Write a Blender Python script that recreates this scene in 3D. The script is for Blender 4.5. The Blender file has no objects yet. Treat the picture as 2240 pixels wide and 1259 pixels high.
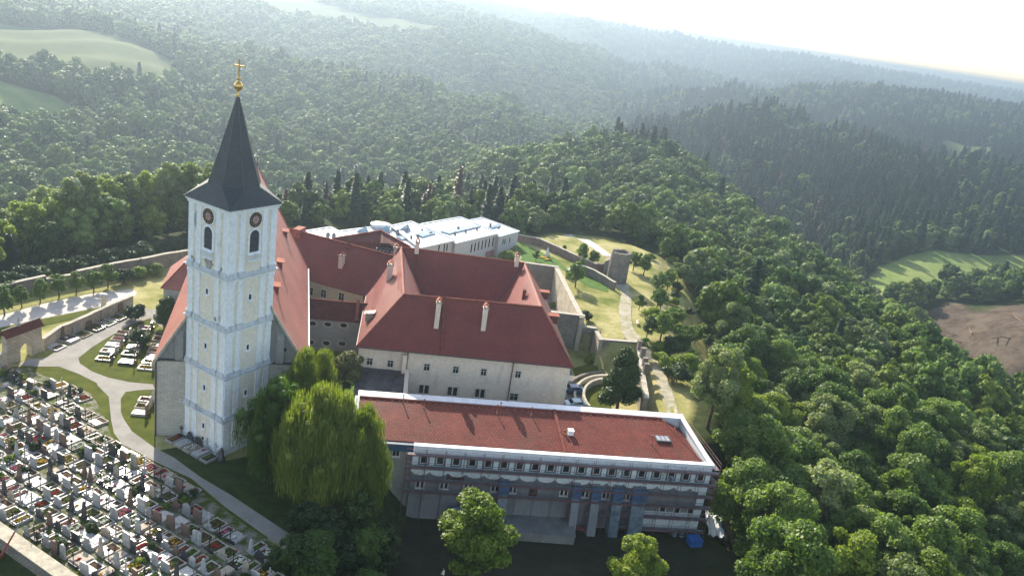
import bpy, bmesh, math, random
import numpy as np
from mathutils import Vector, Matrix

# ------------------------------------------------------------------ camera
SC = bpy.context.scene
COL = SC.collection
FPX, ROLL, PITCH, CH = 1778.6, math.radians(8.889), math.radians(18.706), 62.0
_f = Vector((0, math.cos(PITCH), -math.sin(PITCH)))
_r = Vector((1, 0, 0)); _u = _r.cross(_f)
_R = _r*math.cos(ROLL) + _u*math.sin(ROLL)
_U = -_r*math.sin(ROLL) + _u*math.cos(ROLL)
cam_d = bpy.data.cameras.new('camera'); cam = bpy.data.objects.new('camera', cam_d); COL.objects.link(cam)
cam_d.sensor_width = 36.0; cam_d.lens = FPX/2240*36.0; cam_d.clip_start = 1; cam_d.clip_end = 40000
M = Matrix((( _R.x, _U.x, -_f.x, 0), (_R.y, _U.y, -_f.y, 0), (_R.z, _U.z, -_f.z, CH), (0, 0, 0, 1)))
cam.matrix_world = M
SC.camera = cam

# ------------------------------------------------------------------ light
SUN_AZ, SUN_EL = math.radians(-24.5), math.radians(29.0)
W = bpy.data.worlds.new('World'); SC.world = W; W.use_nodes = True
nt = W.node_tree; bg = nt.nodes['Background']
sky = nt.nodes.new('ShaderNodeTexSky'); sky.sky_type = 'NISHITA'; sky.sun_disc = False
sky.sun_elevation = SUN_EL; sky.sun_rotation = SUN_AZ
sky.altitude = 300; sky.air_density = 1.0; sky.dust_density = 1.2; sky.ozone_density = 0.6
wb = nt.nodes.new('ShaderNodeMix'); wb.data_type = 'RGBA'; wb.blend_type = 'MULTIPLY'; wb.inputs[0].default_value = 1.0; wb.inputs[7].default_value = (1.12, 1.0, 0.88, 1)
nt.links.new(sky.outputs[0], wb.inputs[6]); nt.links.new(wb.outputs[2], bg.inputs[0]); bg.inputs[1].default_value = 0.15
sd = bpy.data.lights.new('sun', 'SUN'); sd.energy = 4.4; sd.angle = math.radians(0.5); sd.color = (1.0, 0.92, 0.78)
sun = bpy.data.objects.new('sun', sd); COL.objects.link(sun)
sv = Vector((math.sin(SUN_AZ)*math.cos(SUN_EL), math.cos(SUN_AZ)*math.cos(SUN_EL), math.sin(SUN_EL)))
sun.rotation_euler = sv.to_track_quat('Z', 'Y').to_euler(); sun.location = (0, 0, 300)
SC.view_settings.view_transform = 'Standard'; SC.view_settings.look = 'None'
SC.view_settings.exposure = 1.42; SC.view_settings.gamma = 1.0; SC.view_settings.use_curve_mapping = False
SC.cycles.max_bounces = 6; SC.cycles.diffuse_bounces = 3; SC.cycles.glossy_bounces = 2
SC.cycles.transmission_bounces = 3; SC.cycles.volume_bounces = 1; SC.cycles.transparent_max_bounces = 4
SC.cycles.use_denoising = True; SC.cycles.use_adaptive_sampling = True; SC.cycles.adaptive_threshold = 0.02

rnd = random.Random(7)
nrg = np.random.default_rng(11)

# ------------------------------------------------------------------ surveying helpers: where a ray through a photo pixel meets the place
def ray(px, py):
    return _f + _R*((px-1120)/FPX) - _U*((py-629.5)/FPX)
def P(px, py, z=0.0):
    d = ray(px, py); t = (z-CH)/d.z; return Vector((d.x*t, d.y*t, z))
def Pd(px, py, dist):
    d = ray(px, py); t = dist/math.hypot(d.x, d.y); return Vector((d.x*t, d.y*t, CH+d.z*t))
def above(px, py, g):
    return Pd(px, py, math.hypot(g[0], g[1])).z
def on_wall(px, py, A, B):
    d2 = Vector((B[0]-A[0], B[1]-A[1])).normalized(); n = Vector((-d2.y, d2.x)); r = ray(px, py)
    t = (n.x*A[0]+n.y*A[1])/(n.x*r.x+n.y*r.y)
    return (r.x*t-A[0])*d2.x+(r.y*t-A[1])*d2.y, r.z*t+CH
def on_plane(px, py, a, b, c):
    a, b, c = Vector(a), Vector(b), Vector(c); n = (b-a).cross(c-a); r = ray(px, py); o = Vector((0, 0, CH))
    return o + r*(n.dot(a-o)/n.dot(r))
def z3(x, y): return (640+x/2.862, 460+y/2.862)
def z4(x, y): return (740+x/2.489, 820+y/2.489)
def z5(x, y): return (x/3.4975, 540+y/3.4975)
def z6(x, y): return (x/2.628, 780+y/2.628)
def z7(x, y): return (1100+x/2.737, 460+y/2.737)
def z8(x, y): return (620+x/3.613, 440+y/3.613)
def zz(x, y): return (120+x/6.296, 640+y/6.296)

# ------------------------------------------------------------------ materials
def nodes(name):
    m = bpy.data.materials.new(name); m.use_nodes = True
    t = m.node_tree; return m, t, t.nodes['Principled BSDF']
def ramp(t, fac, stops):
    r = t.nodes.new('ShaderNodeValToRGB'); e = r.color_ramp.elements
    while len(e) > 1: e.remove(e[-1])
    e[0].position = stops[0][0]; e[0].color = (*stops[0][1], 1)
    for p, c in stops[1:]:
        k = e.new(p); k.color = (*c, 1)
    t.links.new(fac, r.inputs[0]); return r.outputs[0]
def noise(t, scale, detail=4, vec=None, rough=0.6):
    n = t.nodes.new('ShaderNodeTexNoise'); n.inputs['Scale'].default_value = scale
    n.inputs['Detail'].default_value = detail; n.inputs['Roughness'].default_value = rough
    if vec is None:
        c = t.nodes.new('ShaderNodeTexCoord'); vec = c.outputs['Object']
    t.links.new(vec, n.inputs['Vector']); return n.outputs['Fac']
def mixc(t, fac, a, b, mode='MIX'):
    m = t.nodes.new('ShaderNodeMix'); m.data_type = 'RGBA'; m.blend_type = mode
    for s, v in ((0, fac), (6, a), (7, b)):
        if hasattr(v, 'is_output'): t.links.new(v, m.inputs[s])
        elif s == 0: m.inputs[0].default_value = v
        else: m.inputs[s].default_value = (*v, 1)
    return m.outputs[2]
def mathn(t, op, a, b=None):
    m = t.nodes.new('ShaderNodeMath'); m.operation = op
    for i, v in enumerate((a, b)):
        if v is None: continue
        if hasattr(v, 'is_output'): t.links.new(v, m.inputs[i])
        else: m.inputs[i].default_value = v
    return m.outputs[0]
def bump(t, h, bsdf, dist=0.02, strength=0.6):
    b = t.nodes.new('ShaderNodeBump'); b.inputs['Strength'].default_value = strength; b.inputs['Distance'].default_value = dist
    t.links.new(h, b.inputs['Height']); t.links.new(b.outputs[0], bsdf.inputs['Normal'])
def simple(name, c1, c2=None, scale=1.0, rough=0.85, metal=0.0, bmp=0.0, fine=None, stops=(0.35, 0.65)):
    m, t, b = nodes(name); b.inputs['Roughness'].default_value = rough; b.inputs['Metallic'].default_value = metal; b.inputs['Specular IOR Level'].default_value = .08 if rough >= .8 else (.12 if 'glass' in name or 'opening' in name else .4)
    if c2 is None: c2 = tuple(v*0.8 for v in c1)
    f = noise(t, scale, 6)
    col = ramp(t, f, [(stops[0], c2), (stops[1], c1)])
    if fine:
        g = noise(t, fine, 3); col = mixc(t, 0.5, col, ramp(t, g, [(0.3, (.35, .35, .35)), (0.7, (.65, .65, .65))]), 'OVERLAY')
        if bmp: bump(t, g, b, bmp)
    elif bmp: bump(t, f, b, bmp)
    t.links.new(col, b.inputs['Base Color']); return m
def stucco(name, base, stain, stain2=None, amt=(0.52, 0.72), sc=0.22, streak=True, rough=0.9):
    """lime render with weather stains that run down"""
    m, t, b = nodes(name); b.inputs['Roughness'].default_value = rough; b.inputs['Specular IOR Level'].default_value = .1
    c = t.nodes.new('ShaderNodeTexCoord'); mp = t.nodes.new('ShaderNodeMapping'); mp.inputs['Scale'].default_value = (1, 1, 0.35 if streak else 1)
    t.links.new(c.outputs['Object'], mp.inputs[0])
    f = noise(t, sc, 8, mp.outputs[0], 0.7)
    mot = noise(t, 2.2, 5)
    base2 = tuple(v*0.82 for v in base)
    col = mixc(t, ramp(t, mot, [(0.35, (0, 0, 0)), (0.7, (1, 1, 1))]), base2, base)
    col = mixc(t, ramp(t, f, [(amt[0], (0, 0, 0)), (amt[1], (.85, .85, .85))]), col, stain)
    if stain2:
        f2 = noise(t, sc*2.7, 6, mp.outputs[0]); col = mixc(t, ramp(t, f2, [(0.58, (0, 0, 0)), (0.75, (.6, .6, .6))]), col, stain2)
    bump(t, mot, b, 0.03, 0.4)
    t.links.new(col, b.inputs['Base Color']); return m
def bricky(name, c1, c2, mortar, w, h, msize=0.02, scale=1.0, rough=0.85, stain=None, bstr=0.6, bdist=0.03, offset=0.5, namt=0.5, nsc=0.3):
    m, t, b = nodes(name); b.inputs['Roughness'].default_value = rough; b.inputs['Specular IOR Level'].default_value = ({'roof_tiles_red': .36, 'church_roof_tiles': .45}.get(name, .05) if 'tiles' in name else .12) if rough > .6 else .4
    if 'tiles' in name: b.inputs['Roughness'].default_value = .52
    uv = t.nodes.new('ShaderNodeUVMap'); uv.uv_map = 'UVMap'
    k = t.nodes.new('ShaderNodeTexBrick'); t.links.new(uv.outputs[0], k.inputs['Vector'])
    k.offset = offset
    for n_, v in (('Color1', c1), ('Color2', c2), ('Mortar', mortar)): k.inputs[n_].default_value = (*v, 1)
    k.inputs['Scale'].default_value = scale; k.inputs['Mortar Size'].default_value = msize
    k.inputs['Brick Width'].default_value = w; k.inputs['Row Height'].default_value = h; k.inputs['Mortar Smooth'].default_value = 0.4
    k.inputs['Bias'].default_value = 0
    f = noise(t, nsc, 6)
    col = mixc(t, namt, k.outputs['Color'], ramp(t, f, [(0.3, (.3, .3, .3)), (0.7, (.68, .68, .68))]), 'OVERLAY')
    if stain:
        f2 = noise(t, 0.16, 8, None, 0.7); col = mixc(t, ramp(t, f2, [(0.5, (0, 0, 0)), (0.72, (.7, .7, .7))]), col, stain)
    g = noise(t, 6, 3); col = mixc(t, 0.35, col, ramp(t, g, [(0.3, (.3, .3, .3)), (0.7, (.7, .7, .7))]), 'OVERLAY')
    bump(t, mathn(t, 'SUBTRACT', 1.0, k.outputs['Fac']), b, bdist, bstr)
    t.links.new(col, b.inputs['Base Color']); return m
def leafmat(name, a, b_, c, trans=0.42, hue=0.5, gloss=0.28):
    """leaf surface: colour varies leaf to leaf, clump to clump and tree to tree"""
    m, t, b = nodes(name); out = t.nodes['Material Output']
    b.inputs['Roughness'].default_value = 0.5; b.inputs['Specular IOR Level'].default_value = gloss
    f = noise(t, 0.45, 3); oi = t.nodes.new('ShaderNodeObjectInfo')
    geo = t.nodes.new('ShaderNodeNewGeometry')
    s = mathn(t, 'ADD', mathn(t, 'MULTIPLY', f, 0.7), mathn(t, 'MULTIPLY', mathn(t, 'SUBTRACT', oi.outputs['Random'], 0.5), hue))
    s = mathn(t, 'ADD', s, mathn(t, 'MULTIPLY', mathn(t, 'SUBTRACT', geo.outputs['Random Per Island'], 0.35), 0.35))
    col = ramp(t, s, [(0.15, a), (0.45, b_), (0.8, c)])
    t.links.new(col, b.inputs['Base Color'])
    tr = t.nodes.new('ShaderNodeBsdfTranslucent'); t.links.new(mixc(t, 1.0, col, (1.25, 1.35, 0.55), 'MULTIPLY'), tr.inputs[0])
    mx = t.nodes.new('ShaderNodeMixShader'); mx.inputs[0].default_value = trans
    t.links.new(b.outputs[0], mx.inputs[1]); t.links.new(tr.outputs[0], mx.inputs[2]); t.links.new(mx.outputs[0], out.inputs[0])
    return m

MT = {}
MT['tile_red'] = bricky('roof_tiles_red', (.23, .045, .032), (.185, .036, .027), (.11, .022, .02), .24, .34, .02, bstr=.9, bdist=.05, namt=.5, nsc=.18)
MT['tile_church'] = bricky('church_roof_tiles', (.36, .115, .078), (.31, .092, .064), (.22, .07, .05), .24, .34, .015, bstr=.6, bdist=.03, namt=.45, nsc=.2)
MT['tile_new'] = bricky('wing_roof_tiles', (.21, .056, .040), (.155, .045, .034), (.085, .03, .024), .42, .46, .05, bstr=1, bdist=.08, namt=.5, stain=(.09, .06, .05))
MT['tile_old'] = bricky('old_roof_tiles', (.2, .062, .046), (.13, .042, .036), (.07, .028, .022), .3, .38, .04, bstr=1, bdist=.06, namt=.6)
MT['ridge'] = simple('ridge_tile', (.34, .12, .085), (.22, .08, .055), 1.5, .8, fine=6)
MT['ridge_dark'] = simple('ridge_tile_dark', (.2, .06, .045), (.13, .04, .03), 1.5, .8, fine=6)
MT['cream'] = stucco('cream_stucco', (.8, .66, .54), (.56, .46, .38), (.44, .37, .31), (.5, .78))
MT['cream2'] = stucco('yellow_cream_stucco', (.62, .54, .36), (.4, .36, .26), None, (.55, .8))
MT['tw_yellow'] = stucco('tower_yellow_stucco', (.84, .77, .64), (.64, .59, .49), (.5, .47, .4), (.6, .86))
MT['tw_white'] = stucco('tower_white_stucco', (.86, .88, .89), (.64, .65, .66), (.5, .5, .5), (.6, .86), .3)
MT['cornice'] = stucco('cornice_stone', (.64, .67, .69), (.36, .38, .40), (.2, .2, .2), (.5, .72), .5)
MT['grime'] = simple('soot_stain', (.42, .41, .38), (.26, .25, .23), 1.6, .95)
MT['ch_wall'] = bricky('church_wall_stone', (.50, .46, .39), (.42, .385, .33), (.34, .31, .27), .9, .32, .03, bstr=.4, stain=(.3, .28, .25), namt=.6)
MT['gable'] = stucco('weathered_gable', (.3, .29, .27), (.16, .155, .15), (.1, .1, .1), (.42, .62), .4)
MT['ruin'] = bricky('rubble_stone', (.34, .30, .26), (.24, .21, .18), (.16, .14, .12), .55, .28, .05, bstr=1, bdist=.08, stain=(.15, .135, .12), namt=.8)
MT['ruin_light'] = bricky('pale_and_sunlit_rubble', (.62, .55, .43), (.48, .42, .33), (.34, .3, .24), .7, .3, .05, bstr=1, bdist=.1, stain=(.28, .26, .22), namt=.8)
MT['coping'] = simple('stone_coping', (.46, .42, .35), (.32, .29, .24), 1.2, .9, fine=5, bmp=.02)
MT['slate'] = bricky('spire_slates', (.034, .042, .05), (.024, .03, .036), (.014, .017, .02), .35, .3, .03, rough=.5, bstr=.6, namt=.4)
MT['slate_edge'] = simple('lead_edge', (.35, .37, .38), (.25, .27, .28), 2, .45, .6)
MT['gold'] = simple('gilding', (.75, .48, .12), (.6, .36, .08), 3, .3, .9)
MT['dark'] = simple('dark_opening', (.02, .021, .024), (.012, .012, .014), 2, .35)
MT['glass'] = simple('window_glass', (.022, .024, .028), (.012, .013, .017), 1, .2)
MT['frame'] = simple('window_frame_white', (.68, .66, .62), (.55, .53, .5), 2, .7)
MT['frame_cream'] = simple('stone_surround', (.66, .6, .5), (.52, .47, .4), 2, .8)
MT['white_metal'] = simple('white_sheet_metal', (.78, .79, .8), (.62, .64, .66), 0.6, .35, fine=3)
MT['seam_metal'] = bricky('seamed_sheet_roof', (.66, .67, .68), (.6, .62, .63), (.42, .44, .45), 30, .6, .02, rough=.38, bstr=.5, namt=.4)
MT['grey_wall'] = stucco('pale_panel_wall', (.58, .54, .53), (.46, .43, .42), None, (.6, .85))
MT['rooflight'] = simple('rooflight_glass', (.33, .46, .52), (.25, .37, .43), .8, .15)
MT['plaster_w'] = stucco('white_render', (.72, .75, .77), (.5, .55, .58), None, (.6, .8), .6)
MT['plaster_b'] = stucco('bare_grey_render', (.24, .24, .25), (.15, .15, .16), (.1, .1, .11), (.45, .7), .4)
MT['blue'] = simple('blue_membrane', (.055, .11, .21), (.03, .07, .14), 1.2, .55, fine=4)
MT['plastic'] = simple('plastic_sheeting', (.15, .19, .23), (.07, .095, .12), 1.6, .28, bmp=.12)
MT['scaf'] = simple('scaffold_tube', (.19, .085, .09), (.12, .06, .065), 1, .6, .2)
MT['scaf_steel'] = simple('scaffold_steel', (.25, .26, .28), (.16, .17, .18), 1, .5, .5)
MT['deck'] = simple('scaffold_deck', (.21, .18, .19), (.13, .12, .12), 1.5, .8, fine=4)
MT['copper'] = simple('copper_pipe', (.5, .22, .14), (.35, .15, .1), 3, .45, .5)
MT['concrete'] = simple('concrete_paving', (.2, .2, .19), (.14, .14, .135), .5, .9, fine=5, bmp=.01)
MT['gravel'] = simple('gravel_path', (.30, .285, .26), (.23, .22, .2), .35, .95, fine=9, bmp=.02)
MT['track'] = simple('worn_track', (.38, .34, .27), (.2, .2, .09), .7, .95, fine=5, bmp=.02, stops=(.3, .6))
MT['road'] = simple('pale_road', (.56, .52, .47), (.45, .42, .38), .3, .95, fine=7, bmp=.01)
MT['lawn'] = simple('lawn_grass', (.078, .09, .008), (.045, .06, .005), .5, .95, fine=7, bmp=.06)
MT['drylawn'] = simple('dry_grass', (.30, .275, .11), (.17, .185, .055), .22, .95, fine=5, bmp=.06)
MT['bluegreen'] = simple('lush_grass', (.09, .16, .03), (.055, .11, .022), .5, .95, fine=6, bmp=.08)
MT['rock'] = simple('ochre_rock', (.40, .30, .18), (.22, .16, .1), .5, .95, fine=3, bmp=.25)
MT['cem_ground'] = simple('trodden_grass', (.20, .19, .15), (.06, .08, .012), .8, .95, fine=5, bmp=.04, stops=(.42, .6))
MT['soil'] = simple('grave_soil', (.09, .055, .035), (.05, .032, .022), 3, .95, fine=14, bmp=.03)
MT['marble'] = simple('white_marble', (.47, .46, .445), (.31, .305, .295), 2.5, .5, fine=9)
MT['granite'] = simple('grey_granite', (.36, .35, .34), (.25, .245, .24), 4, .5, fine=20)
MT['sandst'] = simple('sandstone', (.44, .38, .3), (.33, .28, .22), 2.5, .85, fine=10)
MT['blackgr'] = simple('dark_granite', (.07, .07, .075), (.04, .04, .045), 4, .22)
MT['brown_st'] = simple('brown_stone', (.2, .13, .1), (.13, .085, .065), 3, .6)
MT['iron'] = simple('wrought_iron', (.03, .03, .032), (.02, .02, .02), 3, .55, .4)
MT['red_fl'] = simple('red_blossom', (.42, .03, .04), (.2, .015, .025), 9, .8)
MT['yel_fl'] = simple('yellow_blossom', (.6, .38, .03), (.4, .22, .02), 9, .8)
MT['pink_fl'] = simple('pink_blossom', (.5, .16, .2), (.34, .08, .12), 9, .8)
MT['wht_fl'] = simple('white_blossom', (.75, .74, .68), (.5, .52, .4), 9, .8)
MT['grn_pl'] = simple('grave_greenery', (.12, .17, .03), (.06, .1, .02), 6, .9, bmp=.03)
MT['lantern'] = simple('lantern_red', (.4, .03, .03), (.3, .02, .02), 3, .35)
MT['bark'] = simple('tree_bark', (.11, .085, .06), (.06, .045, .035), 2, .95, fine=8, bmp=.05)
MT['leaf'] = leafmat('leaves_broad', (.052, .105, .018), (.11, .18, .032), (.21, .28, .06))
MT['far_leaf'] = leafmat('far_leaves', (.035, .075, .016), (.09, .155, .034), (.19, .26, .075), .3, .75, .08)
MT['far_light'] = leafmat('far_leaves_silver', (.08, .12, .045), (.13, .175, .07), (.2, .24, .12), .3, .5, .08)
MT['far_yellow'] = leafmat('far_leaves_yellow', (.06, .10, .014), (.11, .16, .024), (.18, .23, .04), .3, .5, .08)
MT['far_needle'] = leafmat('far_needles', (.016, .04, .02), (.03, .065, .03), (.05, .09, .04), .1, .5, .06)
MT['leaf_light'] = leafmat('leaves_silver_and_sunlit', (.12, .165, .05), (.19, .24, .085), (.31, .35, .17))
MT['leaf_yellow'] = leafmat('leaves_yellow_green', (.10, .155, .014), (.18, .25, .025), (.28, .33, .045), .45)
MT['leaf_willow'] = leafmat('leaves_willow', (.09, .135, .018), (.17, .215, .03), (.32, .34, .08), .4, .2)
MT['leaf_olive'] = leafmat('leaves_olive', (.07, .08, .022), (.12, .125, .04), (.17, .165, .06), .25)
MT['leaf_dark'] = leafmat('leaves_dark', (.016, .038, .008), (.034, .07, .012), (.07, .115, .02), .28)
MT['needle'] = leafmat('conifer_needles', (.014, .036, .018), (.028, .06, .027), (.055, .09, .04), .1, .5, .25)
MT['needle_dead'] = leafmat('dead_needles', (.075, .05, .035), (.11, .075, .05), (.15, .105, .075), .1, .3, .2)
MT['skin'] = simple('skin', (.5, .3, .22), (.45, .27, .2), 3, .6)
MT['shirt'] = simple('white_shirt', (.75, .75, .74), (.6, .6, .6), 3, .85)
MT['dkcloth'] = simple('dark_cloth', (.04, .035, .04), (.025, .022, .025), 3, .9)
MT['redcloth'] = simple('red_cloth', (.45, .02, .03), (.35, .015, .02), 3, .85)
MT['bluecloth'] = simple('blue_cloth', (.3, .38, .6), (.22, .28, .5), 3, .85)
MT['hair'] = simple('brown_hair', (.05, .03, .02), (.03, .02, .015), 5, .8)
MT['car_blue'] = simple('light_blue_paint', (.28, .42, .55), (.26, .4, .53), 1, .25)
MT['car_dark'] = simple('dark_blue_paint', (.04, .1, .2), (.035, .09, .18), 1, .25)
MT['tyre'] = simple('tyre_rubber', (.03, .03, .03), (.02, .02, .02), 3, .9)
MT['redpole'] = simple('red_paint', (.32, .04, .035), (.22, .03, .028), 2, .5)
MT['wood'] = simple('weathered_timber', (.3, .2, .12), (.2, .13, .08), 3, .85, fine=12)

# ------------------------------------------------------------------ mesh builder and scene tree
ORG = {}
class MB:
    def __init__(s): s.v = []; s.f = []; s.m = []; s.sm = []
    def poly(s, pts, m=0, smooth=False):
        k = len(s.v); s.v += [tuple(p) for p in pts]; s.f.append(tuple(range(k, k+len(pts)))); s.m.append(m); s.sm.append(smooth); return s
    def raw(s, vs, fs, m=0, smooth=False):
        k = len(s.v); s.v += [tuple(p) for p in vs]
        for f in fs: s.f.append(tuple(i+k for i in f)); s.m.append(m); s.sm.append(smooth)
        return s
    def prism(s, pts, z0, z1, m=0, mt=None):
        """pts 2D anticlockwise; z0/z1 floats or per-vertex lists"""
        n = len(pts)
        a = sum(pts[i][0]*pts[(i+1) % n][1]-pts[(i+1) % n][0]*pts[i][1] for i in range(n))
        if a < 0:
            pts = list(pts)[::-1]
            if not isinstance(z0, (int, float)): z0 = list(z0)[::-1]
            if not isinstance(z1, (int, float)): z1 = list(z1)[::-1]
        Z0 = [z0]*n if isinstance(z0, (int, float)) else z0; Z1 = [z1]*n if isinstance(z1, (int, float)) else z1
        lo = [(p[0], p[1], z) for p, z in zip(pts, Z0)]; hi = [(p[0], p[1], z) for p, z in zip(pts, Z1)]
        s.poly(lo[::-1], m); s.poly(hi, m if mt is None else mt)
        for i in range(n):
            j = (i+1) % n; s.poly([lo[i], lo[j], hi[j], hi[i]], m)
        return s
    def box(s, c, size, rz=0.0, m=0):
        hx, hy = size[0]/2, size[1]/2; cs, sn = math.cos(rz), math.sin(rz)
        p = [(c[0]+x*cs-y*sn, c[1]+x*sn+y*cs) for x, y in ((-hx, -hy), (hx, -hy), (hx, hy), (-hx, hy))]
        return s.prism(p, c[2]-size[2]/2, c[2]+size[2]/2, m)
    def tube(s, p0, p1, r0, r1=None, n=6, m=0, cap=True):
        r1 = r0 if r1 is None else r1; p0, p1 = Vector(p0), Vector(p1); d = (p1-p0).normalized()
        a = d.orthogonal().normalized(); b = d.cross(a)
        A = [p0+(a*math.cos(2*math.pi*i/n)+b*math.sin(2*math.pi*i/n))*r0 for i in range(n)]
        B = [p1+(a*math.cos(2*math.pi*i/n)+b*math.sin(2*math.pi*i/n))*r1 for i in range(n)]
        s.raw(A+B, [(i, (i+1) % n, n+(i+1) % n, n+i) for i in range(n)], m, True)
        if cap: s.poly(A[::-1], m); s.poly(B, m)
        return s
    def lathe(s, c, prof, n=16, m=0, smooth=True):
        k = []
        for r, z in prof:
            k += [(c[0]+r*math.cos(2*math.pi*i/n), c[1]+r*math.sin(2*math.pi*i/n), c[2]+z) for i in range(n)]
        fs = []
        for j in range(len(prof)-1):
            for i in range(n): fs.append((j*n+i, j*n+(i+1) % n, (j+1)*n+(i+1) % n, (j+1)*n+i))
        s.raw(k, fs, m, smooth)
        if prof[0][0] > 0.001: s.poly(k[:n][::-1], m)
        if prof[-1][0] > 0.001: s.poly(k[-n:], m)
        return s
    def slab(s, pts, t, m=0, me=None):
        """thick sheet: polygon in 3D pushed down along -normal by t"""
        pts = [Vector(p) for p in pts]; n = Vector((0, 0, 0))
        for i in range(len(pts)):
            a, b = pts[i], pts[(i+1) % len(pts)]
            n += Vector(((a.y-b.y)*(a.z+b.z), (a.z-b.z)*(a.x+b.x), (a.x-b.x)*(a.y+b.y)))
        n.normalize()
        if n.z < 0: pts = pts[::-1]; n = -n
        q = [p-n*t for p in pts]; me = m if me is None else me
        s.poly(pts, m); s.poly(q[::-1], me)
        for i in range(len(pts)):
            j = (i+1) % len(pts); s.poly([q[i], q[j], pts[j], pts[i]], me)
        return s
    def mesh(s, name, mats, off=(0, 0, 0)):
        me = bpy.data.meshes.new(name)
        o = Vector(off); me.from_pydata([(x-o.x, y-o.y, z-o.z) for x, y, z in s.v], [], s.f); 
        for m in (mats if isinstance(mats, (list, tuple)) else [mats]): me.materials.append(MT[m] if isinstance(m, str) else m)
        me.polygons.foreach_set('material_index', s.m); me.polygons.foreach_set('use_smooth', s.sm)
        me.update(); uvmap(me); return me
    def build(s, name, mats, parent=None, world=True):
        off = Vector((0, 0, 0))
        if parent is not None and world: off = ORG.get(parent.name, Vector((0, 0, 0)))
        o = bpy.data.objects.new(name, s.mesh(name, mats, off)); COL.objects.link(o)
        if parent is not None: o.parent = parent; ORG[o.name] = off
        else: ORG[o.name] = Vector((0, 0, 0))
        return o
def uvmap(me):
    nl = len(me.loops)
    if nl == 0: return
    uv = me.uv_layers.new(name='UVMap')
    co = np.empty(len(me.vertices)*3); me.vertices.foreach_get('co', co); co = co.reshape(-1, 3)
    vi = np.empty(nl, int); me.loops.foreach_get('vertex_index', vi)
    nf = len(me.polygons); no = np.empty(nf*3); me.polygons.foreach_get('normal', no); no = no.reshape(-1, 3)
    lt = np.empty(nf, int); me.polygons.foreach_get('loop_total', lt)
    N = np.repeat(no, lt, axis=0); p = co[vi]
    flat = np.abs(N[:, 2]) > .995
    T = np.stack([-N[:, 1], N[:, 0], np.zeros(nl)], 1); L = np.linalg.norm(T, axis=1); L[L < 1e-6] = 1; T /= L[:, None]
    B = np.cross(N, T); T[flat] = (1, 0, 0); B[flat] = (0, 1, 0)
    u = np.stack([(p*T).sum(1), (p*B).sum(1)], 1); uv.data.foreach_set('uv', u.ravel().astype(np.float32))
def thing(name, label, cat, loc=(0, 0, 0), rz=0.0, group=None):
    o = bpy.data.objects.new(name, None); COL.objects.link(o); o.location = loc; o.rotation_euler = (0, 0, rz)
    o.empty_display_size = 0.5; o['label'] = label; o['category'] = cat
    if group: o['group'] = group
    ORG[o.name] = Vector(loc); return o
def tag(o, label, cat, group=None):
    o['label'] = label; o['category'] = cat
    if group: o['group'] = group
    return o
def kind(o, k): o['kind'] = k; return o
def link(name, me, parent=None, loc=(0, 0, 0)):
    o = bpy.data.objects.new(name, me); COL.objects.link(o); o.parent = parent; o.location = loc; return o

class Wall:
    """upright wall plane from A to B; u along it, z up, out towards the viewer's side"""
    def __init__(s, A, B, flip=False):
        s.A = Vector((A[0], A[1])); s.B = Vector((B[0], B[1])); s.d = (s.B-s.A).normalized(); s.n = Vector((s.d.y, -s.d.x))
        if flip: s.n = -s.n
        s.L = (s.B-s.A).length
    def p(s, u, z, o=0.0): q = s.A+s.d*u+s.n*o; return Vector((q.x, q.y, z))
    def box(s, mb, u0, u1, za, zb, o0, o1, m=0):
        a, b, c, d = s.p(u0, 0, o0), s.p(u1, 0, o0), s.p(u1, 0, o1), s.p(u0, 0, o1)
        return mb.prism([a[:2], b[:2], c[:2], d[:2]], za, zb, m)
    def hit(s, px, py): return on_wall(px, py, s.A, s.B)
    def window(s, parent, u, z, w, h, fm='frame', gm='glass', fw=.14, out=.1, cross=True, mull=False, sill=True, name='window', po=.02):
        f = MB()
        for a in ((u-w/2-fw, u-w/2, z-h/2-fw, z+h/2+fw), (u+w/2, u+w/2+fw, z-h/2-fw, z+h/2+fw), (u-w/2, u+w/2, z+h/2, z+h/2+fw), (u-w/2, u+w/2, z-h/2-fw, z-h/2)):
            s.box(f, a[0], a[1], a[2], a[3], 0.0, out)
        if sill: s.box(f, u-w/2-fw-.06, u+w/2+fw+.06, z-h/2-fw-.1, z-h/2-fw-.002, 0.0, out+.12)
        if cross: s.box(f, u-.03, u+.03, z-h/2, z+h/2, 0.0, .045); s.box(f, u-w/2, u-.031, z+h*.12, z+h*.12+.05, 0.0, .044); s.box(f, u+.031, u+w/2, z+h*.12, z+h*.12+.05, 0.0, .044)
        if mull: s.box(f, u-.1, u+.1, z-h/2, z+h/2, 0.0, out-.01)
        o = f.build(name, fm, parent)
        g = MB(); s.box(g, u-w/2, u+w/2, z-h/2, z+h/2, -.05, po); g.build('pane', gm, o)
        return o

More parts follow.
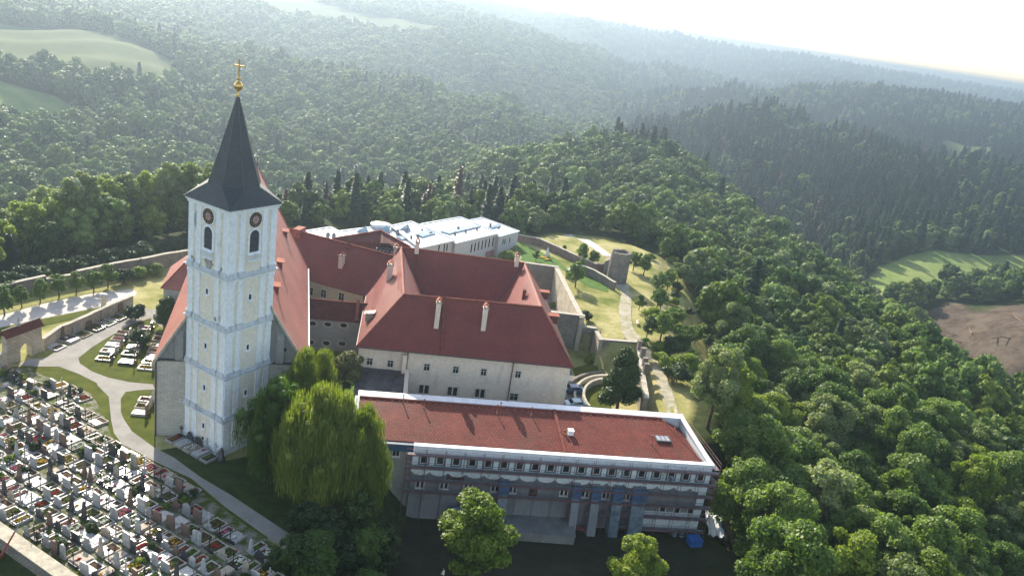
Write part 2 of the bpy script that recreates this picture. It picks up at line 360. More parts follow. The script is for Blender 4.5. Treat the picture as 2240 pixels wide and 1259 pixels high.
# ------------------------------------------------------------------ terrain
def xy(v): return (v[0], v[1])
CT = []   # control points x, y, z
GZ = 1.8   # garden lawn level
for px, py, d, sub in [
    # far hillside to the left, then round to the right (canopy height taken off)
    (0, 0, 1100, 12), (0, 45, 900, 0), (0, 170, 640, 0), (150, 60, 880, 0), (300, 92, 850, 0), (430, 165, 740, 8), (330, 170, 690, 4), (200, 130, 720, 0), (60, 110, 750, 0),
    (200, 0, 1400, 12), (560, 5, 1500, 0), (700, 30, 1500, 0), (1000, 80, 1450, 0), (430, 60, 1150, 12), (600, 110, 1000, 12), (800, 110, 1100, 12),
    (1040, -2, 2900, 10), (800, -30, 3000, 10), (400, -60, 3500, 10), (1290, 47, 2900, 10), (1500, 92, 3300, 10), (1750, 130, 3800, 10), (2000, 175, 4300, 10), (2240, 212, 4600, 10), (2400, 240, 5000, 10),
    (600, 200, 780, 12), (300, 230, 610, 12), (100, 250, 570, 12), (0, 340, 500, 12), (200, 365, 480, 12), (570, 370, 520, 12), (400, 300, 560, 12),
    (900, 350, 570, 12), (750, 250, 720, 12), (900, 200, 860, 12), (1100, 200, 1000, 12), (1250, 290, 840, 12), (1150, 240, 880, 12), (1200, 130, 1500, 12), (1050, 130, 1300, 12), (700, 340, 570, 12),
    (1340, 270, 1050, 12), (1450, 262, 1000, 12), (1350, 180, 1700, 12), (1500, 150, 2300, 12), (1600, 200, 1500, 12), (1850, 182, 2200, 12), (2240, 262, 2200, 12), (2000, 215, 2000, 12),
    (1640, 238, 950, 12), (1720, 265, 950, 12), (1560, 290, 880, 12), (1500, 330, 780, 12), (1600, 350, 740, 12), (1750, 330, 860, 12), (1700, 450, 640, 12), (1850, 520, 570, 12),
    (2000, 400, 760, 12), (2100, 300, 1250, 8), (2240, 330, 1150, 10), (2240, 420, 840, 12), (2150, 340, 980, 10), (1900, 300, 1050, 12), (2240, 515, 640, 4), (2050, 535, 560, 2), (1920, 560, 520, 4), (2240, 600, 540, 10), (2050, 600, 500, 10),
    (2080, 660, 450, 0), (2200, 700, 420, 0), (2240, 790, 385, 0), (1990, 690, 440, 0), (2400, 700, 420, 0),
    # wooded spur on this side
    (1350, 300, 560, 13), (1200, 335, 520, 13), (1100, 345, 450, 13), (1450, 320, 560, 13), (1560, 370, 520, 13), (1640, 440, 460, 13), (1760, 520, 400, 13), (1880, 600, 340, 13), (2000, 680, 300, 13), (2240, 800, 270, 13),
    (1500, 480, 340, 13), (1300, 470, 300, 13), (1300, 400, 380, 13), (1100, 420, 330, 13), (900, 400, 320, 13), (750, 420, 290, 12), (1600, 600, 235, 12), (1750, 700, 205, 13), (1900, 750, 210, 13), (2050, 820, 200, 13),
    (1700, 900, 145, 13), (1900, 1000, 150, 13), (2240, 1000, 175, 13), (2240, 1259, 138, 13), (1750, 1180, 112, 12), (1950, 1250, 112, 12)]:
    q = Pd(px, py, d); CT.append((q.x, q.y, q.z-sub))
for px, py, d, dz in [   # crests with a hidden valley behind each
    (600, 135, 880, -55), (760, 150, 900, -60), (900, 168, 920, -65), (1060, 215, 950, -65), (1180, 262, 980, -60),
    (1440, 262, 900, -55), (1570, 226, 950, -80), (1685, 222, 960, -85), (1745, 240, 950, -75), (1860, 290, 900, -50), (2100, 345, 880, -45), (2240, 360, 860, -45),
    (1480, 196, 1500, -75), (1600, 178, 1550, -80), (1760, 175, 1600, -80), (1900, 180, 1700, -75), (2060, 205, 1800, -70), (2240, 238, 1900, -65),
    (1300, 100, 2000, -70), (1450, 142, 2100, -80), (1560, 160, 2200, -70), (1150, 60, 2000, -50)]:
    q = Pd(px, py, d); CT.append((q.x, q.y, q.z-12)); q2 = Pd(px, py, d*1.17); CT.append((q2.x, q2.y, q.z-12+dz))
def pol(az, d): return (math.sin(math.radians(az))*d, math.cos(math.radians(az))*d)
for az, d, z in [(-33, 380, -62), (-25, 400, -66), (-18, 410, -68), (-9, 440, -70), (0, 640, -72), (3.5, 700, -80), (8, 660, -92), (14, 560, -95), (20, 470, -92), (27, 370, -85), (35, 330, -80),
                 (-33, 270, -30), (-25, 270, -28), (-15, 280, -25), (-33, 180, -8), (-28, 200, -6), (-20, 215, -3), (-10, 250, -4), (0, 262, -3),
                 (-60, 150, -20), (-60, 300, -50), (-90, 200, -40), (-60, 1000, 0), (60, 120, -55), (60, 300, -90), (80, 120, -60), (60, 1000, -20), (90, 500, -60), (-120, 200, -40), (120, 200, -60),
                 (180, 100, -30), (180, 400, -40), (-45, 90, -8), (30, 60, -16), (0, 40, -11), (-50, 50, -10), (-60, 5000, 0), (60, 5000, 0), (-30, 6000, 10), (0, 6500, 0), (15, 6500, -25), (30, 6500, -25),
                 (-20, 9000, 0), (0, 9000, -30), (20, 9500, -30), (40, 9000, -30), (-40, 9000, 0), (180, 3000, -30), (90, 4000, -30), (-90, 4000, 0), (0, 4200, 10), (-12, 4300, 40), (10, 4600, 10), (20, 5400, 0)]:
    x, y = pol(az, d); CT.append((x, y, z))
for px, py, z in ((1500, 650, -1.5), (1560, 760, -5), (1600, 850, -9), (1450, 560, 1), (1540, 690, -4), (1480, 760, -1), (1500, 860, -5), (1470, 905, -3)):
    q = P(px, py, z); CT.append((q.x, q.y, z))
CT = np.array(CT)
def warp(x, y):
    d = np.hypot(x, y-20.0)+1e-6; s = np.log1p(d/120.0)*120.0/d
    return x*s, (y-20.0)*s
_wx, _wy = warp(CT[:, 0], CT[:, 1])
_D = np.hypot(_wx[:, None]-_wx[None], _wy[:, None]-_wy[None]); _n = len(CT)
_A = np.zeros((_n+1, _n+1)); _A[:_n, :_n] = _D+np.eye(_n)*-0.6; _A[:_n, _n] = 1; _A[_n, :_n] = 1
_w = np.linalg.solve(_A, np.concatenate([CT[:, 2], [0]]))
def sdist(poly, x, y):
    """signed distance to polygon, negative inside"""
    x = np.asarray(x, float); y = np.asarray(y, float); d = np.full(x.shape, 1e18); ins = np.zeros(x.shape, bool); n = len(poly)
    for i in range(n):
        ax, ay = poly[i][:2]; bx, by = poly[(i+1) % n][:2]; ex, ey = bx-ax, by-ay
        t = np.clip(((x-ax)*ex+(y-ay)*ey)/(ex*ex+ey*ey+1e-12), 0, 1)
        d = np.minimum(d, (x-ax-t*ex)**2+(y-ay-t*ey)**2)
        c = ((ay > y) != (by > y)) & (x < (bx-ax)*(y-ay)/((by-ay) if abs(by-ay) > 1e-12 else 1e-12)+ax); ins ^= c
    d = np.sqrt(d); return np.where(ins, -d, d)
PLATEAU = [(-100, 100), (-88, 98), (-75, 88), (-52.2, 74.6), (-40.1, 68.2), (-28, 62), (-21, 78), (-15, 92), (-19, 104), (-21, 109), (31, 119.5), (36, 122), (40, 140), (36, 160), (36, 180), (42, 205), (46, 232), (34, 258), (0, 262), (-55, 232), (-84, 180), (-95, 150), (-103, 120)]
YARD = [(-9, 97.8), (33, 105), (38, 100), (36, 84), (14, 66), (-6, 60), (-14, 70), (-11, 86)]
GARDEN = [P(1228, 588, GZ), P(1279, 694, GZ), P(1309, 722, GZ), P(1319, 741, GZ), P(1398, 748, GZ), P(1460, 740, GZ), P(1420, 640, GZ), P(1440, 560, GZ), P(1380, 535, GZ), P(1220, 515, GZ), P(1125, 530, GZ), P(1140, 575, GZ)]
GARDEN = [xy(p) for p in GARDEN]
SUNK = [(4, 196), (10.2, 195), (15.6, 158.6), (18.8, 158.9), (19.4, 150.8), (27.3, 151.8), (28.6, 131), (29.3, 121.5), (13, 118.5), (12, 124), (5, 160)]
ZONES = [(PLATEAU, 0.0, 9.0), (YARD, -7.0, 7.0), (GARDEN, GZ, 4.0), (SUNK, -3.0, 1.4)]
def zfun(x, y):
    sh = x.shape; X, Y = warp(x.ravel(), y.ravel()); out = np.empty(X.size)
    for i in range(0, X.size, 20000):
        a, b = X[i:i+20000], Y[i:i+20000]
        out[i:i+20000] = np.hypot(a[:, None]-_wx[None], b[:, None]-_wy[None])@_w[:_n]+_w[_n]
    z = out.reshape(sh)
    d = np.hypot(x, y)
    und = (np.sin(x*.013+1.3)*np.cos(y*.011)+.5*np.sin(x*.031+y*.027)+.3*np.sin(x*.07-y*.06))
    z = z+und*np.clip((d-330)/400, 0, 1)*5.0*np.clip((6500-d)/3000, 0, 1)
    for poly, v, bl in ZONES:
        s = np.clip(sdist(poly, x, y)/bl, 0, 1); s = s*s*(3-2*s); z = v*(1-s)+z*s
    return z
def axis(lo, a, b, hi, s0, g):
    c = list(np.arange(a, b+.01, s0)); s = s0; v = c[-1]
    while v < hi: s = s*g if s < 260 else s; v += s; c.append(v)
    s = s0; v = a; l = []
    while v > lo: s = s*g if s < 260 else s; v -= s; l.append(v)
    return np.array(l[::-1]+c)
GX = axis(-7500, -100, 60, 7500, 1.6, 1.022); GY = axis(-1500, 58, 262, 10500, 1.6, 1.018)
XX, YY = np.meshgrid(GX, GY); ZZ = zfun(XX, YY)
def zt(x, y):
    x = np.asarray(x, float); y = np.asarray(y, float)
    i = np.clip(np.searchsorted(GX, x)-1, 0, len(GX)-2); j = np.clip(np.searchsorted(GY, y)-1, 0, len(GY)-2)
    u = (x-GX[i])/(GX[i+1]-GX[i]); v = (y-GY[j])/(GY[j+1]-GY[j])
    return (ZZ[j, i]*(1-u)+ZZ[j, i+1]*u)*(1-v)+(ZZ[j+1, i]*(1-u)+ZZ[j+1, i+1]*u)*v
def gz(x, y): return float(zt(x, y))
def on_ground(px, py, zg=0.0):
    q = P(px, py, zg)
    for _ in range(12): zg = zg*.4+gz(q.x, q.y)*.6; q = P(px, py, zg)
    return q
def gpoly(pts, zg=0.0): return [xy(P(a, b, zg)) for a, b in pts]
def dpoly(pts): return [xy(Pd(a, b, c)) for a, b, c in pts]
FIELDS = [dpoly([(-60, 30, 930), (0, 42, 900), (150, 62, 880), (300, 84, 850), (370, 110, 800), (410, 150, 735), (450, 178, 705), (330, 180, 680), (200, 152, 680), (100, 145, 680), (0, 148, 670), (-60, 148, 670)]),
          dpoly([(520, 2, 1650), (640, 2, 1750), (800, 38, 1600), (1010, 76, 1550), (1000, 84, 1450), (850, 55, 1400), (600, 35, 1450)]),
          dpoly([(2060, 292, 1230), (2170, 300, 1230), (2190, 306, 1180), (2080, 303, 1150)])]
MEADOW = [dpoly([(-80, 168, 635), (0, 166, 635), (110, 172, 635), (190, 190, 615), (230, 205, 600), (60, 218, 575), (-80, 225, 570)]),
          dpoly([(1990, 545, 545), (2060, 533, 560), (2240, 512, 620), (2300, 505, 630), (2300, 585, 530), (2100, 592, 490), (1860, 640, 440), (1900, 565, 500)])]
CLEAR = [dpoly([(2000, 690, 440), (2090, 650, 460), (2160, 660, 440), (2200, 640, 460), (2300, 660, 450), (2300, 860, 350), (2240, 830, 360), (2120, 760, 380)])]
OPEN = gpoly([(-60, 668), (0, 655), (100, 632), (300, 592), (480, 562)])+[xy(P(a, b, 5.6)) for a, b in ((560, 535), (655, 503), (722, 496), (860, 480), (1010, 473), (1058, 474), (1136, 508))]+gpoly([(1150, 520), (1225, 510), (1330, 520), (1400, 545), (1450, 560), (1520, 680), (1520, 900), (1480, 960)])+[(36, 118), (31, 119), (-21, 109), (-19, 104), (-15, 92), (-21, 78), (-28, 62), (-40.1, 68.2), (-52.2, 74.6), (-88, 98)]
SLOPE = [gpoly([(1400, 600), (1440, 560), (1480, 590), (1520, 680), (1560, 760), (1600, 850), (1520, 880), (1470, 880), (1420, 760), (1400, 690)], -2)]
def minsd(polys, x, y):
    r = np.full(np.shape(x), 1e9)
    for p in polys: r = np.minimum(r, sdist(p, x, y))
    return r
me = bpy.data.meshes.new('ground'); ny, nx = XX.shape
me.vertices.add(nx*ny); me.vertices.foreach_set('co', np.stack([XX, YY, ZZ], -1).astype(np.float32).ravel())
ii = np.arange((ny-1)*(nx-1)); jj, kk = ii//(nx-1), ii % (nx-1); a = jj*nx+kk
fc = np.stack([a, a+1, a+nx+1, a+nx], 1).astype(np.int32)
me.loops.add(fc.size); me.loops.foreach_set('vertex_index', fc.ravel()); me.polygons.add(len(fc))
me.polygons.foreach_set('loop_start', np.arange(0, fc.size, 4, dtype=np.int32)); me.polygons.foreach_set('use_smooth', np.ones(len(fc), bool)); me.update()
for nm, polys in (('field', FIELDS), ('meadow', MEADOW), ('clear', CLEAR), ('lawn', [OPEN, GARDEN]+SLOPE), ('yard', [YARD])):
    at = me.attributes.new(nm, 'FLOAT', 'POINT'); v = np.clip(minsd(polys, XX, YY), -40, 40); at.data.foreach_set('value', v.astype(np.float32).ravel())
m, t, b = nodes('terrain'); b.inputs['Roughness'].default_value = .95; b.inputs['Specular IOR Level'].default_value = .05
def attr_mask(t, nm, soft=2.0, nz=3.0, ns=.15):
    a_ = t.nodes.new('ShaderNodeAttribute'); a_.attribute_name = nm
    s = mathn(t, 'ADD', a_.outputs['Fac'], mathn(t, 'MULTIPLY', mathn(t, 'SUBTRACT', noise(t, ns, 4), .5), nz))
    return mathn(t, 'SUBTRACT', 1.0, ramp_map(t, s, -soft, soft))
def ramp_map(t, v, lo, hi):
    r = t.nodes.new('ShaderNodeMapRange'); r.inputs[1].default_value = lo; r.inputs[2].default_value = hi; t.links.new(v, r.inputs[0]); return r.outputs[0]
f1 = noise(t, .03, 8); f2 = noise(t, .6, 6)
wood = ramp(t, f2, [(.3, (.02, .03, .01)), (.7, (.05, .065, .02))])
field = ramp(t, noise(t, .02, 5), [(.35, (.075, .10, .032)), (.65, (.115, .13, .05))])
wv = t.nodes.new('ShaderNodeTexWave'); wv.inputs['Scale'].default_value = .12; wv.inputs['Distortion'].default_value = 1.5; wv.bands_direction = 'Y'
tc = t.nodes.new('ShaderNodeTexCoord'); t.links.new(tc.outputs['Object'], wv.inputs[0])
field = mixc(t, .22, field, ramp(t, wv.outputs[1], [(0, (.3, .3, .3)), (1, (.65, .65, .65))]), 'OVERLAY')
mead = ramp(t, noise(t, .05, 6), [(.35, (.13, .19, .05)), (.65, (.24, .28, .09))])
brown = ramp(t, noise(t, .13, 9, None, .8), [(.34, (.03, .026, .018)), (.46, (.075, .055, .04)), (.58, (.12, .092, .07)), (.68, (.05, .055, .024))])
dry = ramp(t, noise(t, .12, 7), [(.32, (.10, .13, .025)), (.46, (.22, .215, .07)), (.62, (.36, .32, .15))])
dry = mixc(t, .5, dry, ramp(t, noise(t, 3, 4), [(.3, (.32, .32, .32)), (.7, (.68, .68, .68))]), 'OVERLAY')
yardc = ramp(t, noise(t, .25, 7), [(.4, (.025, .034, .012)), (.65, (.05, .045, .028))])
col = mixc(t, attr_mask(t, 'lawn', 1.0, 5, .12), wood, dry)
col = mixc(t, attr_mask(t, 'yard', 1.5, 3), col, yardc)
col = mixc(t, attr_mask(t, 'field', 2, 6, .05), col, field)
col = mixc(t, attr_mask(t, 'meadow', 2, 6, .05), col, mead)
col = mixc(t, attr_mask(t, 'clear', 3, 14, .06), col, brown)
t.links.new(col, b.inputs['Base Color']); bump(t, f2, b, .35, .6)
me.materials.append(m); me.update()
ground = bpy.data.objects.new('ground', me); COL.objects.link(ground); kind(ground, 'structure')

def drape(name, poly, mat, off=.05, step=1.6, flat=None):
    """a thin sheet laid over the ground inside a plan polygon"""
    from mathutils.geometry import delaunay_2d_cdt
    n = len(poly); bd = []
    for i in range(n):
        ax, ay = poly[i][:2]; bx, by = poly[(i+1) % n][:2]; L = math.hypot(bx-ax, by-ay); k = max(1, int(L/step))
        for q in range(k): bd.append((ax+(bx-ax)*q/k, ay+(by-ay)*q/k))
    xs = [p[0] for p in bd]; ys = [p[1] for p in bd]
    gx, gy = np.meshgrid(np.arange(min(xs), max(xs), step), np.arange(min(ys), max(ys), step))
    s = sdist(poly, gx, gy); ins = s < -step*.45
    pts = bd+list(zip(gx[ins], gy[ins]))
    vs, es, fs, *_ = delaunay_2d_cdt([Vector(p) for p in pts], [], [list(range(len(bd)))], 1, 1e-4)
    X = np.array([v.x for v in vs]); Y = np.array([v.y for v in vs]); Z = zt(X, Y)+off if flat is None else np.full(len(X), flat+off)
    mb = MB()
    mb.raw(list(zip(X, Y, Z)), [f for f in fs], 0)
    o = mb.build(name, mat); 
    bm = bmesh.new(); bm.from_mesh(o.data); bmesh.ops.recalc_face_normals(bm, faces=bm.faces)
    if sum(f.normal.z for f in bm.faces) < 0: bmesh.ops.reverse_faces(bm, faces=bm.faces)
    bm.to_mesh(o.data); bm.free(); kind(o, 'structure'); return o
def smooth_poly(pts, it=2):
    for _ in range(it):
        q = []
        for i in range(len(pts)):
            a, b = pts[i], pts[(i+1) % len(pts)]
            q += [(a[0]*.75+b[0]*.25, a[1]*.75+b[1]*.25), (a[0]*.25+b[0]*.75, a[1]*.25+b[1]*.75)]
        pts = q
    return pts
# ------------------------------------------------------------------ lawns, paths, roads
cem_grass = drape('lawn', gpoly([z5(60, 920), z5(270, 905), z5(350, 900), z5(470, 780), z5(1100, 500), z5(1260, 560), (340, 720), (340, 985), (430, 1020), (600, 1130), (560, 1259), (600, 1330), (171, 1264), (0, 1145), (-60, 1110), (-60, 790)]), 'lawn', .02)
path_pts = [z5(1110, 500), z5(1240, 530), z5(1240, 620), z5(1150, 545), z5(1000, 595), z5(830, 690), z5(700, 770), z5(600, 850), z5(610, 890), z5(700, 950), z5(830, 1000), z5(1000, 1035), z5(1170, 1050), z5(1185, 1090), z5(1060, 1095), z5(960, 1110), z5(925, 1160), z5(925, 1260),
            z6(712, 360), z6(760, 430), z6(885, 520), z6(1000, 580), z6(1150, 690), z6(1320, 790), z6(1577, 960), z6(1700, 1040), z6(1660, 1120), z6(1500, 1010), z6(1290, 860), z6(1100, 700), z6(885, 600), z6(700, 500), z6(655, 440), z6(640, 370), z6(625, 230), z6(560, 165), z5(740, 1040), z5(600, 970), z5(450, 915), z5(280, 915), z5(140, 905), z5(200, 860), z5(350, 850), z5(430, 800), z5(520, 760), z5(640, 705), z5(820, 620), z5(990, 545)]
drape('gravel_path', gpoly(path_pts), 'gravel', .045, 1.3)
drape('churchyard_path', gpoly([z5(1050, 470), z5(1240, 480), (358, 712), (335, 705), z5(1180, 545), z5(1090, 520)]), 'gravel', .062, 1.6)
drape('road', gpoly([(-80, 745), (0, 716), (60, 703), (200, 675), (288, 657), (300, 640), (290, 633), (200, 642), (100, 663), (0, 690), (-80, 708)]), 'road', .04)
drape('verge', gpoly([(-80, 775), (0, 752), (20, 738), (100, 712), (200, 690), (285, 665), (280, 659), (200, 677), (60, 705), (0, 718), (-80, 748)]), 'lawn', .06)
drape('dry_verge', gpoly([(-80, 690), (0, 664), (100, 645), (180, 625), (265, 612), (268, 620), (262, 632), (200, 640), (100, 661), (0, 688), (-80, 706)]), 'drylawn', .05)
track = [(1342, 622), (1360, 640), (1354, 665), (1353, 690), (1362, 735), (1372, 745), (1395, 748), (1412, 775), (1432, 820), (1447, 870), (1462, 915), (1485, 915), (1478, 880), (1462, 835), (1440, 790), (1416, 755), (1396, 735), (1384, 720), (1380, 690), (1382, 655), (1375, 625), (1362, 600), (1345, 590)]
tp = [xy(on_ground(a, b, 2)) for a, b in track]
drape('track', smooth_poly(tp, 1), 'track', .16)
drape('far_track', [xy(on_ground(a, b, 2)) for a, b in [(1228, 515), (1300, 545), (1320, 560), (1340, 560), (1310, 538), (1250, 513)]], 'road', .08)
drape('sunken_court', [(5, 190), (9.8, 189), (15, 159.5), (7, 158)], 'gravel', .03)
drape('terrace_lawn', [xy(P(a, b, GZ)) for a, b in [(1128, 527), (1215, 565), (1240, 588), (1262, 585), (1330, 612), (1330, 640), (1290, 628), (1240, 598), (1223, 584), (1150, 573), (1120, 560)]], 'bluegreen', .06)
drape('car_park', [xy(P(a, b, -3)) for a, b in [(1236, 915), (1240, 830), (1248, 806), (1270, 860), (1290, 915)]], 'concrete', .05)
drape('inner_courtyard', [(-16, 131), (2, 134), (-1, 150), (-18, 148)], 'gravel', .03)
drape('church_yard_grass', gpoly([(672, 770), (745, 772), (790, 800), (790, 900), (670, 880)]), 'bluegreen', .05)
drape('terrace_beds', [xy(P(a, b, -3)) for a, b in [(1252, 806), (1300, 792), (1320, 830), (1345, 915), (1292, 915), (1268, 852)]], 'lawn', .06)
MT['shade_lawn'] = simple('shade_darkened_grass', (.05, .07, .018), (.03, .042, .012), .6, .95, fine=6, bmp=.05)  # grass colour darkened to carry the shade at the tower foot
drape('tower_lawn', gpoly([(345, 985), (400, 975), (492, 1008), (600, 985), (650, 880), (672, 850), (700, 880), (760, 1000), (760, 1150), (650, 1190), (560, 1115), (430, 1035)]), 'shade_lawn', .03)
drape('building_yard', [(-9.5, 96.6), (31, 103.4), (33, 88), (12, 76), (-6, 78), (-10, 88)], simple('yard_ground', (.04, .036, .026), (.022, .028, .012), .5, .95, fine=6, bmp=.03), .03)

# ------------------------------------------------------------------ church tower
TAZ = math.radians(28.68); S = 7.47
e1 = Vector((math.sin(TAZ), math.cos(TAZ))); e2 = Vector((-math.cos(TAZ), math.sin(TAZ)))
TF = Vector((-35.1, 94.52)); TC = TF+(e1+e2)*S/2
church = thing('church', 'long church with steep pale red tiled roof behind the white tower', 'church', (TC.x, TC.y, 0))
tower = thing('church_tower', 'tall white and yellow tower with dark pointed spire, clocks and golden cross', 'tower', (TC.x, TC.y, 0))
def sq(h, c=TC): return [(c.x+(e1.x*a+e2.x*b)*h, c.y+(e1.y*a+e2.y*b)*h) for a, b in ((-1, -1), (1, -1), (1, 1), (-1, 1))]
ZC = [5.05, 11.38, 18.03, 25.1, 34.3]
mb = MB(); mb.prism(sq(S/2), -1, 34.3, 0); mb.build('shaft', 'tw_yellow', tower)
mb = MB(); mb.prism(sq(S/2+.16), -1, .9, 0); mb.build('plinth', 'cornice', tower)
WR = Wall(TF, TF+e1*S); WL = Wall(TF+e2*S, TF)         # right face, left face (out = towards the camera)
WB1 = Wall(TF+e1*S, TF+e1*S+e2*S); WB2 = Wall(TF+e1*S+e2*S, TF+e2*S)
levels = [(.9, ZC[0])]+[(ZC[i]+.62, ZC[i+1]) for i in range(4)]
for Wf in (WR, WL, WB1, WB2):
    for (a, b_) in ((0.0, 1.0), (1.5, 2.35), (S-2.35, S-1.5), (S-1.0, S)):
        mb = MB()
        for za, zb in levels:
            Wf.box(mb, a, b_, za, zb, 0, .12)
            Wf.box(mb, a-.03, b_+.03, zb-.62, zb-.3, 0, .19); Wf.box(mb, a-.03, b_+.03, za, za+.45, 0, .19)
        mb.build('pilaster', 'tw_white', tower)
    for za, zb in levels: mb = MB(); Wf.box(mb, .0, S, zb-.3, zb, 0, .1); mb.build('frieze', 'tw_white', tower)
for z in ZC[:4]:
    mb = MB(); mb.prism(sq(S/2+.28), z+.001, z+.22, 0); mb.prism(sq(S/2+.42), z+.222, z+.36, 0)
    mb.prism(sq(S/2+.2), z+.362, z+.6, 0)
    for Wf in (WR, WL, WB1, WB2):
        for a, b_ in ((.0, 1.06), (1.44, 2.41), (S-2.41, S-1.44), (S-1.06, S)): Wf.box(mb, a, b_, z+.361, z+.95, .0, .36)
    mb.build('cornice', 'cornice', tower)
mb = MB(); mb.prism(sq(S/2+.2), 33.6, 33.95, 0); mb.prism(sq(S/2+.38), 33.952, 34.28, 0); mb.build('cornice', 'tw_white', tower)
# windows up the tower
for Wf, us in ((WR, S/2-.15), (WL, S/2)):
    for z in (22.2, 15.1, 8.4) if Wf is WR else (22.6, 15.0, 8.9, 3.2): Wf.window(tower, us, z, .42, .75, 'tw_white', 'dark', .14, .1, False, False, True)
for u, z in ((2.15, 1.7), (3.7, 1.25), (5.2, 1.0)):
    WL.window(tower, u, z, .4, .8 if u < 3 else .5, 'tw_white', 'dark', .1, .08, False, False, False)
def arch_pts(Wf, u, z0, z1, w, o, n=10, g=0.0):
    r = w/2+g; cz = z1-w/2
    pts = [Wf.p(u-r, z0-g, o), Wf.p(u+r, z0-g, o)]
    for i in range(n+1):
        a = math.pi*i/n; pts.append(Wf.p(u+r*math.cos(a), cz+r*math.sin(a), o))
    return pts
def belfry(Wf, u):
    z0, z1, w = 28.3, 31.2, 1.55
    i_ = arch_pts(Wf, u, z0, z1, w, .16); o_ = arch_pts(Wf, u, z0, z1, w, .16, g=.26); ob = arch_pts(Wf, u, z0, z1, w, 0, g=.26); ib = arch_pts(Wf, u, z0, z1, w, 0)
    mb = MB(); n = len(i_)
    for k in range(n):
        j = (k+1) % n
        mb.poly([o_[k], o_[j], i_[j], i_[k]]); mb.poly([ob[k], ob[j], o_[j], o_[k]]); mb.poly([i_[k], i_[j], ib[j], ib[k]])
    fr = mb.build('belfry_window', 'tw_white', tower)
    lv = MB()
    for k in range(9):
        z = z0+.15+k*.3; ww = w/2-.03 if z < z1-w/2 else math.sqrt(max(0.01, (w/2)**2-(z-z1+w/2)**2))-.03
        if ww > .1: lv.slab([Wf.p(u-ww, z+.12, .03), Wf.p(u+ww, z+.12, .03), Wf.p(u+ww, z-.06, .13), Wf.p(u-ww, z-.06, .13)], .02)
    lv.build('louvre', simple('louvre_slats', (.05, .05, .055), (.03, .03, .035), 3, .6), fr)
    g = MB(); g.poly(arch_pts(Wf, u, z0, z1, w, .015)); g.build('opening', 'dark', fr)
    rl = MB(); Wf.box(rl, u-1.0, u+1.0, z0-.32, z0-.2, 0, .4); Wf.box(rl, u-1.05, u+1.05, z0-1.15, z0-1.0, 0, .45)
    for k in range(9): q = Wf.p(u-.9+k*.225, z0-1.0, .3); rl.tube(q, (q.x, q.y, z0-.32), .05, n=6)
    rl.build('balustrade', 'tw_white', tower)
    # clock
    cz = 32.55; c = Wf.p(u, cz, 0); nn = Vector((Wf.n.x, Wf.n.y, 0)); dd = Vector((Wf.d.x, Wf.d.y, 0)); up = Vector((0, 0, 1))
    def ring(r0, r1, o, k=32):
        mb = MB()
        for i in range(k):
            a, b_ = 2*math.pi*i/k, 2*math.pi*(i+1)/k
            f = lambda r, t, oo: c+nn*oo+dd*r*math.cos(t)+up*r*math.sin(t)
            mb.poly([f(r0, a, o), f(r1, a, o), f(r1, b_, o), f(r0, b_, o)]); mb.poly([f(r1, a, o), f(r1, a, 0), f(r1, b_, 0), f(r1, b_, o)])
        return mb
    ck = ring(0, 1.0, .2).build('clock', simple('clock_face_dark', (.05, .03, .035), (.035, .02, .025), 3, .5), tower)
    ring(1.0, 1.13, .17).build('clock_rim', 'tw_white', ck)
    ring(0, .52, .215).build('clock_centre', simple('clock_centre_rose', (.42, .25, .25), (.3, .2, .2), 5, .7), ck)
    nm = MB()
    for i in range(12):
        t = 2*math.pi*i/12; r = .78; q = c+nn*.225+dd*r*math.cos(t)+up*r*math.sin(t); rad = dd*math.cos(t)+up*math.sin(t); tg = dd*-math.sin(t)+up*math.cos(t)
        for s_ in (-.05, .05) if i % 3 else (-.07, 0, .07):
            nm.poly([q+tg*(s_-.018)-rad*.13, q+tg*(s_+.018)-rad*.13, q+tg*(s_+.018)+rad*.13, q+tg*(s_-.018)+rad*.13])
    nm.build('numerals', 'gold', ck)
    hd = MB()
    for t, L, w_ in ((math.radians(215), .55, .07), (math.radians(232), .85, .045)):
        rad = dd*math.cos(t)+up*math.sin(t); tg = dd*-math.sin(t)+up*math.cos(t); q = c+nn*.24
        hd.poly([q-tg*w_-rad*.15, q+tg*w_-rad*.15, q+tg*w_*.4+rad*L, q-tg*w_*.4+rad*L])
    hd.build('clock_hands', 'gold', ck)
belfry(WR, S/2+.1); belfry(WL, S/2)
# spire: flared square skirt rising into an octagonal needle
def octa(r, z):   # ring of 16 pts so square skirt and octagon share vertices
    return [Vector((TC.x, TC.y, z))+Vector(((e1.x*math.cos(a)+e2.x*math.sin(a)), (e1.y*math.cos(a)+e2.y*math.sin(a)), 0))*r for a in [math.pi/8+math.pi/4*i for i in range(8)]]
def sq8(h, z, k=.0):
    o = []
    for a, b_ in ((1, 0), (0, 1), (-1, 0), (0, -1)):
        t = (-b_, a)
        for s_ in (-1, 1): o.append(Vector((TC.x, TC.y, z))+Vector((e1.x*(a+s_*t[0]*k)+e2.x*(b_+s_*t[1]*k), e1.y*(a+s_*t[0]*k)+e2.y*(b_+s_*t[1]*k), 0))*h)
    return o
# skirt corner points
HE = S/2+.52
cor = [Vector((TC.x+(e1.x*a+e2.x*b_)*HE, TC.y+(e1.y*a+e2.y*b_)*HE, 34.28)) for a, b_ in ((1, 1), (-1, 1), (-1, -1), (1, -1))]
RK = 3.3; ring = octa(RK, 36.5); apexz = 47.3
mid = octa(1.9, 41.0); top = octa(.1, apexz)
mb = MB()
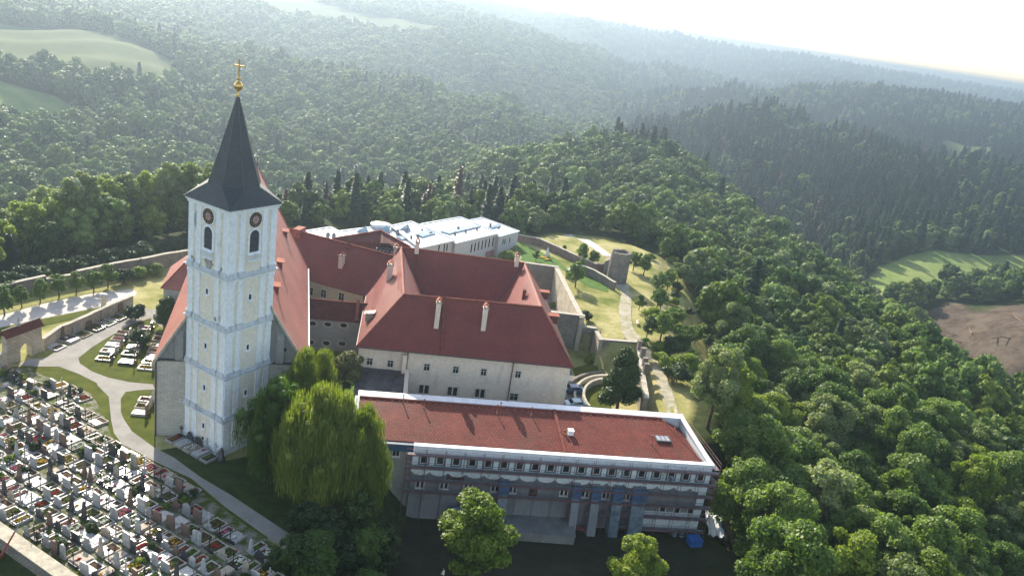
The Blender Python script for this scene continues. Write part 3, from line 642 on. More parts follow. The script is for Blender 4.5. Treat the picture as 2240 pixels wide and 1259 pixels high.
# octa vertex i at angle 22.5+45i; corner directions at 45,135..
for ci, (i0, i1) in enumerate(((0, 1), (2, 3), (4, 5), (6, 7))):
    mb.poly([cor[ci], ring[i1], ring[i0]])
    j0 = (i1+1) % 8; cn = cor[(ci+1) % 4]
    mb.poly([cor[ci], cn, ring[j0], ring[i1]])
for i in range(8):
    j = (i+1) % 8; mb.poly([ring[i], ring[j], mid[j], mid[i]]); mb.poly([mid[i], mid[j], top[j], top[i]])
mb.poly([c+Vector((0, 0, 0)) for c in cor][::-1])
spire = mb.build('spire', 'slate', tower)
mb = MB()
for i in range(8): mb.tube(ring[i], mid[i], .045, n=4); mb.tube(mid[i], top[i], .04, n=4)
for ci, (i0, i1) in enumerate(((0, 1), (2, 3), (4, 5), (6, 7))):
    mb.tube(cor[ci], cor[(ci+1) % 4], .07, n=5)
mb.build('lead_ridge', simple('dark_lead', (.07, .078, .08), (.05, .055, .06), 2, .5), spire)
mb = MB(); c0 = (TC.x, TC.y, apexz-.25)
mb.lathe(c0, [(.16, 0), (.2, .25), (.12, .55), (.1, .75), (.26, .85), (.45, 1.0), (.54, 1.25), (.52, 1.5), (.38, 1.75), (.18, 1.9), (.1, 2.05), (.24, 2.15), (.24, 2.35), (.1, 2.45), (.07, 2.6)], 20)
fin = mb.build('finial_ball', 'gold', tower)
mb = MB(); zc = apexz+2.2; cd = Vector((math.cos(math.radians(10)), -math.sin(math.radians(10)), 0)); cp = Vector((TC.x, TC.y, 0))
mb.box((TC.x, TC.y, zc+.95), (.16, .14, 2.1), -math.radians(10)); 
mb.box((TC.x, TC.y, zc+1.3), (1.3, .138, .16), -math.radians(10))
for q in (cp+cd*.68+Vector((0, 0, zc+1.3)), cp-cd*.68+Vector((0, 0, zc+1.3)), cp+Vector((0, 0, zc+2.05))): mb.lathe(q, [(.001, -.13), (.11, -.08), (.14, 0), (.11, .08), (.001, .13)], 8)
mb.build('cross', 'gold', tower)
# soot under the left belfry window and on the corner
def blotch(Wf, u, z, w, h, o=.004):
    k = 18; c = Wf.p(u, z, o); pts = []
    for i in range(k):
        a = 2*math.pi*i/k; r = 1+rnd.uniform(-.3, .25); pts.append(Wf.p(u+w*r*math.cos(a), z+h*r*math.sin(a), o))
    mb = MB(); mb.poly(pts); mb.build('soot_stain', 'grime', tower)
blotch(WL, S/2, 26.6, .95, .5, .006); blotch(WL, S/2+.15, 25.95, .6, .5, .009); blotch(WL, .9, 26.1, .33, .6, .13); blotch(WL, S-1.2, 26.0, .3, .55, .008); blotch(WL, 1.2, 31.5, .3, 1.2, .01)
blotch(WL, S-2.0, 19.2, .25, .5, .125); blotch(WL, S-1.1, 19.6, .3, .5, .007)

# ------------------------------------------------------------------ church nave
AX = Vector((-math.sin(math.radians(16.3)), math.cos(math.radians(16.3)))); PX = Vector((AX.y, -AX.x))
O = PX*-6.65+AX*105.95
def ch(u, t, z=0.0): q = O+PX*u+AX*t; return Vector((q.x, q.y, z))
HW, ZE, ZR = 9.75, 11.6, 28.0
pl = [ch(-HW, 0), ch(HW, 0), ch(HW, 42.6), ch(5.2, 53), ch(-5.2, 53), ch(-HW, 42.6)]
mb = MB(); mb.prism([xy(p) for p in pl], -1, ZE-.05, 0); wall = mb.build('wall', 'ch_wall', church)
mb = MB(); mb.poly([ch(-HW, -.0, ZE-.05), ch(HW, -.0, ZE-.05), ch(0, -.0, ZR-.35)]); mb.poly([ch(-HW, .6, ZE-.05), ch(0, .6, ZR-.35), ch(HW, .6, ZE-.05)])
mb.poly([ch(-HW, 0, ZE-.05), ch(0, 0, ZR-.35), ch(0, .6, ZR-.35), ch(-HW, .6, ZE-.05)]); mb.poly([ch(HW, 0, ZE-.05), ch(HW, .6, ZE-.05), ch(0, .6, ZR-.35), ch(0, 0, ZR-.35)])
mb.build('gable', 'gable', church)
ledge_m = simple('ledge_dark', (.08, .08, .085), (.05, .05, .055), 2, .6)
for a, b_ in ((-HW-.15, -5.75), (4.75, HW+.15)): mb = MB(); mb.slab([ch(a, -.35, ZE+.02), ch(b_, -.35, ZE+.02), ch(b_, .0, ZE+.1), ch(a, .0, ZE+.1)], .16); mb.build('gable_ledge', ledge_m, church)
for u in (-6.7, 6.2):
    mb = MB(); a = ch(u, -.02, 0); sgn = 1 if u > 0 else -1
    mb.prism([xy(ch(u-.5, -.45)), xy(ch(u+.5, -.45)), xy(ch(u+.5, 0)), xy(ch(u-.5, 0))], ZE+.1, [15.3, 15.3, 15.9, 15.9], 0); mb.build('gable_buttress', 'gable', church)
sl = (ZR-ZE)/HW; ov = .45; XE = HW+ov; zE = ZE-ov*sl
rf = MB()
rf.slab([ch(XE, -.25, zE), ch(XE, 42.9, zE), ch(0, 48.6, ZR), ch(0, -.25, ZR)], .22, 0)
rf.slab([ch(-XE, -.25, zE), ch(0, -.25, ZR), ch(0, 48.6, ZR), ch(-XE, 42.9, zE)], .22, 0)
rf.slab([ch(XE, 42.9, zE), ch(5.5, 53.6, zE), ch(0, 48.6, ZR)], .2, 0)
rf.slab([ch(5.5, 53.6, zE), ch(-5.5, 53.6, zE), ch(0, 48.6, ZR)], .2, 0)
rf.slab([ch(-5.5, 53.6, zE), ch(-XE, 42.9, zE), ch(0, 48.6, ZR)], .2, 0)
roof = rf.build('roof', 'tile_church', church)
mb = MB(); mb.tube(ch(0, -.3, ZR+.05), ch(0, 48.6, ZR+.05), .16, n=6); mb.tube(ch(0, 48.6, ZR+.03), ch(XE, 42.9, zE+.06), .13, n=6); mb.tube(ch(0, 48.6, ZR+.03), ch(-XE, 42.9, zE+.06), .13, n=6)
mb.build('ridge', 'ridge', roof)
mb = MB()
for s_ in (1, -1):
    mb.slab([ch(s_*XE, -.42, zE+.06), ch(s_*XE, -.2, zE+.06), ch(0, -.2, ZR+.08), ch(0, -.42, ZR+.08)], .3)
mb.build('verge_coping', 'coping', roof)
mb = MB(); mb.tube(ch(XE+.08, -.2, zE-.02), ch(XE+.08, 42.8, zE-.02), .11, n=6); mb.build('gutter', simple('zinc_gutter', (.55, .56, .57), (.4, .42, .43), 2, .4), church)
RA, RB_, RC_ = ch(XE, -.25, zE), ch(XE, 42.9, zE), ch(0, -.25, ZR)
for px, py in ((628, 520), (617, 588), (609, 642), (650, 505)):
    if px == 650: continue
    q = on_plane(px, py, RA, RB_, RC_); zq = q.z; uq = (Vector((q.x, q.y))-O).dot(PX); tq = (Vector((q.x, q.y))-O).dot(AX)
    dm = MB(); w = .8; hb = 1.5; back = uq-hb/sl-.05
    dm.prism([xy(ch(back, tq-w)), xy(ch(uq+.0, tq-w)), xy(ch(uq+.0, tq+w)), xy(ch(back, tq+w))], zq-.3, zq+hb-.15, 0)
    d_ = dm.build('dormer', 'tile_red', roof)
    dm = MB(); dm.slab([ch(back-.1, tq-w-.2, zq+hb+.02), ch(uq+.3, tq-w-.2, zq+hb-.12), ch(uq+.3, tq+w+.2, zq+hb-.12), ch(back-.1, tq+w+.2, zq+hb+.02)], .1); dm.build('dormer_roof', 'ridge', d_)
    dm = MB(); a = ch(uq+.02, 0); dm.poly([ch(uq+.03, tq-w*.6, zq+.1), ch(uq+.03, tq+w*.6, zq+.1), ch(uq+.03, tq+w*.6, zq+hb-.35), ch(uq+.03, tq-w*.6, zq+hb-.35)]); dm.build('dormer_opening', 'dark', d_)
# finial cross on the far ridge end
mb = MB(); q = ch(0, 48.3, ZR); mb.tube(q, (q.x, q.y, ZR+1.9), .07, n=5); mb.box((q.x, q.y, ZR+1.4), (.9, .1, .1)); mb.box((q.x, q.y, ZR+1.0), (.6, .1, .1)); mb.lathe((q.x, q.y, ZR+.4), [(.01, -.2), (.2, 0), (.01, .2)], 8); mb.build('roof_cross', 'iron', church)
# front downpipe at the left corner
mb = MB(); a = ch(-HW+.15, -.12); mb.tube((a.x, a.y, 0), (a.x, a.y, ZE-.3), .09, n=6); b_ = ch(-HW+.9, -.2); mb.tube((a.x, a.y, ZE-.3), (b_.x, b_.y, ZE-.05), .09, n=6); mb.build('downpipe', simple('dark_pipe', (.05, .05, .05), (.035, .03, .03), 2, .5), church)
FWc = Wall(ch(-HW, 0), ch(HW, 0))
for px, py in ((394, 748), (624, 764)):
    u, z = on_wall(px, py, ch(-HW, 0), ch(HW, 0)); FWc.window(church, u, z, .3, .5, 'gable', 'dark', .08, .05, False, False, False)

# side chapel left of the nave
chap = thing('side_chapel', 'small grey walled chapel with hipped red roof behind the church tower', 'chapel', tuple(P(357, 703, 0)))
def cu(u, t, z=0.0): return ch(u-HW, t, z)
c0 = Vector(xy(P(357, 704, 0))); uu = (c0-O).dot(PX)+HW; tt = (c0-O).dot(AX)
T1 = tt+11
mb = MB(); mb.prism([xy(cu(uu, tt)), xy(cu(0, tt-1.2)), xy(cu(0, T1)), xy(cu(uu, T1))], -1, 6.9, 0); mb.build('wall', stucco('chapel_render', (.45, .43, .4), (.3, .29, .27), (.2, .2, .19)), chap)
zr = 10.6
mb = MB(); rd = [cu(uu-.4, tt-.5, 6.7), cu(.1, tt-1.7, 6.7), cu(.1, T1+.3, 6.7), cu(uu-.4, T1+.3, 6.7)]; r0, r1 = cu(uu+3.2, tt+3.2, zr), cu(.1, tt+3.2, zr); r2, r3 = cu(.1, T1-3, zr), cu(uu+3.2, T1-3, zr)
mb.slab([rd[0], rd[1], r1, r0], .15); mb.slab([rd[0], r0, r3, rd[3]], .15); mb.slab([rd[3], r3, r2, rd[2]], .15); mb.slab([r0, r1, r2, r3], .15)
crf = mb.build('roof', 'tile_church', chap)
mb = MB(); mb.tube(rd[0], r0, .12, n=5); mb.build('ridge', 'ridge', crf)
CW = Wall(cu(uu, tt), cu(0, tt-1.2)); u, z = CW.hit(380, 660); CW.window(chap, max(u, 1.6), 3.4, .9, 1.6, 'frame_cream', 'dark', .12, .08, False)

# ------------------------------------------------------------------ convent quadrangle
E1 = Vector((-23.1, 118.8)); E2 = Vector((12.1, 123.9)); D = (E2-E1).normalized(); N = Vector((-D.y, D.x))
def A(u, v, z=0.0): q = E1+D*u+N*v; return Vector((q.x, q.y, z))
def uvA(p): q = Vector((p[0], p[1]))-E1; return q.dot(D), q.dot(N)
LA = (E2-E1).length; ZEA, ZRA = 8.0, 16.0
conv = thing('convent_building', 'four winged convent around a courtyard with dark red hipped roofs and cream walls', 'building', tuple(A(LA/2, 0)))
R1, R2, R3, R4 = [Vector(P(*p, ZRA)) for p in ((884, 643), (1185, 671), (1148, 575), (878, 540))]
(r1u, r1v), (r2u, r2v), (r3u, r3v), (r4u, r4v) = map(uvA, (R1, R2, R3, R4))
HWA = 5.6
V4 = r4v+HWA; V3 = r3v+HWA
O1, O2 = A(0, 0, ZEA), A(LA, 0, ZEA); O3 = A(r3u+HWA+.3, V3, ZEA); O4 = A(r4u-HWA, V4, ZEA)
I1, I2, I3, I4 = A(r1u+HWA, r1v+HWA, ZEA), A(r2u-HWA, r2v+HWA, ZEA), A(r3u-HWA, r3v-HWA, ZEA), A(r4u+HWA, r4v-HWA, ZEA)
def inset(p, c, k):  # pull a 3D point towards c in plan
    d = Vector((c[0]-p[0], c[1]-p[1])).normalized()*k; return (p[0]+d.x, p[1]+d.y)
cen = (R1+R2+R3+R4)/4
wo = [xy(A(.4, .45)), xy(A(LA-.4, .45)), xy(A(uvA(O3)[0]-.45, V3-.4)), xy(A(uvA(O4)[0]+.45, V4-.4))]
wi = [xy(A(r1u+HWA-.4, r1v+HWA-.4)), xy(A(r2u-HWA+.4, r2v+HWA-.4)), xy(A(r3u-HWA+.4, r3v-HWA+.4)), xy(A(r4u+HWA-.4, r4v-HWA+.4))]
mb = MB()
for i in range(4):
    j = (i+1) % 4
    for q, flip in ((wo, False), (wi, True)):
        a, b_ = q[i], q[j]; f = [(a[0], a[1], -4), (b_[0], b_[1], -4), (b_[0], b_[1], ZEA-.12), (a[0], a[1], ZEA-.12)]
        mb.poly(f[::-1] if flip else f)
    mb.poly([(*wo[i], ZEA-.12), (*wo[j], ZEA-.12), (*wi[j], ZEA-.12), (*wi[i], ZEA-.12)])
mb.build('wall', 'cream', conv)
mb = MB()
for q in ([O1, O2, R2, R1], [O2, O3, R3, R2], [O3, O4, R4, R3], [O4, O1, R1, R4], [I2, I1, R1, R2], [I3, I2, R2, R3], [I4, I3, R3, R4], [I1, I4, R4, R1]): mb.slab(q, .2)
croof = mb.build('roof', 'tile_red', conv)
mb = MB()
for a, b_ in ((R1, R2), (R2, R3), (R3, R4), (R4, R1), (R1, O1), (R2, O2), (R3, O3), (R4, O4)): mb.tube(a+Vector((0, 0, .03)), b_+Vector((0, 0, .03)), .15, n=6)
mb.build('ridge', 'ridge', croof)
vl_m = simple('valley_lead', (.1, .05, .045), (.07, .03, .03), 2, .6)
for a, b_ in ((R1, I1), (R2, I2), (R3, I3), (R4, I4)): mb = MB(); mb.slab([a+Vector((.2, 0, .06)), a-Vector((.2, 0, -.06)), b_-Vector((.2, 0, -.06)), b_+Vector((.2, 0, .06))], .05); mb.build('valley', vl_m, croof)
mb = MB()
for i, (a, b_) in enumerate(((O1, O2), (O2, O3), (O4, O1))): mb.tube(a-Vector((0, .08, .1)), b_-Vector((0, .08, .1)), .1, n=6)
mb.build('gutter', simple('dark_gutter', (.1, .07, .065), (.07, .05, .045), 2, .5), conv)
# fire wall strips over the roofs
def strip(a, b_, w=.35, h=.25, parent=croof, name='firewall'):
    mb = MB(); d = (Vector(b_)-Vector(a)); s_ = Vector((-d.y, d.x, 0)).normalized()*w/2; up = Vector((0, 0, h))
    mb.slab([Vector(a)-s_+up, Vector(a)+s_+up, Vector(b_)+s_+up, Vector(b_)-s_+up], h); return mb.build(name, 'ridge_dark', parent)
fr = (O1, O2, R1)
strip(on_plane(*z3(950, 545), *fr), on_plane(*z3(932, 915), *fr), .5, .3)
strip(on_plane(*z3(792, 245), I3, I4, R4), on_plane(*z3(762, 400), I3, I4, R4), .4, .25)
# windows of the front wing
FA = Wall(wo[0], wo[1])
for px, py in ((483, 944), (612, 958), (840, 980), (1022, 996), (1196, 1011), (1411, 1025)):
    u, z = FA.hit(*z3(px, py)); FA.window(conv, u, z, .85, 1.15, 'frame_cream', 'glass', .2, .1, True)
for px, py in ((822, 1117), (1000, 1130), (1172, 1142)):
    u, z = FA.hit(*z3(px, py)); FA.window(conv, u, z, 1.55, 1.5, 'frame_cream', 'glass', .2, .12, False, True)
u, z = FA.hit(*z3(1385, 1165)); FA.window(conv, u, z, 1.3, 1.2, 'frame_cream', 'glass', .2, .1, True)
for (a, b_) in (((1380, 970), (1350, 1185)), ((722, 905), (708, 1110))):
    u0, z0 = FA.hit(*z3(*a)); u1, z1 = FA.hit(*z3(*b_)); mb = MB(); mb.tube(FA.p(u0, 7.8, .15), FA.p(u0, -.5, .15), .09, n=6); mb.build('downpipe', simple('brown_pipe', (.16, .09, .07), (.1, .06, .05), 2, .5), conv)
mb = MB()
for k in range(11): FA.box(mb, FA.L-(.75 if k % 2 else .45), FA.L+.004, k*.72-.2, k*.72+.4, 0.0, .03)
mb.build('corner_quoins', 'frame_cream', conv)
u, z = FA.hit(*z3(703, 925)); mb = MB(); FA.box(mb, u-.35, u+.35, 2.5, 7.4, 0, .8); mb.build('chimney_shaft', 'cream', conv)
# courtyard windows
FI = Wall(wi[3], wi[2])
for k in range(6): FI.window(conv, 3+k*3.2, 6.2, .9, 1.3, 'frame_cream', 'glass', .15, .06, True)
# dark lean-to
lean = thing('lean_to_shed', 'low lean-to with dark sheet metal roof against the cream convent wall', 'shed', tuple(A(4, -3, 0)))
mb = MB(); mb.prism([xy(A(.8, -6.4)), xy(A(8.0, -6.4)), xy(A(8.0, .4)), xy(A(.8, .4))], -.5, [2.6, 2.6, 4.0, 4.0]); mb.build('wall', 'cream', lean)
mb = MB(); mb.slab([A(.5, -6.8, 2.75), A(8.1, -6.8, 2.75), A(8.1, .35, 4.3), A(.5, .35, 4.3)], .12)
for k in range(9): a = .5+k*.95; mb.slab([A(a, -6.8, 2.83), A(a+.06, -6.8, 2.83), A(a+.06, .35, 4.38), A(a, .35, 4.38)], .07)
mb.build('roof', simple('dark_tin_roof', (.11, .11, .12), (.045, .035, .038), .6, .45, .3, fine=3), lean)
mb = MB(); mb.slab([A(8.1, -7.3, 3.2), A(8.75, -7.3, 3.2), A(8.75, .3, 4.8), A(8.1, .3, 4.8)], .9); mb.build('parapet', 'cream', lean)
# chimneys
def chimney(base, h, w=.75, l=1.0, rz=0.0, mat='cream', parent=croof, pots=True):
    c = MB(); c.box((base.x, base.y, base.z+h/2-.6), (w, l, h+1.2), rz); o = c.build('chimney', mat, parent)
    c = MB(); c.box((base.x, base.y, base.z+h+.08), (w+.22, l+.22, .16), rz); c.build('chimney_cap', 'coping', o)
    c = MB(); cs, sn = math.cos(rz), math.sin(rz)
    f = lambda x, y, z: (base.x+x*cs-y*sn, base.y+x*sn+y*cs, base.z+h+.16+z)
    W2, L2 = w/2+.05, l/2+.05
    for s_ in (-1, 1): c.slab([f(s_*W2, -L2, .3), f(s_*W2, L2, .3), f(0, L2, .75), f(0, -L2, .75)], .08)
    for x in (-1, 1):
        for y in (-1, 1): q = f(x*w*.38, y*l*.4, 0); c.box((q[0], q[1], q[2]+.16), (.14, .14, .32), rz)
    c.build('chimney_roof', 'ridge', o); return o
ra = math.atan2(D.y, D.x)
def chim_px(base_px, top_px, plane, w=.75, l=1.0, **kw):
    b_ = on_plane(*base_px, *plane); zt_ = above(*top_px, b_); chimney(b_, max(1.0, zt_-b_.z-.7), w, l, ra, **kw)
chim_px(z3(903, 690), z3(918, 552), fr); chim_px(z3(1197, 705), z3(1214, 585), fr)
chim_px(z3(603, 445), z3(613, 318), (O4, O1, R1), 1.0, 1.0); chim_px(z3(645, 278), z3(648, 212), (R3, O3, O4), .9, .9)
chim_px(z3(780, 232), z3(783, 198), (R3, O3, O4), .8, .8); chim_px(z3(1403, 318), z3(1403, 278), (R3, O3, O4), .8, .8)
# hatch on the inner east slope
q = on_plane(*z3(1445, 545), I3, I2, R2); mb = MB(); mb.box((q.x, q.y, q.z+.6), (.5, .8, 1.9), ra); mb.build('dormer', 'ridge_dark', croof)
mb = MB(); q2 = on_plane(*z3(1462, 520), I3, I2, R2); mb.tube(q2, q2+Vector((0, 0, .9)), .05, n=5); mb.build('vent_pipe', 'coping', croof)
# dormers on the outer east slope
for px, py in ((1575, 540), (1632, 690)):
    q = on_plane(*z3(px-6, py), O2, O3, R2); mb = MB(); mb.box((q.x, q.y, q.z+.4), (1.6, 1.3, 1.4), ra); d_ = mb.build('dormer', 'tile_red', croof)
    mb = MB(); mb.box((q.x+.1, q.y, q.z+1.16), (2.0, 1.6, .12), ra); mb.build('dormer_roof', 'ridge', d_)
# small dormer on the low west corner
q = on_plane(*z3(480, 680), O4, O1, R1); mb = MB(); mb.box((q.x, q.y, q.z+.5), (1.3, 1.1, 1.5), ra); d_ = mb.build('dormer', 'coping', croof)
mb = MB(); mb.slab([(q.x-.9, q.y-.8, q.z+1.1), (q.x+.9, q.y-.8, q.z+1.5), (q.x+.9, q.y+.8, q.z+1.5), (q.x-.9, q.y+.8, q.z+1.1)], .1); mb.build('dormer_roof', 'tile_red', d_)

# ------------------------------------------------------------------ wing between church and convent
w2 = thing('north_wing', 'wing with dark red gabled roof and yellow wall behind the church roof', 'building', tuple(P(725, 640, 0)))
G0 = Vector((-50.5, 158.3)); G1 = Vector((-22.6, 149.4)); gd = (G1-G0).normalized(); gn = Vector((-gd.y, gd.x)); GL = (G1-G0).length
def G(u, v, z=0.0): q = G0+gd*u+gn*v; return Vector((q.x, q.y, z))
HG = 6.4
mb = MB(); mb.prism([xy(G(0, -HG+.4)), xy(G(GL-3.5, -HG+.4)), xy(G(GL-3.5, HG-.4)), xy(G(0, HG-.4))], -1, 7.0); mb.build('wall', 'cream2', w2)
mb = MB(); mb.slab([G(-.3, -HG, 7), G(GL-1, -HG, 7), G(GL, 0, 14), G(-.3, 0, 14)], .2); mb.slab([G(GL-1, HG, 7), G(-.3, HG, 7), G(-.3, 0, 14), G(GL, 0, 14)], .2)
gr = mb.build('roof', 'tile_red', w2); mb = MB(); mb.tube(G(-.3, 0, 14.05), G(GL, 0, 14.05), .17, n=6); mb.build('ridge', 'ridge', gr)
gp = (G(0, -HG, 7), G(GL-1, -HG, 7), G(GL, 0, 14))
strip(on_plane(*z3(350, 212), *gp), on_plane(*z3(345, 250), *gp), .45, .3, gr); 
b_ = on_plane(*z3(305, 345), *gp); chimney(b_, max(1, above(*z3(312, 268), b_)-b_.z-.5), .9, .9, -.3, parent=gr)
GW = Wall(G(0, -HG+.4), G(GL-3.5, -HG+.4))
for px, py in ((112, 505), (195, 521), (306, 541)):
    u, z = GW.hit(*z3(px, py)); GW.window(w2, u, z, 1.1, 1.5, 'frame_cream', 'glass', .16, .08, True)
# rear wing with hipped roof and glazed court
w3 = thing('rear_wing', 'brownish red hipped roof wing with small glazed inner court behind the north wing', 'building', (-30, 166, 0))
a, b_, c = P(*z8(400, 290), 12.2), P(*z8(772, 230), 12.2), P(*z8(1003, 357), 12.2); d_ = P(*z8(640, 372), 9.0)
mb = MB(); e = P(*z8(725, 375), 9.5); f = P(*z8(775, 328), 10.6)
mb.slab([a, b_, f, e], .2); mb.slab([b_, c, P(*z8(930, 350), 10.8), f], .2); mb.slab([a, e, P(*z8(700, 385), 9.0), P(*z8(400, 310), 9.0)], .2)
bk1, bk2 = b_+Vector((1.5, 6, -5)), a+Vector((-5, 4, -5)); mb.slab([b_, a, bk2, bk1], .2); mb.slab([c, b_, bk1, c+Vector((5, 3, -5))], .2)
rr = mb.build('roof', 'tile_old', w3); mb = MB(); mb.tube(a, b_, .15, n=5); mb.tube(b_, c, .15, n=5); mb.build('ridge', 'ridge', rr)
mb = MB(); mb.prism([xy(a+Vector((-4.5, 3, 0))), xy(a+Vector((2, -1.5, 0))), xy(e), xy(f), xy(P(*z8(930, 350), 10.8)), xy(c+Vector((3.5, 1.5, 0))), xy(b_+Vector((1.2, 5, 0)))], -1, 7.0); mb.build('wall', 'cream2', w3)
mb = MB(); q = [P(*z8(x, y), 9.2) for x, y in ((715, 385), (782, 340), (925, 360), (925, 425))]; mb.slab(q, .15); gl = mb.build('glazed_roof', simple('dark_glazing', (.035, .05, .055), (.02, .03, .035), 1, .1), w3)
mb = MB()
for k in range(7): t_ = (k+.5)/7; mb.tube(q[0].lerp(q[3], t_)+Vector((0, 0, .06)), q[1].lerp(q[2], t_)+Vector((0, 0, .06)), .05, n=4)
for k in range(3): t_ = (k+.5)/3; mb.tube(q[0].lerp(q[1], t_)+Vector((0, 0, .08)), q[3].lerp(q[2], t_)+Vector((0, 0, .08)), .05, n=4)
mb.build('glazing_bars', 'frame', gl)
mb = MB(); q = [P(*z8(*s_), 14.3) for s_ in ((75, 228), (120, 205))]; mb.prism([xy(q[0]), xy(q[0]+Vector((1.5, -.3, 0))), xy(q[1]+Vector((1.5, 0, 0))), xy(q[1])], 12, 14.6); mb.build('chimney', 'ridge', w3)

# ------------------------------------------------------------------ corridor with oval windows
cor_ = thing('connecting_corridor', 'low grey corridor with six oval windows and mottled tile roof beside the church', 'building', (-31, 133, 0))
K0, K1 = Vector((-36.5, 131.9)), Vector((-24.2, 134.2)); kd = (K1-K0).normalized(); kn = Vector((-kd.y, kd.x))
def K(u, v, z=0.0): q = K0+kd*u+kn*v; return Vector((q.x, q.y, z))
KL = (K1-K0).length
mb = MB(); mb.prism([xy(K(0, 0)), xy(K(KL, 0)), xy(K(KL, 4)), xy(K(0, 4))], -1, 6.0); mb.build('wall', stucco('corridor_render', (.42, .4, .37), (.3, .285, .265), (.24, .23, .22)), cor_)
mb = MB(); mb.slab([K(0, -.35, 5.9), K(KL, -.35, 5.9), K(KL, 2, 8.7), K(0, 2, 8.7)], .15); mb.slab([K(0, 4.3, 5.9), K(0, 2, 8.7), K(KL, 2, 8.7), K(KL, 4.3, 5.9)], .15)
kr = mb.build('roof', 'tile_old', cor_); mb = MB(); mb.tube(K(0, 2, 8.75), K(KL, 2, 8.75), .14, n=6); mb.build('ridge', 'ridge', kr)
u_, _z = on_wall(*z3(408, 600), K0, K1)
mb = MB(); mb.slab([K(u_-.3, -.5, 6.35), K(u_+.3, -.5, 6.35), K(u_+.3, 2, 9.3), K(u_-.3, 2, 9.3)], .5); mb.build('firewall', 'ridge', kr)
KW = Wall(K0, K1)
for px, py in ((125, 706), (221, 712), (320, 718), (112, 823), (211, 829), (309, 833)):
    u, z = KW.hit(*z3(px, py)); f = MB(); g = MB(); n_ = 18
    el = lambda a_, b2, o: [KW.p(u+a_*math.cos(2*math.pi*i/n_), z+b2*math.sin(2*math.pi*i/n_), o) for i in range(n_)]
    o1, i1, o0 = el(.88, .62, .09), el(.62, .42, .09), el(.88, .62, 0); ib = el(.62, .42, 0)
    for i in range(n_):
        j = (i+1) % n_; f.poly([i1[i], o1[i], o1[j], i1[j]]); f.poly([o1[i], o0[i], o0[j], o1[j]]); f.poly([i1[i], i1[j], ib[j], ib[i]])
    o = f.build('window', 'frame_cream', cor_); g.poly(el(.63, .43, .015)); g.build('pane', 'glass', o)

# ------------------------------------------------------------------ modern white guest house
md = thing('modern_building', 'white flat roofed modern building of stepped blocks with rooflights behind the convent', 'building', (-14, 208, 0))
ZM = 5.6
def block(pts, top, name='block'):
    q = [P(*z8(*p), top) for p in pts]
    if len(q) == 3: q.append(q[0]+q[2]-q[1])
    mb = MB(); mb.prism([xy(p) for p in q], -1, top-.12, 0); o = mb.build('wall', 'grey_wall', md)
    cx = sum((p for p in q), Vector())/4
    mb = MB(); big = [cx+(p-cx)*1.02 for p in q]; mb.prism([xy(p) for p in big], top-.118, top+.02); mb.build('roof', 'seam_metal', md)
    mb = MB()
    for i in range(4):
        a_, b2 = big[i], big[(i+1) % 4]; d2 = (b2-a_).normalized(); n2 = Vector((-d2.y, d2.x, 0))*.16
        mb.slab([a_-n2+Vector((0, 0, .26)), b2-n2+Vector((0, 0, .26)), b2+n2+Vector((0, 0, .26)), a_+n2+Vector((0, 0, .26))], .24)
    mb.build('parapet', 'white_metal', md); return q
q1 = block([(1860, 240), (1575, 135), (1470, 155), (1705, 282)], ZM)
q2 = block([(1700, 255), (1400, 130), (1090, 185), (1360, 335)], ZM+.4)
q3 = block([(1355, 310), (1010, 165), (850, 200), (1080, 372)], ZM+.8)
q4 = block([(1080, 372), (850, 200), (560, 245), (800, 420)], ZM+.3)
q5 = block([(560, 300), (370, 210), (150, 245), (250, 340)], ZM+.6)
q6 = block([(850, 290), (730, 205), (450, 240), (560, 320)], ZM+.5)
# windows on the faces towards the garden
Wm1 = Wall(xy(q1[3]), xy(q1[0])); Wm2 = Wall(xy(q2[3]), xy(q2[0])); Wm3 = Wall(xy(q3[3]), xy(q3[0]))
for px, py in ((1735, 320), (1750, 318), (1786, 308)): u, z = Wm1.hit(*z8(px, py)); Wm1.window(md, u, z, .55, 1.5, 'frame', 'glass', .06, .05, False, False, False)
for px, py in ((1485, 372), (1513, 362), (1541, 352), (1570, 345), (1597, 335), (1625, 328), (1655, 320), (1684, 310)): u, z = Wm2.hit(*z8(px, py)); Wm2.window(md, u, z, .55, 2.4, 'frame', 'glass', .05, .05, False, False, False)
for px, py in ((1228, 375), (1270, 368), (1292, 366)): u, z = Wm3.hit(*z8(px, py)); Wm3.window(md, u, z, .55, 1.9, 'frame', 'glass', .06, .05, False, False, False)
mb = MB(); u, z = Wm2.hit(*z8(1640, 385)); Wm2.box(mb, u-2.4, u+2.0, -.5, 1.7, 0, .05); mb.build('entrance', simple('rose_panel', (.4, .22, .22), (.3, .16, .16), 1, .7), md)
def rlight(pts, top):
    q = [P(*z8(*p), top) for p in pts]; mb = MB(); mb.slab([p+Vector((0, 0, .38)) for p in q], .36); o = mb.build('rooflight', 'rooflight', md)
    mb = MB()
    for k in range(9): t_ = k/8; mb.tube(q[0].lerp(q[1], t_)+Vector((0, 0, .42)), q[3].lerp(q[2], t_)+Vector((0, 0, .42)), .05, n=4)
    mb.build('glazing_bars', 'white_metal', o)
rlight([(1240, 245), (1500, 190), (1560, 205), (1310, 265)], ZM+.4)
rlight([(1040, 268), (1130, 232), (1200, 262), (1100, 290)], ZM+.8)
rlight([(890, 285), (990, 265), (1050, 290), (940, 312)], ZM+.3)
rlight([(1610, 210), (1690, 192), (1720, 203), (1640, 222)], ZM)
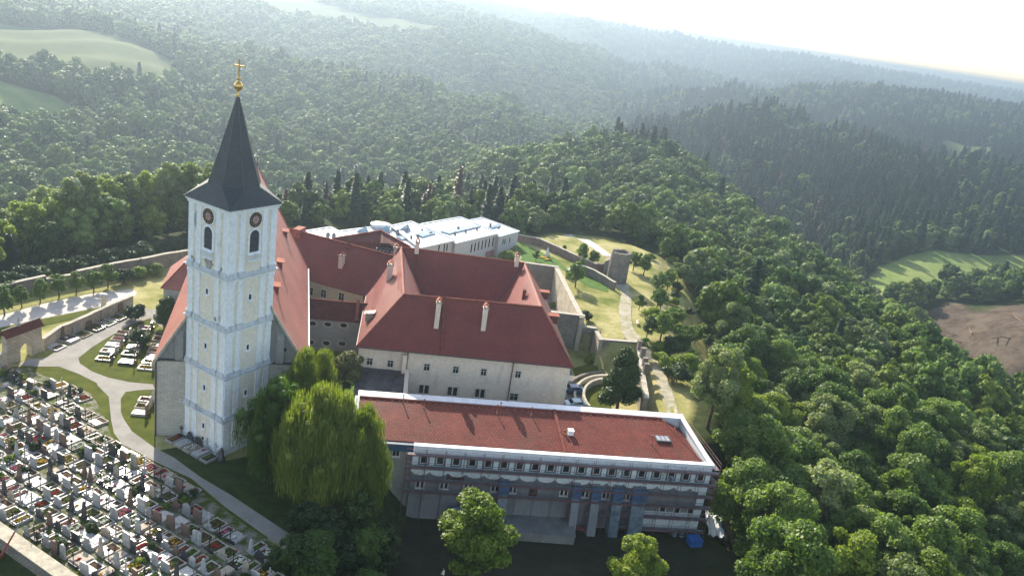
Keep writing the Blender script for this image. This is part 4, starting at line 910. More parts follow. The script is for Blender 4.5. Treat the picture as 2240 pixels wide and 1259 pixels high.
for i, (px, py, h) in enumerate(((1008, 300, .9), (1058, 290, .9), (1160, 266, .8), (1355, 262, .7), (1440, 242, .7), (1528, 222, .7), (1634, 195, .7), (1700, 214, .6), (1380, 218, .6), (1095, 236, .6))):
    q = P(*z8(px, py+6), ZM+.4); mb = MB(); mb.lathe(q, [(.3, 0), (.3, h), (.38, h+.02), (.38, h+.2), (.05, h+.3)], 10); mb.build('roof_vent', 'scaf_steel', md)
for px, py, w in ((630, 245, 2.6), (800, 235, 2.4), (960, 235, 3.0)):
    q = P(*z8(px, py), ZM+.5); mb = MB(); h = w*.62; r_ = w*.62
    a_ = [Vector((q.x-r_, q.y-r_*.7, q.z)), Vector((q.x+r_, q.y-r_*.3, q.z)), Vector((q.x+r_*.6, q.y+r_, q.z)), Vector((q.x-r_*.9, q.y+r_*.6, q.z))]; t_ = Vector((q.x+r_*.3, q.y+.2, q.z+h))
    for i in range(4): mb.poly([a_[i], a_[(i+1) % 4], t_])
    mb.build('glass_pyramid', 'rooflight', md)
q = P(*z8(770, 190), ZM+1.2); mb = MB(); mb.lathe((q.x, q.y, 0), [(2.3, 0), (2.3, q.z), (2.6, q.z+.02), (2.6, q.z+.3), (.05, q.z+.34)], 28); mb.build('round_stair_tower', 'white_metal', md)
for px, py in ((350, 292), (397, 296), (900, 265), (968, 250)):
    q = P(*z8(px, py), ZM+.5); mb = MB(); mb.lathe(q, [(.45, 0), (.5, 1.0), (.3, 1.35), (.05, 1.45)], 12); mb.build('roof_vent', 'scaf_steel', md)

# ------------------------------------------------------------------ renovated wing under scaffolding
Q1 = Vector((-9.8, 97.3)); Q2 = Vector((32.6, 104.6)); QD = (Q2-Q1).normalized(); QN = Vector((-QD.y, QD.x)); QL = (Q2-Q1).length
def Q(u, v, z=0.0): q = Q1+QD*u+QN*v; return Vector((q.x, q.y, z))
nb = thing('renovated_wing', 'long building with new red tile roof and white parapets, its front covered by scaffolding', 'building', tuple(Q(QL/2, 7, -7)))
W14 = 13.0
mb = MB(); mb.prism([xy(Q(0, 0)), xy(Q(QL, 0)), xy(Q(QL-.7, W14-.2)), xy(Q(0, W14))], -10, 4.0, 0); mb.build('wall', 'plaster_b', nb)
mb = MB(); mb.prism([xy(Q(-8.2, 1.3)), xy(Q(0.001, 1.3)), xy(Q(0.001, W14)), xy(Q(-8.2, W14-.5))], -10, 3.9, 0); mb.build('wall', stucco('grey_old_render', (.34, .33, .29), (.22, .21, .19), (.15, .15, .14)), nb)
BW = Wall(Q(0, 0), Q(QL, 0)); SW = Wall(Q(QL, 0), Q(QL-.7, W14-.2))
mb = MB(); BW.box(mb, -.05, QL+.02, .62, 4.0, 0, .16); mb.build('upper_render', 'plaster_w', nb)
# scalloped bottom edge of the fresh render
mb = MB(); n_ = 17; w_ = QL/n_
for k in range(n_):
    pts = [BW.p(k*w_+.12, .625, .12)]; m_ = 8
    for i in range(m_+1):
        a = i/m_; pts.append(BW.p(k*w_+.12+a*(w_-.24), .625-.42*math.sin(math.pi*a)**.6-.1, .12))
    pts.append(BW.p(k*w_+w_-.12, .625, .12)); mb.poly(pts[::-1])
mb.build('render_edge', 'plaster_w', nb)
mb = MB(); BW.box(mb, QL-8.6, QL+.02, -3.9, -3.6, 0, .1); BW.box(mb, QL-8.6, QL+.02, -8.2, -3.95, 0, .12); BW.box(mb, QL-1.1, QL+.03, -3.6, .6, 0, .13); mb.build('lower_render', 'plaster_w', nb)
mb = MB(); SW.box(mb, 0, 14, -3, 3.9, 0, .1); mb.build('side_insulation', simple('pink_insulation', (.6, .38, .3), (.5, .3, .24), 1, .8), nb)
for k in range(19):
    u = 1.52+k*(41.56-1.52)/18; o = BW.window(nb, u, 2.72, .86, 1.2, 'frame', 'glass', .09, .24, False, False, False, po=.165)
    mb = MB()
    for a in ((u-.78, u-.53, 1.75, 3.6), (u+.53, u+.78, 1.75, 3.6), (u-.53, u+.53, 1.75, 2.0)): BW.box(mb, *a, .15, .175)
    mb.build('window_reveal', simple('grey_sealant', (.16, .22, .25), (.1, .14, .17), 2, .8), o)
for px, py, tw in ((445, 588, 1), (576, 592, 1), (706, 602, 1), (854, 607, 1), (950, 616, 1), (1228, 630, 1), (1343, 640, 1), (1456, 648, 1), (1565, 655, 1), (1765, 720, 0), (1843, 727, 0), (1917, 730, 0)):
    u, z = BW.hit(*z4(px, py)); BW.window(nb, u, z, 1.0 if tw else .8, 1.1, 'frame', 'glass', .12, .2, False, bool(tw), True, po=.13)
u, z = BW.hit(*z4(1060, 635)); mb = MB(); BW.box(mb, u-.6, u+.6, z-1.2, z+1.1, -.05, .05); mb.build('door', simple('brown_door', (.09, .05, .04), (.06, .03, .03), 2, .5), nb)
u, z = BW.hit(*z4(640, 555)); mb = MB(); BW.box(mb, u-1.3, u+1.2, z-.6, z+.5, 0, .06); mb.build('shutter', simple('brown_panel', (.08, .045, .05), (.05, .03, .03), 2, .6), nb)
W0 = Wall(Q(-8.2, 1.3), Q(0, 1.3)); mb = MB(); W0.box(mb, 0, 8.2, 2.9, 3.9, 0, .25); mb.build('eaves_membrane', 'blue', nb)
u, z = W0.hit(*z4(315, 415)); W0.window(nb, u, z, .9, 1.3, 'frame', 'glass', .12, .1, True)
# roof: one long shallow slope rising to the rear ridge, hipped at the right end
EZ, RZ = 4.15, 5.6
rf = MB(); ra0, rb0 = Q(-8.0, 1.7, EZ), Q(QL-1.0, 1.7, EZ); rc0, rd0 = Q(QL-4.6, 11.2, RZ), Q(-8.0, 10.8, RZ); re0 = Q(QL-1.3, 11.2, EZ)
rf.slab([ra0, rb0, rc0, rd0], .15); rf.slab([rb0, re0, rc0], .15); rf.slab([rd0, rc0, Q(QL-4.6, 12.0, EZ), Q(-8.0, 11.6, EZ)], .1)
nroof = rf.build('roof', 'tile_new', nb)
mb = MB(); mb.tube(rd0+Vector((0, 0, .06)), rc0+Vector((0, 0, .06)), .16, n=6); mb.tube(rc0, rb0, .13, n=6); mb.build('ridge', 'ridge_dark', nroof)
mb = MB()
for k in range(44):
    q = Q(-7.6+k*1.08, 10.45+k*.008, RZ-.1); mb.box((q.x, q.y, q.z), (.28, .22, .2), math.atan2(QD.y, QD.x))
mb.build('ridge_vent_tiles', 'ridge', nroof)
fh = Q(QL*.5+1.55, 0); u0 = (Vector(xy(on_plane(*z4(1200, 290), ra0, rb0, rc0)))-Q1).dot(QD)
mb = MB(); mb.slab([Q(u0-.22, 1.2, EZ+.35), Q(u0+.22, 1.2, EZ+.35), Q(u0+.1, 11.2, RZ+.3), Q(u0-.34, 11.2, RZ+.3)], .5); mb.build('firewall', 'ridge_dark', nroof)
mb = MB(); 
mb.slab([Q(-.05, -.25, 4.72), Q(QL+.2, -.25, 4.72), Q(QL+.2, .55, 4.72), Q(-.05, .55, 4.72)], .14)
mb.slab([Q(QL-.55, .552, 4.72), Q(QL+.2, .552, 4.72), Q(QL-.6, W14-1.3, 5.75), Q(QL-1.35, W14-1.3, 5.75)], .14)
mb.slab([Q(-8.3, W14-1.9, 5.78), Q(QL-.55, W14-1.4, 5.78), Q(QL-.55, W14+.1, 5.78), Q(-8.3, W14-.25, 5.78)], .14)
mb.slab([Q(-8.7, 7.6, 4.9), Q(-8.05, 7.6, 4.9), Q(-8.05, W14-1.95, 5.75), Q(-8.7, W14-1.95, 5.75)], .14)
mb.build('parapet_capping', 'white_metal', nb)
mb = MB(); BW.box(mb, -.02, QL+.02, 4.001, 4.578, -.3, .17); mb.prism([xy(Q(QL-.4, .3)), xy(Q(QL+.03, .3)), xy(Q(QL-.67, W14-.4)), xy(Q(QL-1.1, W14-.4))], 4.001, [4.57, 4.57, 5.6, 5.6]); mb.prism([xy(Q(-8.2, W14-1.5)), xy(Q(QL-1.2, W14-1.1)), xy(Q(QL-1.2, W14-.1)), xy(Q(-8.2, W14-.4))], 3.8, 5.638); mb.build('parapet', 'plaster_w', nb)
mb = MB(); mb.slab([Q(0, .4, 4.06), Q(QL-.6, .4, 4.06), Q(QL-.6, 1.65, 4.0), Q(0, 1.65, 4.0)], .05); mb.slab([Q(-8.1, 1.0, 4.0), Q(-.01, 1.0, 4.0), Q(-.01, 1.68, 4.02), Q(-8.1, 1.68, 4.02)], .12)
mb.build('box_gutter', simple('shadow_toned_gutter_lining', (.09, .12, .17), (.06, .08, .11), 1, .4), nb)  # lining toned dark to hold the shadow inside the gutter
pr = (ra0, rb0, rc0)
for px, py in ((352, 155), (464, 178), (862, 208), (1050, 222), (1228, 320), (1236, 322), (1702, 372), (1832, 290), (885, 170)):
    q = on_plane(*z4(px, py), *pr); tall = px in (352, 464, 862, 1050, 1702); h = 1.25 if tall else .5
    mb = MB(); mb.lathe(q, [(.16, -.1), (.13, .15), (.075, .2), (.075, h), (.13, h+.03), (.13, h+.2), (.02, h+.28)], 10); mb.build('vent_pipe', 'copper', nroof)
q = on_plane(*z4(1263, 322), *pr); qa = math.atan2(QD.y, QD.x); mb = MB(); mb.box((q.x, q.y, q.z+.35), (.75, .75, .7), qa); mb.box((q.x, q.y, q.z+.74), (.9, .9, .08), qa); mb.build('roof_hatch', 'white_metal', nroof)
q = on_plane(*z4(1765, 350), *pr); mb = MB(); mb.box((q.x, q.y, q.z+.1), (2.3, 1.7, .22), qa); sk = mb.build('skylight', simple('skylight_frame', (.05, .05, .055), (.03, .03, .03), 2, .4), nroof)
for k in range(3):
    cs, sn = math.cos(qa), math.sin(qa); x = -.7+k*.7; mb = MB(); mb.box((q.x+x*cs, q.y+x*sn, q.z+.225), (.5, 1.3, .04), qa); mb.build('pane', simple('bright_glass', (.35, .36, .37), (.2, .22, .24), 1.5, .06), sk)
# wrapped sloping buttresses
for i, (px, top, bot, w_) in enumerate(((1300, 575, 790, 1.1), (1408, 575, 800, 1.2), (1525, 585, 800, 1.4), (1640, 600, 810, 2.0), (905, 560, 735, 1.3))):
    u, z1_ = BW.hit(*z4(px, top)); z1_ = min(z1_, .5); zb = -6.9
    mb = MB(); dd = 2.3; 
    f = lambda uu_, o, z: BW.p(uu_, z, o)
    P8 = [f(u-w_/2, .1, zb), f(u+w_/2, .1, zb), f(u+w_/2, dd, zb), f(u-w_/2, dd, zb), f(u-w_/2, .1, z1_), f(u+w_/2, .1, z1_), f(u+w_/2, .7, z1_-.6), f(u-w_/2, .7, z1_-.6), f(u+w_/2, 1.5, -3), f(u-w_/2, 1.5, -3)]
    mb.raw(P8, [(4, 7, 6, 5), (7, 9, 8, 6), (9, 3, 2, 8), (0, 3, 9, 7, 4), (1, 5, 6, 8, 2)])
    bt = mb.build('buttress', 'plaster_b' if i < 2 else 'plastic', nb)
    mb = MB(); BW.box(mb, u-w_/2-.1, u+w_/2+.1, -1.6, .3, .72, 1.28); mb.build('tarpaulin', 'blue', bt)
mb = MB(); u, _z = BW.hit(*z4(650, 640)); mb.box(tuple(BW.p(u, -5.4, 1.5)), (2.2, 1.7, 2.3), qa+.3); mb.tube(BW.p(u-.9, -4.3, 2.3), BW.p(u+.9, -4.3, .6), .5, n=8)
tag(mb.build('covered_material', 'blue'), 'blue plastic covered stack of material behind the round bright green tree', 'tarpaulin')
mb = MB(); mb.box(tuple(BW.p(u+4, -4.9, .9)), (5.2, 1.0, 1.4), qa); mb.slab([BW.p(u+1.3, -4.1, .3), BW.p(u+6.7, -4.1, .3), BW.p(u+6.7, -4.5, 1.6), BW.p(u+1.3, -4.5, 1.6)], .1); mb.build('cellar_entrance', 'grey_wall', nb)
# terrace
tr = thing('stage_platform', 'dark raised concrete platform in the shaded yard below the scaffolding', 'platform', tuple(Q(19, -3, -7)))
tp_ = [xy(P(*z4(*p), -5.6)) for p in ((905, 730), (1258, 720), (1290, 878), (925, 850))]
mb = MB(); mb.prism(tp_, -7.6, -5.7); mb.build('base', 'concrete', tr); mb = MB(); c_ = (sum(p[0] for p in tp_)/4, sum(p[1] for p in tp_)/4); mb.prism([(c_[0]+(p[0]-c_[0])*1.02, c_[1]+(p[1]-c_[1])*1.02) for p in tp_], -5.698, -5.56); mb.build('paving', 'concrete', tr)
q = P(*z4(1325, 850), -6.9); mb = MB(); mb.box((q.x, q.y, -6.5), (2.6, .35, .12), -.35); mb.box((q.x+.1, q.y+.3, -6.6), (2.6, .35, .12), -.3); mb.box((q.x, q.y+.1, -6.72), (2.5, .5, .1), -.32); tag(mb.build('plank_stack', simple('red_planks', (.3, .08, .07), (.2, .05, .05), 2, .7)), 'reddish planks lying beside the concrete platform', 'planks')

# ------------------------------------------------------------------ scaffolding
sc = thing('scaffolding', 'red brown tube scaffolding with five decks along the whole white building front', 'scaffold', tuple(Q(QL/2, -1.2, -7)))
DZ = [3.82, 1.84, -.11, -1.95, -3.94, -6.02]; nbay = 17; bw = (QL+1.6)/nbay; us = [-.9+i*bw for i in range(nbay+1)]
for i, u in enumerate(us):
    for o in (.45, 1.35):
        mb = MB(); mb.tube(BW.p(u, -7.2, o), BW.p(u, 4.95 if o > 1 else 4.2, o), .035, n=5); mb.build('standard', 'scaf', sc)
for k, z in enumerate(DZ):
    a0 = 0 if k < 3 else (0 if k == 3 else (10 if k == 4 else 12)); u0_, u1_ = us[a0], us[-1]
    mb = MB(); BW.box(mb, u0_, u1_, z-.05, z, .5, 1.3, 0)
    d_ = mb.build('deck', 'deck', sc); mb = MB(); BW.box(mb, u0_, u1_, z+.001, z+.15, 1.36, 1.39, 0); mb.build('toe_board', 'scaf', d_)
    for h in (.5, 1.0):
        mb = MB(); mb.tube(BW.p(u0_, z+h, 1.38), BW.p(u1_, z+h, 1.38), .026, n=5); mb.build('guard_rail', 'scaf' if h > .6 else 'scaf_steel', sc)
    mb = MB(); mb.tube(BW.p(u0_, z-.09, 1.36), BW.p(u1_, z-.09, 1.36), .035, n=5); mb.tube(BW.p(u0_, z-.09, .46), BW.p(u1_, z-.09, .46), .035, n=5)
    for i in range(a0, nbay+1): mb.tube(BW.p(us[i], z-.09, .4), BW.p(us[i], z-.09, 1.4), .03, n=5)
    mb.build('ledger', 'scaf', sc)
for i in range(0, nbay):
    for k in range(1, 6):
        if k > 3 and i < 10: continue
        if (i+k) % 2: continue
        mb = MB(); zb = DZ[k]; zt_ = DZ[k-1]-.1
        mb.tube(BW.p(us[i], zb+.1, 1.4), BW.p(us[i+1], zt_, 1.4), .024, n=4); mb.build('brace', 'scaf_steel', sc)
for i in (4, 11):
    mb = MB()
    for k in range(1, 5):
        a_, b_ = BW.p(us[i]+.4, DZ[k], 1.1), BW.p(us[i]+1.4, DZ[k-1], 1.1)
        for s_ in (0, .35): mb.tube(a_+Vector((0, 0, 0))-Vector((BW.n.x, BW.n.y, 0))*s_, b_-Vector((BW.n.x, BW.n.y, 0))*s_, .03, n=4)
        for r_ in range(6): t_ = (r_+.5)/6; q = a_.lerp(b_, t_); mb.tube(q, q-Vector((BW.n.x, BW.n.y, 0))*.35, .02, n=4)
    mb.build('ladder', 'scaf_steel', sc)
# return round the right end
SWn = Wall(Q(QL, 0), Q(QL-.7, W14-.2))
for k in range(3):
    z = DZ[k]; mb = MB(); SWn.box(mb, 0, 13, z-.05, z, .4, 1.3); d_ = mb.build('deck', 'deck', sc)
    for h in (.5, 1.0):
        mb = MB(); mb.tube(SWn.p(0, z+h, 1.38), SWn.p(13, z+h, 1.38), .028, n=5); mb.build('guard_rail', 'scaf', sc)
for i in range(5):
    for o in (.45, 1.38): mb = MB(); mb.tube(SWn.p(i*3.1, -8, o), SWn.p(i*3.1, 4.8, o), .035, n=5); mb.build('standard', 'scaf', sc)

# ------------------------------------------------------------------ yard clutter
q = P(1492, 1172, -7.2)
pal = thing('material_pallet', 'pallet stacked with bags and white sheets at the right scaffold foot', 'pallet', tuple(q), qa)
mb = MB(); 
for k in range(5): mb.box((-1.4+k*.7, 0, .12), (.5, 1.4, .1))
mb.box((0, -.5, .04), (3.4, .12, .08)); mb.box((0, .5, .04), (3.4, .12, .08)); mb.build('pallet_base', 'wood', pal, False)
mb = MB()
for k in range(9): mb.lathe((-1.3+(k % 3)*1.1+rnd.uniform(-.1, .1), rnd.uniform(-.3, .3), .18+(k//3)*.25), [(.02, 0), (.42, .04), (.46, .16), (.02, .3)], 8)
mb.build('sacks', 'plastic', pal, False)
q = P(1516, 1194, -7.4); mb = MB(); mb.box((0, 0, .75), (1.9, 1.5, 1.3)); mb.slab([(-1, -.8, 1.45), (1, -.8, 1.45), (1, .8, 1.55), (-1, .8, 1.55)], .1); o = mb.build('blue_container', simple('blue_plastic', (.03, .13, .4), (.02, .09, .3), 1, .4)); o.location = q; o.rotation_euler = (0, 0, .3); tag(o, 'blue plastic covered container on the shaded ground by the scaffold corner', 'container')
mb = MB(); mb.box((-.3, 0, .3), (.5, .5, .5)); mb.box((.35, .1, .3), (.5, .5, .5)); o = mb.build('white_bucket', 'frame'); q = P(1522, 1216, -7.6); o.location = q; tag(o, 'two white tubs in front of the blue container', 'tub')

def rockmesh(name, pts_px, z0, z1, seed, mat='rock'):
    r = random.Random(seed); base = [P(*p, z0) for p in pts_px]; c = sum(base, Vector())/len(base)
    bm = bmesh.new(); bmesh.ops.create_icosphere(bm, subdivisions=4, radius=1)
    xs = [b_.x for b_ in base]; ys = [b_.y for b_ in base]; wx, wy = (max(xs)-min(xs))/2, (max(ys)-min(ys))/2
    from mathutils import noise as mn
    for v in bm.verts:
        n = mn.fractal(v.co*1.6+Vector((seed, 0, 0)), 1, 2, 5); k = 1+n*.35
        v.co = Vector((v.co.x*wx*k, v.co.y*wy*k, v.co.z*(z1-z0)*k))
        v.co.z += mn.noise(v.co*1.3)*.4
    me = bpy.data.meshes.new(name); bm.to_mesh(me); bm.free(); me.materials.append(MT[mat]); uvmap(me)
    o = bpy.data.objects.new(name, me); COL.objects.link(o); o.location = (c.x, c.y, z0); return o
o = rockmesh('rock_outcrop', [(1562, 1075), (1592, 1090), (1612, 1168), (1578, 1165), (1545, 1110)], -8.5, -5.8, 3); tag(o, 'sunlit ochre rock ledge at the right end of the scaffolding', 'rock')
o = rockmesh('rock_outcrop', [(1585, 1140), (1612, 1150), (1615, 1195), (1585, 1190)], -10.5, -7.6, 5); tag(o, 'smaller greyish rock below the sunlit ochre ledge', 'rock')
q = P(1562, 1146, -6.6); mb = MB(); n_ = 10
vs = [(q.x+(i/(n_-1)-.5)*2.6+.2*math.sin(j), q.y+(j/(n_-1)-.5)*5.0, -6.3-(j/(n_-1)-.5)*-1.6+.22*math.sin(i*1.7+j*.6)+.12*math.cos(j*2.1)) for j in range(n_) for i in range(n_)]
mb.raw(vs, [(j*n_+i, j*n_+i+1, (j+1)*n_+i+1, (j+1)*n_+i) for j in range(n_-1) for i in range(n_-1)]); o = mb.build('white_sheet', simple('white_fabric', (.75, .75, .75), (.6, .62, .65), 1, .7)); tag(o, 'crumpled white plastic sheet draped on the bank by the ochre rock', 'sheet')

# ------------------------------------------------------------------ rubble walls
def wall_run(name, label, pts, h, th=.8, mat='ruin', cop=True, rag=0.0, base=None, cat='wall', coplabel=None):
    """pts: list of plan points with base z; a free standing masonry wall with coping"""
    root = thing(name, label, cat, tuple(pts[0])); mb = MB(); cb = MB()
    fine = [Vector(pts[0])]
    for a, b_ in zip(pts[:-1], pts[1:]):
        a, b_ = Vector(a), Vector(b_); k = max(1, int((b_-a).length/1.2)) if rag else 1
        for i in range(1, k+1): fine.append(a.lerp(b_, i/k))
    hh = [(h if isinstance(h, (int, float)) else h)+(rnd.uniform(-rag, rag)) for _ in fine]
    lft, rgt = [], []
    for i, p in enumerate(fine):
        a = fine[max(0, i-1)]; b_ = fine[min(len(fine)-1, i+1)]; d = Vector((b_.x-a.x, b_.y-a.y, 0)).normalized(); n = Vector((-d.y, d.x, 0))*th/2
        lft.append(p+n); rgt.append(p-n)
    for i in range(len(fine)-1):
        lo = -1.8; a, b_, c, d = lft[i], lft[i+1], rgt[i+1], rgt[i]; T = [a.z+hh[i], b_.z+hh[i+1], b_.z+hh[i+1], a.z+hh[i]]; q = [a, b_, c, d]
        top = [Vector((p.x, p.y, t_)) for p, t_ in zip(q, T)]; bot = [Vector((p.x, p.y, p.z+lo)) for p in q]
        mb.poly(top[::-1]); mb.poly([bot[0], bot[1], top[1], top[0]]); mb.poly([bot[2], bot[3], top[3], top[2]])
        if i == 0: mb.poly([bot[3], bot[0], top[0], top[3]])
        if i == len(fine)-2: mb.poly([bot[1], bot[2], top[2], top[1]])
        if cop:
            up = Vector((0, 0, .14)); o_ = [(p-fine[min(i+(k in (1, 2)), len(fine)-1)]) for k, p in enumerate(q)]
            ex = [top[k]+Vector((o_[k].x, o_[k].y, 0))*.22+up for k in range(4)]; cb.slab(ex, .13)
    mb.build('masonry', mat, root)
    if cop: cb.build('coping', 'coping', root)
    return root
# cemetery wall beside the road
W1 = [P(*z5(-120, 960)), P(*z5(50, 900))]
W2 = [P(*z5(330, 790)), P(*z5(470, 690)), P(*z5(600, 640)), P(*z5(760, 560)), P(*z5(900, 500)), P(*z5(1010, 450))]
wall_run('cemetery_wall', 'short crumbling wall stub left of the cemetery gateway', W1, 2.1, .6, 'ruin_light', True, .1)
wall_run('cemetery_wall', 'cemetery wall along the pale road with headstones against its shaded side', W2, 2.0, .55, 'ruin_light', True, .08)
gt = thing('cemetery_gateway', 'old arched cemetery gateway with small red tiled roof', 'gateway', tuple(P(*z5(190, 850))))
ga, gb = P(*z5(62, 905)), P(*z5(325, 800)); GWl = Wall(ga, gb); gL = GWl.L; gtop = above(*z5(170, 640), P(*z5(170, 850)))
def arch_wall(mb, Wf, u0, u1, ztop, ua, ub, zs, th, zb=0.0, n=12, ztop2=None):
    """wall slab with one round-headed opening between ua and ub springing at zs"""
    zt2 = ztop if ztop2 is None else ztop2; r = (ub-ua)/2; uc = (ua+ub)/2
    zt_ = lambda u: ztop+(zt2-ztop)*(u-u0)/(u1-u0)
    for o, fl in ((0, False), (-th, True)):
        polys = [[(u0, zb), (ua, zb), (ua, zs), (ua, zt_(ua)), (u0, zt_(u0))], [(ub, zb), (u1, zb), (u1, zt_(u1)), (ub, zt_(ub)), (ub, zs)]]
        for i in range(n):
            a, b2 = math.pi-math.pi*i/n, math.pi-math.pi*(i+1)/n
            x0, x1 = uc+r*math.cos(a), uc+r*math.cos(b2); polys.append([(x0, zs+r*math.sin(a)), (x1, zs+r*math.sin(b2)), (x1, zt_(x1)), (x0, zt_(x0))])
        for pl_ in polys:
            q = [Wf.p(u, z, o) for u, z in pl_]; mb.poly(q[::-1] if fl else q)
    for i in range(n):
        a, b2 = math.pi-math.pi*i/n, math.pi-math.pi*(i+1)/n
        mb.poly([Wf.p(uc+r*math.cos(a), zs+r*math.sin(a), 0), Wf.p(uc+r*math.cos(a), zs+r*math.sin(a), -th), Wf.p(uc+r*math.cos(b2), zs+r*math.sin(b2), -th), Wf.p(uc+r*math.cos(b2), zs+r*math.sin(b2), 0)])
    for u in (ua, ub): mb.poly([Wf.p(u, zb, 0), Wf.p(u, zb, -th), Wf.p(u, zs, -th), Wf.p(u, zs, 0)])
    for u in (u0, u1): mb.poly([Wf.p(u, zb, 0), Wf.p(u, zt_(u), 0), Wf.p(u, zt_(u), -th), Wf.p(u, zb, -th)])
    mb.poly([Wf.p(u0, ztop, 0), Wf.p(u1, zt2, 0), Wf.p(u1, zt2, -th), Wf.p(u0, ztop, -th)])
mb = MB(); arch_wall(mb, GWl, 0, gL, gtop, gL*.36, gL*.36+2.0, 1.5, 1.0, -.5); mb.build('masonry', 'ruin_light', gt)
mb = MB(); mb.slab([GWl.p(-.3, gtop-.1, .35), GWl.p(gL+.2, gtop-.1, .35), GWl.p(gL+.2, gtop+1.0, -.5), GWl.p(-.3, gtop+1.0, -.5)], .12); mb.slab([GWl.p(gL+.2, gtop-.1, -1.35), GWl.p(-.3, gtop-.1, -1.35), GWl.p(-.3, gtop+1.0, -.5), GWl.p(gL+.2, gtop+1.0, -.5)], .12)
mb.build('roof', 'tile_old', gt)
mb = MB(); GWl.box(mb, 0, gL, gtop-.25, gtop-.1, 0, .3); mb.tube(GWl.p(-.3, gtop+1.02, -.5), GWl.p(gL+.2, gtop+1.02, -.5), .1, n=6); mb.build('cornice', 'coping', gt)
mb = MB(); q = GWl.p(gL*.42, gtop+.95, -.5); mb.lathe(q, [(.28, 0), (.3, .3), (.14, .45), (.2, .8), (.1, 1.15), (.02, 1.7)], 8); mb.build('stone_finial', 'granite', gt)
# rear wall behind the lane
bw_pts = [P(-60, 668, 0), P(0, 655, 0), P(100, 632, 0)]
wall_run('boundary_wall', 'high left stretch of the old stone wall behind the lane, ending in a step', bw_pts, 2.6, .7, 'ruin', True, .05)
wall_run('boundary_wall', 'lower middle stretch of the old wall behind the lane trees', [P(101, 634, 0), P(169, 622, 0)], 2.2, .7, 'ruin', True, .05)
wall_run('boundary_wall', 'long right stretch of the old wall running to the side chapel', [P(170, 620, 0), P(240, 605, 0), P(308, 592, 0)], 2.6, .7, 'ruin', True, .05)
wall_run('boundary_wall', 'far stretch of the old wall half hidden behind the side chapel', [P(309, 596, 0), P(360, 585, 0), P(420, 575, 0), P(480, 562, 0)], 3.0, .7, 'ruin', True, .05)
# churchyard retaining wall at the lower left
rw = thing('retaining_wall', 'broad stone topped retaining wall below the cemetery, lower left corner', 'wall', tuple(P(80, 1210, 0)))
ra_, rb_ = P(-100, 1085, .9), P(0, 1139, .9); rc_, rd_ = P(171, 1258, .9), P(330, 1372, .9)
far_ = [ra_, rb_, rc_, rd_]; near_ = [p+Vector((-.75, -1.35, 0)) for p in far_]
mb = MB(); ct_ = MB()
for i in range(3):
    a, b_, c, d = far_[i], far_[i+1], near_[i+1], near_[i]
    mb.poly([(d.x, d.y, -9), (c.x, c.y, -9), (c.x, c.y, .8), (d.x, d.y, .8)]); mb.poly([(b_.x, b_.y, -1), (a.x, a.y, -1), (a.x, a.y, .8), (b_.x, b_.y, .8)])
    k = 8
    for j in range(k):
        p0, p1, p2, p3 = a.lerp(b_, j/k), a.lerp(b_, (j+1)/k), d.lerp(c, (j+1)/k), d.lerp(c, j/k); j1, j2 = rnd.uniform(-.03, .05), rnd.uniform(-.03, .05)
        ct_.slab([p0, p1, p2, p3], .2)
mb.build('masonry', 'ruin', rw); ct_.build('coping', simple('worn_coping', (.46, .42, .33), (.3, .27, .21), .9, .95, fine=4, bmp=.08), rw)
# walls of the sunken court and garden
T = 4.6
def top_wall(name, label, pa, pb, zt_, zb, mat, th=.8, cop=True):
    a, b_ = P(*pa, zt_), P(*pb, zt_); r = thing(name, label, 'wall', (a.x, a.y, zb)); d = (b_-a).normalized(); n = Vector((-d.y, d.x, 0))*th
    mb = MB(); q = [xy(a), xy(b_), xy(b_+n), xy(a+n)]; mb.prism(q, zb-1, zt_-.12); mb.build('masonry', mat, r)
    if cop: mb = MB(); e = d*.1; mb.slab([a-n*.12-e, b_-n*.12+e, b_+n*1.12+e, a+n*1.12-e], .118); mb.build('coping', 'coping', r)
    return r
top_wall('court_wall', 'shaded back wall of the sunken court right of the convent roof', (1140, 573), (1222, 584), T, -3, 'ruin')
top_wall('court_wall', 'sunlit pale side wall of the sunken court leaning against the garden', (1278, 694), (1222, 586), T, -3, 'ruin_light', .9)  # paler stone than the shaded walls, sunlight put into its colour
Fa, Fb = P(1205, 683, T), P(1279, 692, T); FW = Wall(Fa, Fb)
fw = thing('arched_garden_wall', 'dark high garden wall pierced by a green lit archway', 'wall', (Fa.x, Fa.y, 0))
uA_, zA_ = FW.hit(1292, 765); uE, zE_ = FW.hit(1306, 719)
mb = MB(); mb.prism([xy(FW.p(-3, 0, 0)), xy(FW.p(6.2, 0, 0)), xy(FW.p(6.2, 0, -.8)), xy(FW.p(-3, 0, -.8))], -5, T)
mb.prism([xy(FW.p(6.202, 0, 0)), xy(FW.p(FW.L, 0, 0)), xy(FW.p(FW.L, 0, -.8)), xy(FW.p(6.202, 0, -.8))], zE_+.002, T)
arch_wall(mb, FW, 6.201, uE, zE_, 6.7, 9.35, -.45, .8, -5, 14); mb.build('masonry', 'ruin', fw)
mb = MB(); mb.slab([FW.p(-3, T+.13, .12), FW.p(FW.L+.1, T+.13, .12), FW.p(FW.L+.1, T+.13, -.95), FW.p(-3, T+.13, -.95)], .125)
mb.slab([FW.p(FW.L+.11, zE_+.13, .12), FW.p(uE, zE_+.13, .12), FW.p(uE, zE_+.13, -.95), FW.p(FW.L+.11, zE_+.13, -.95)], .125); mb.build('coping', 'coping', fw)
top_wall('garden_wall', 'short garden wall return with a sunlit pale face', (1319, 742), (1306, 719), zE_-.2, -3, 'ruin_light', .7)  # pale stone stands in for sun on this face
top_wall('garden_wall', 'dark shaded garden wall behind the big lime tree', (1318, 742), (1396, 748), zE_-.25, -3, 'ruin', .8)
cq = P(1396, 748, zE_-.25)
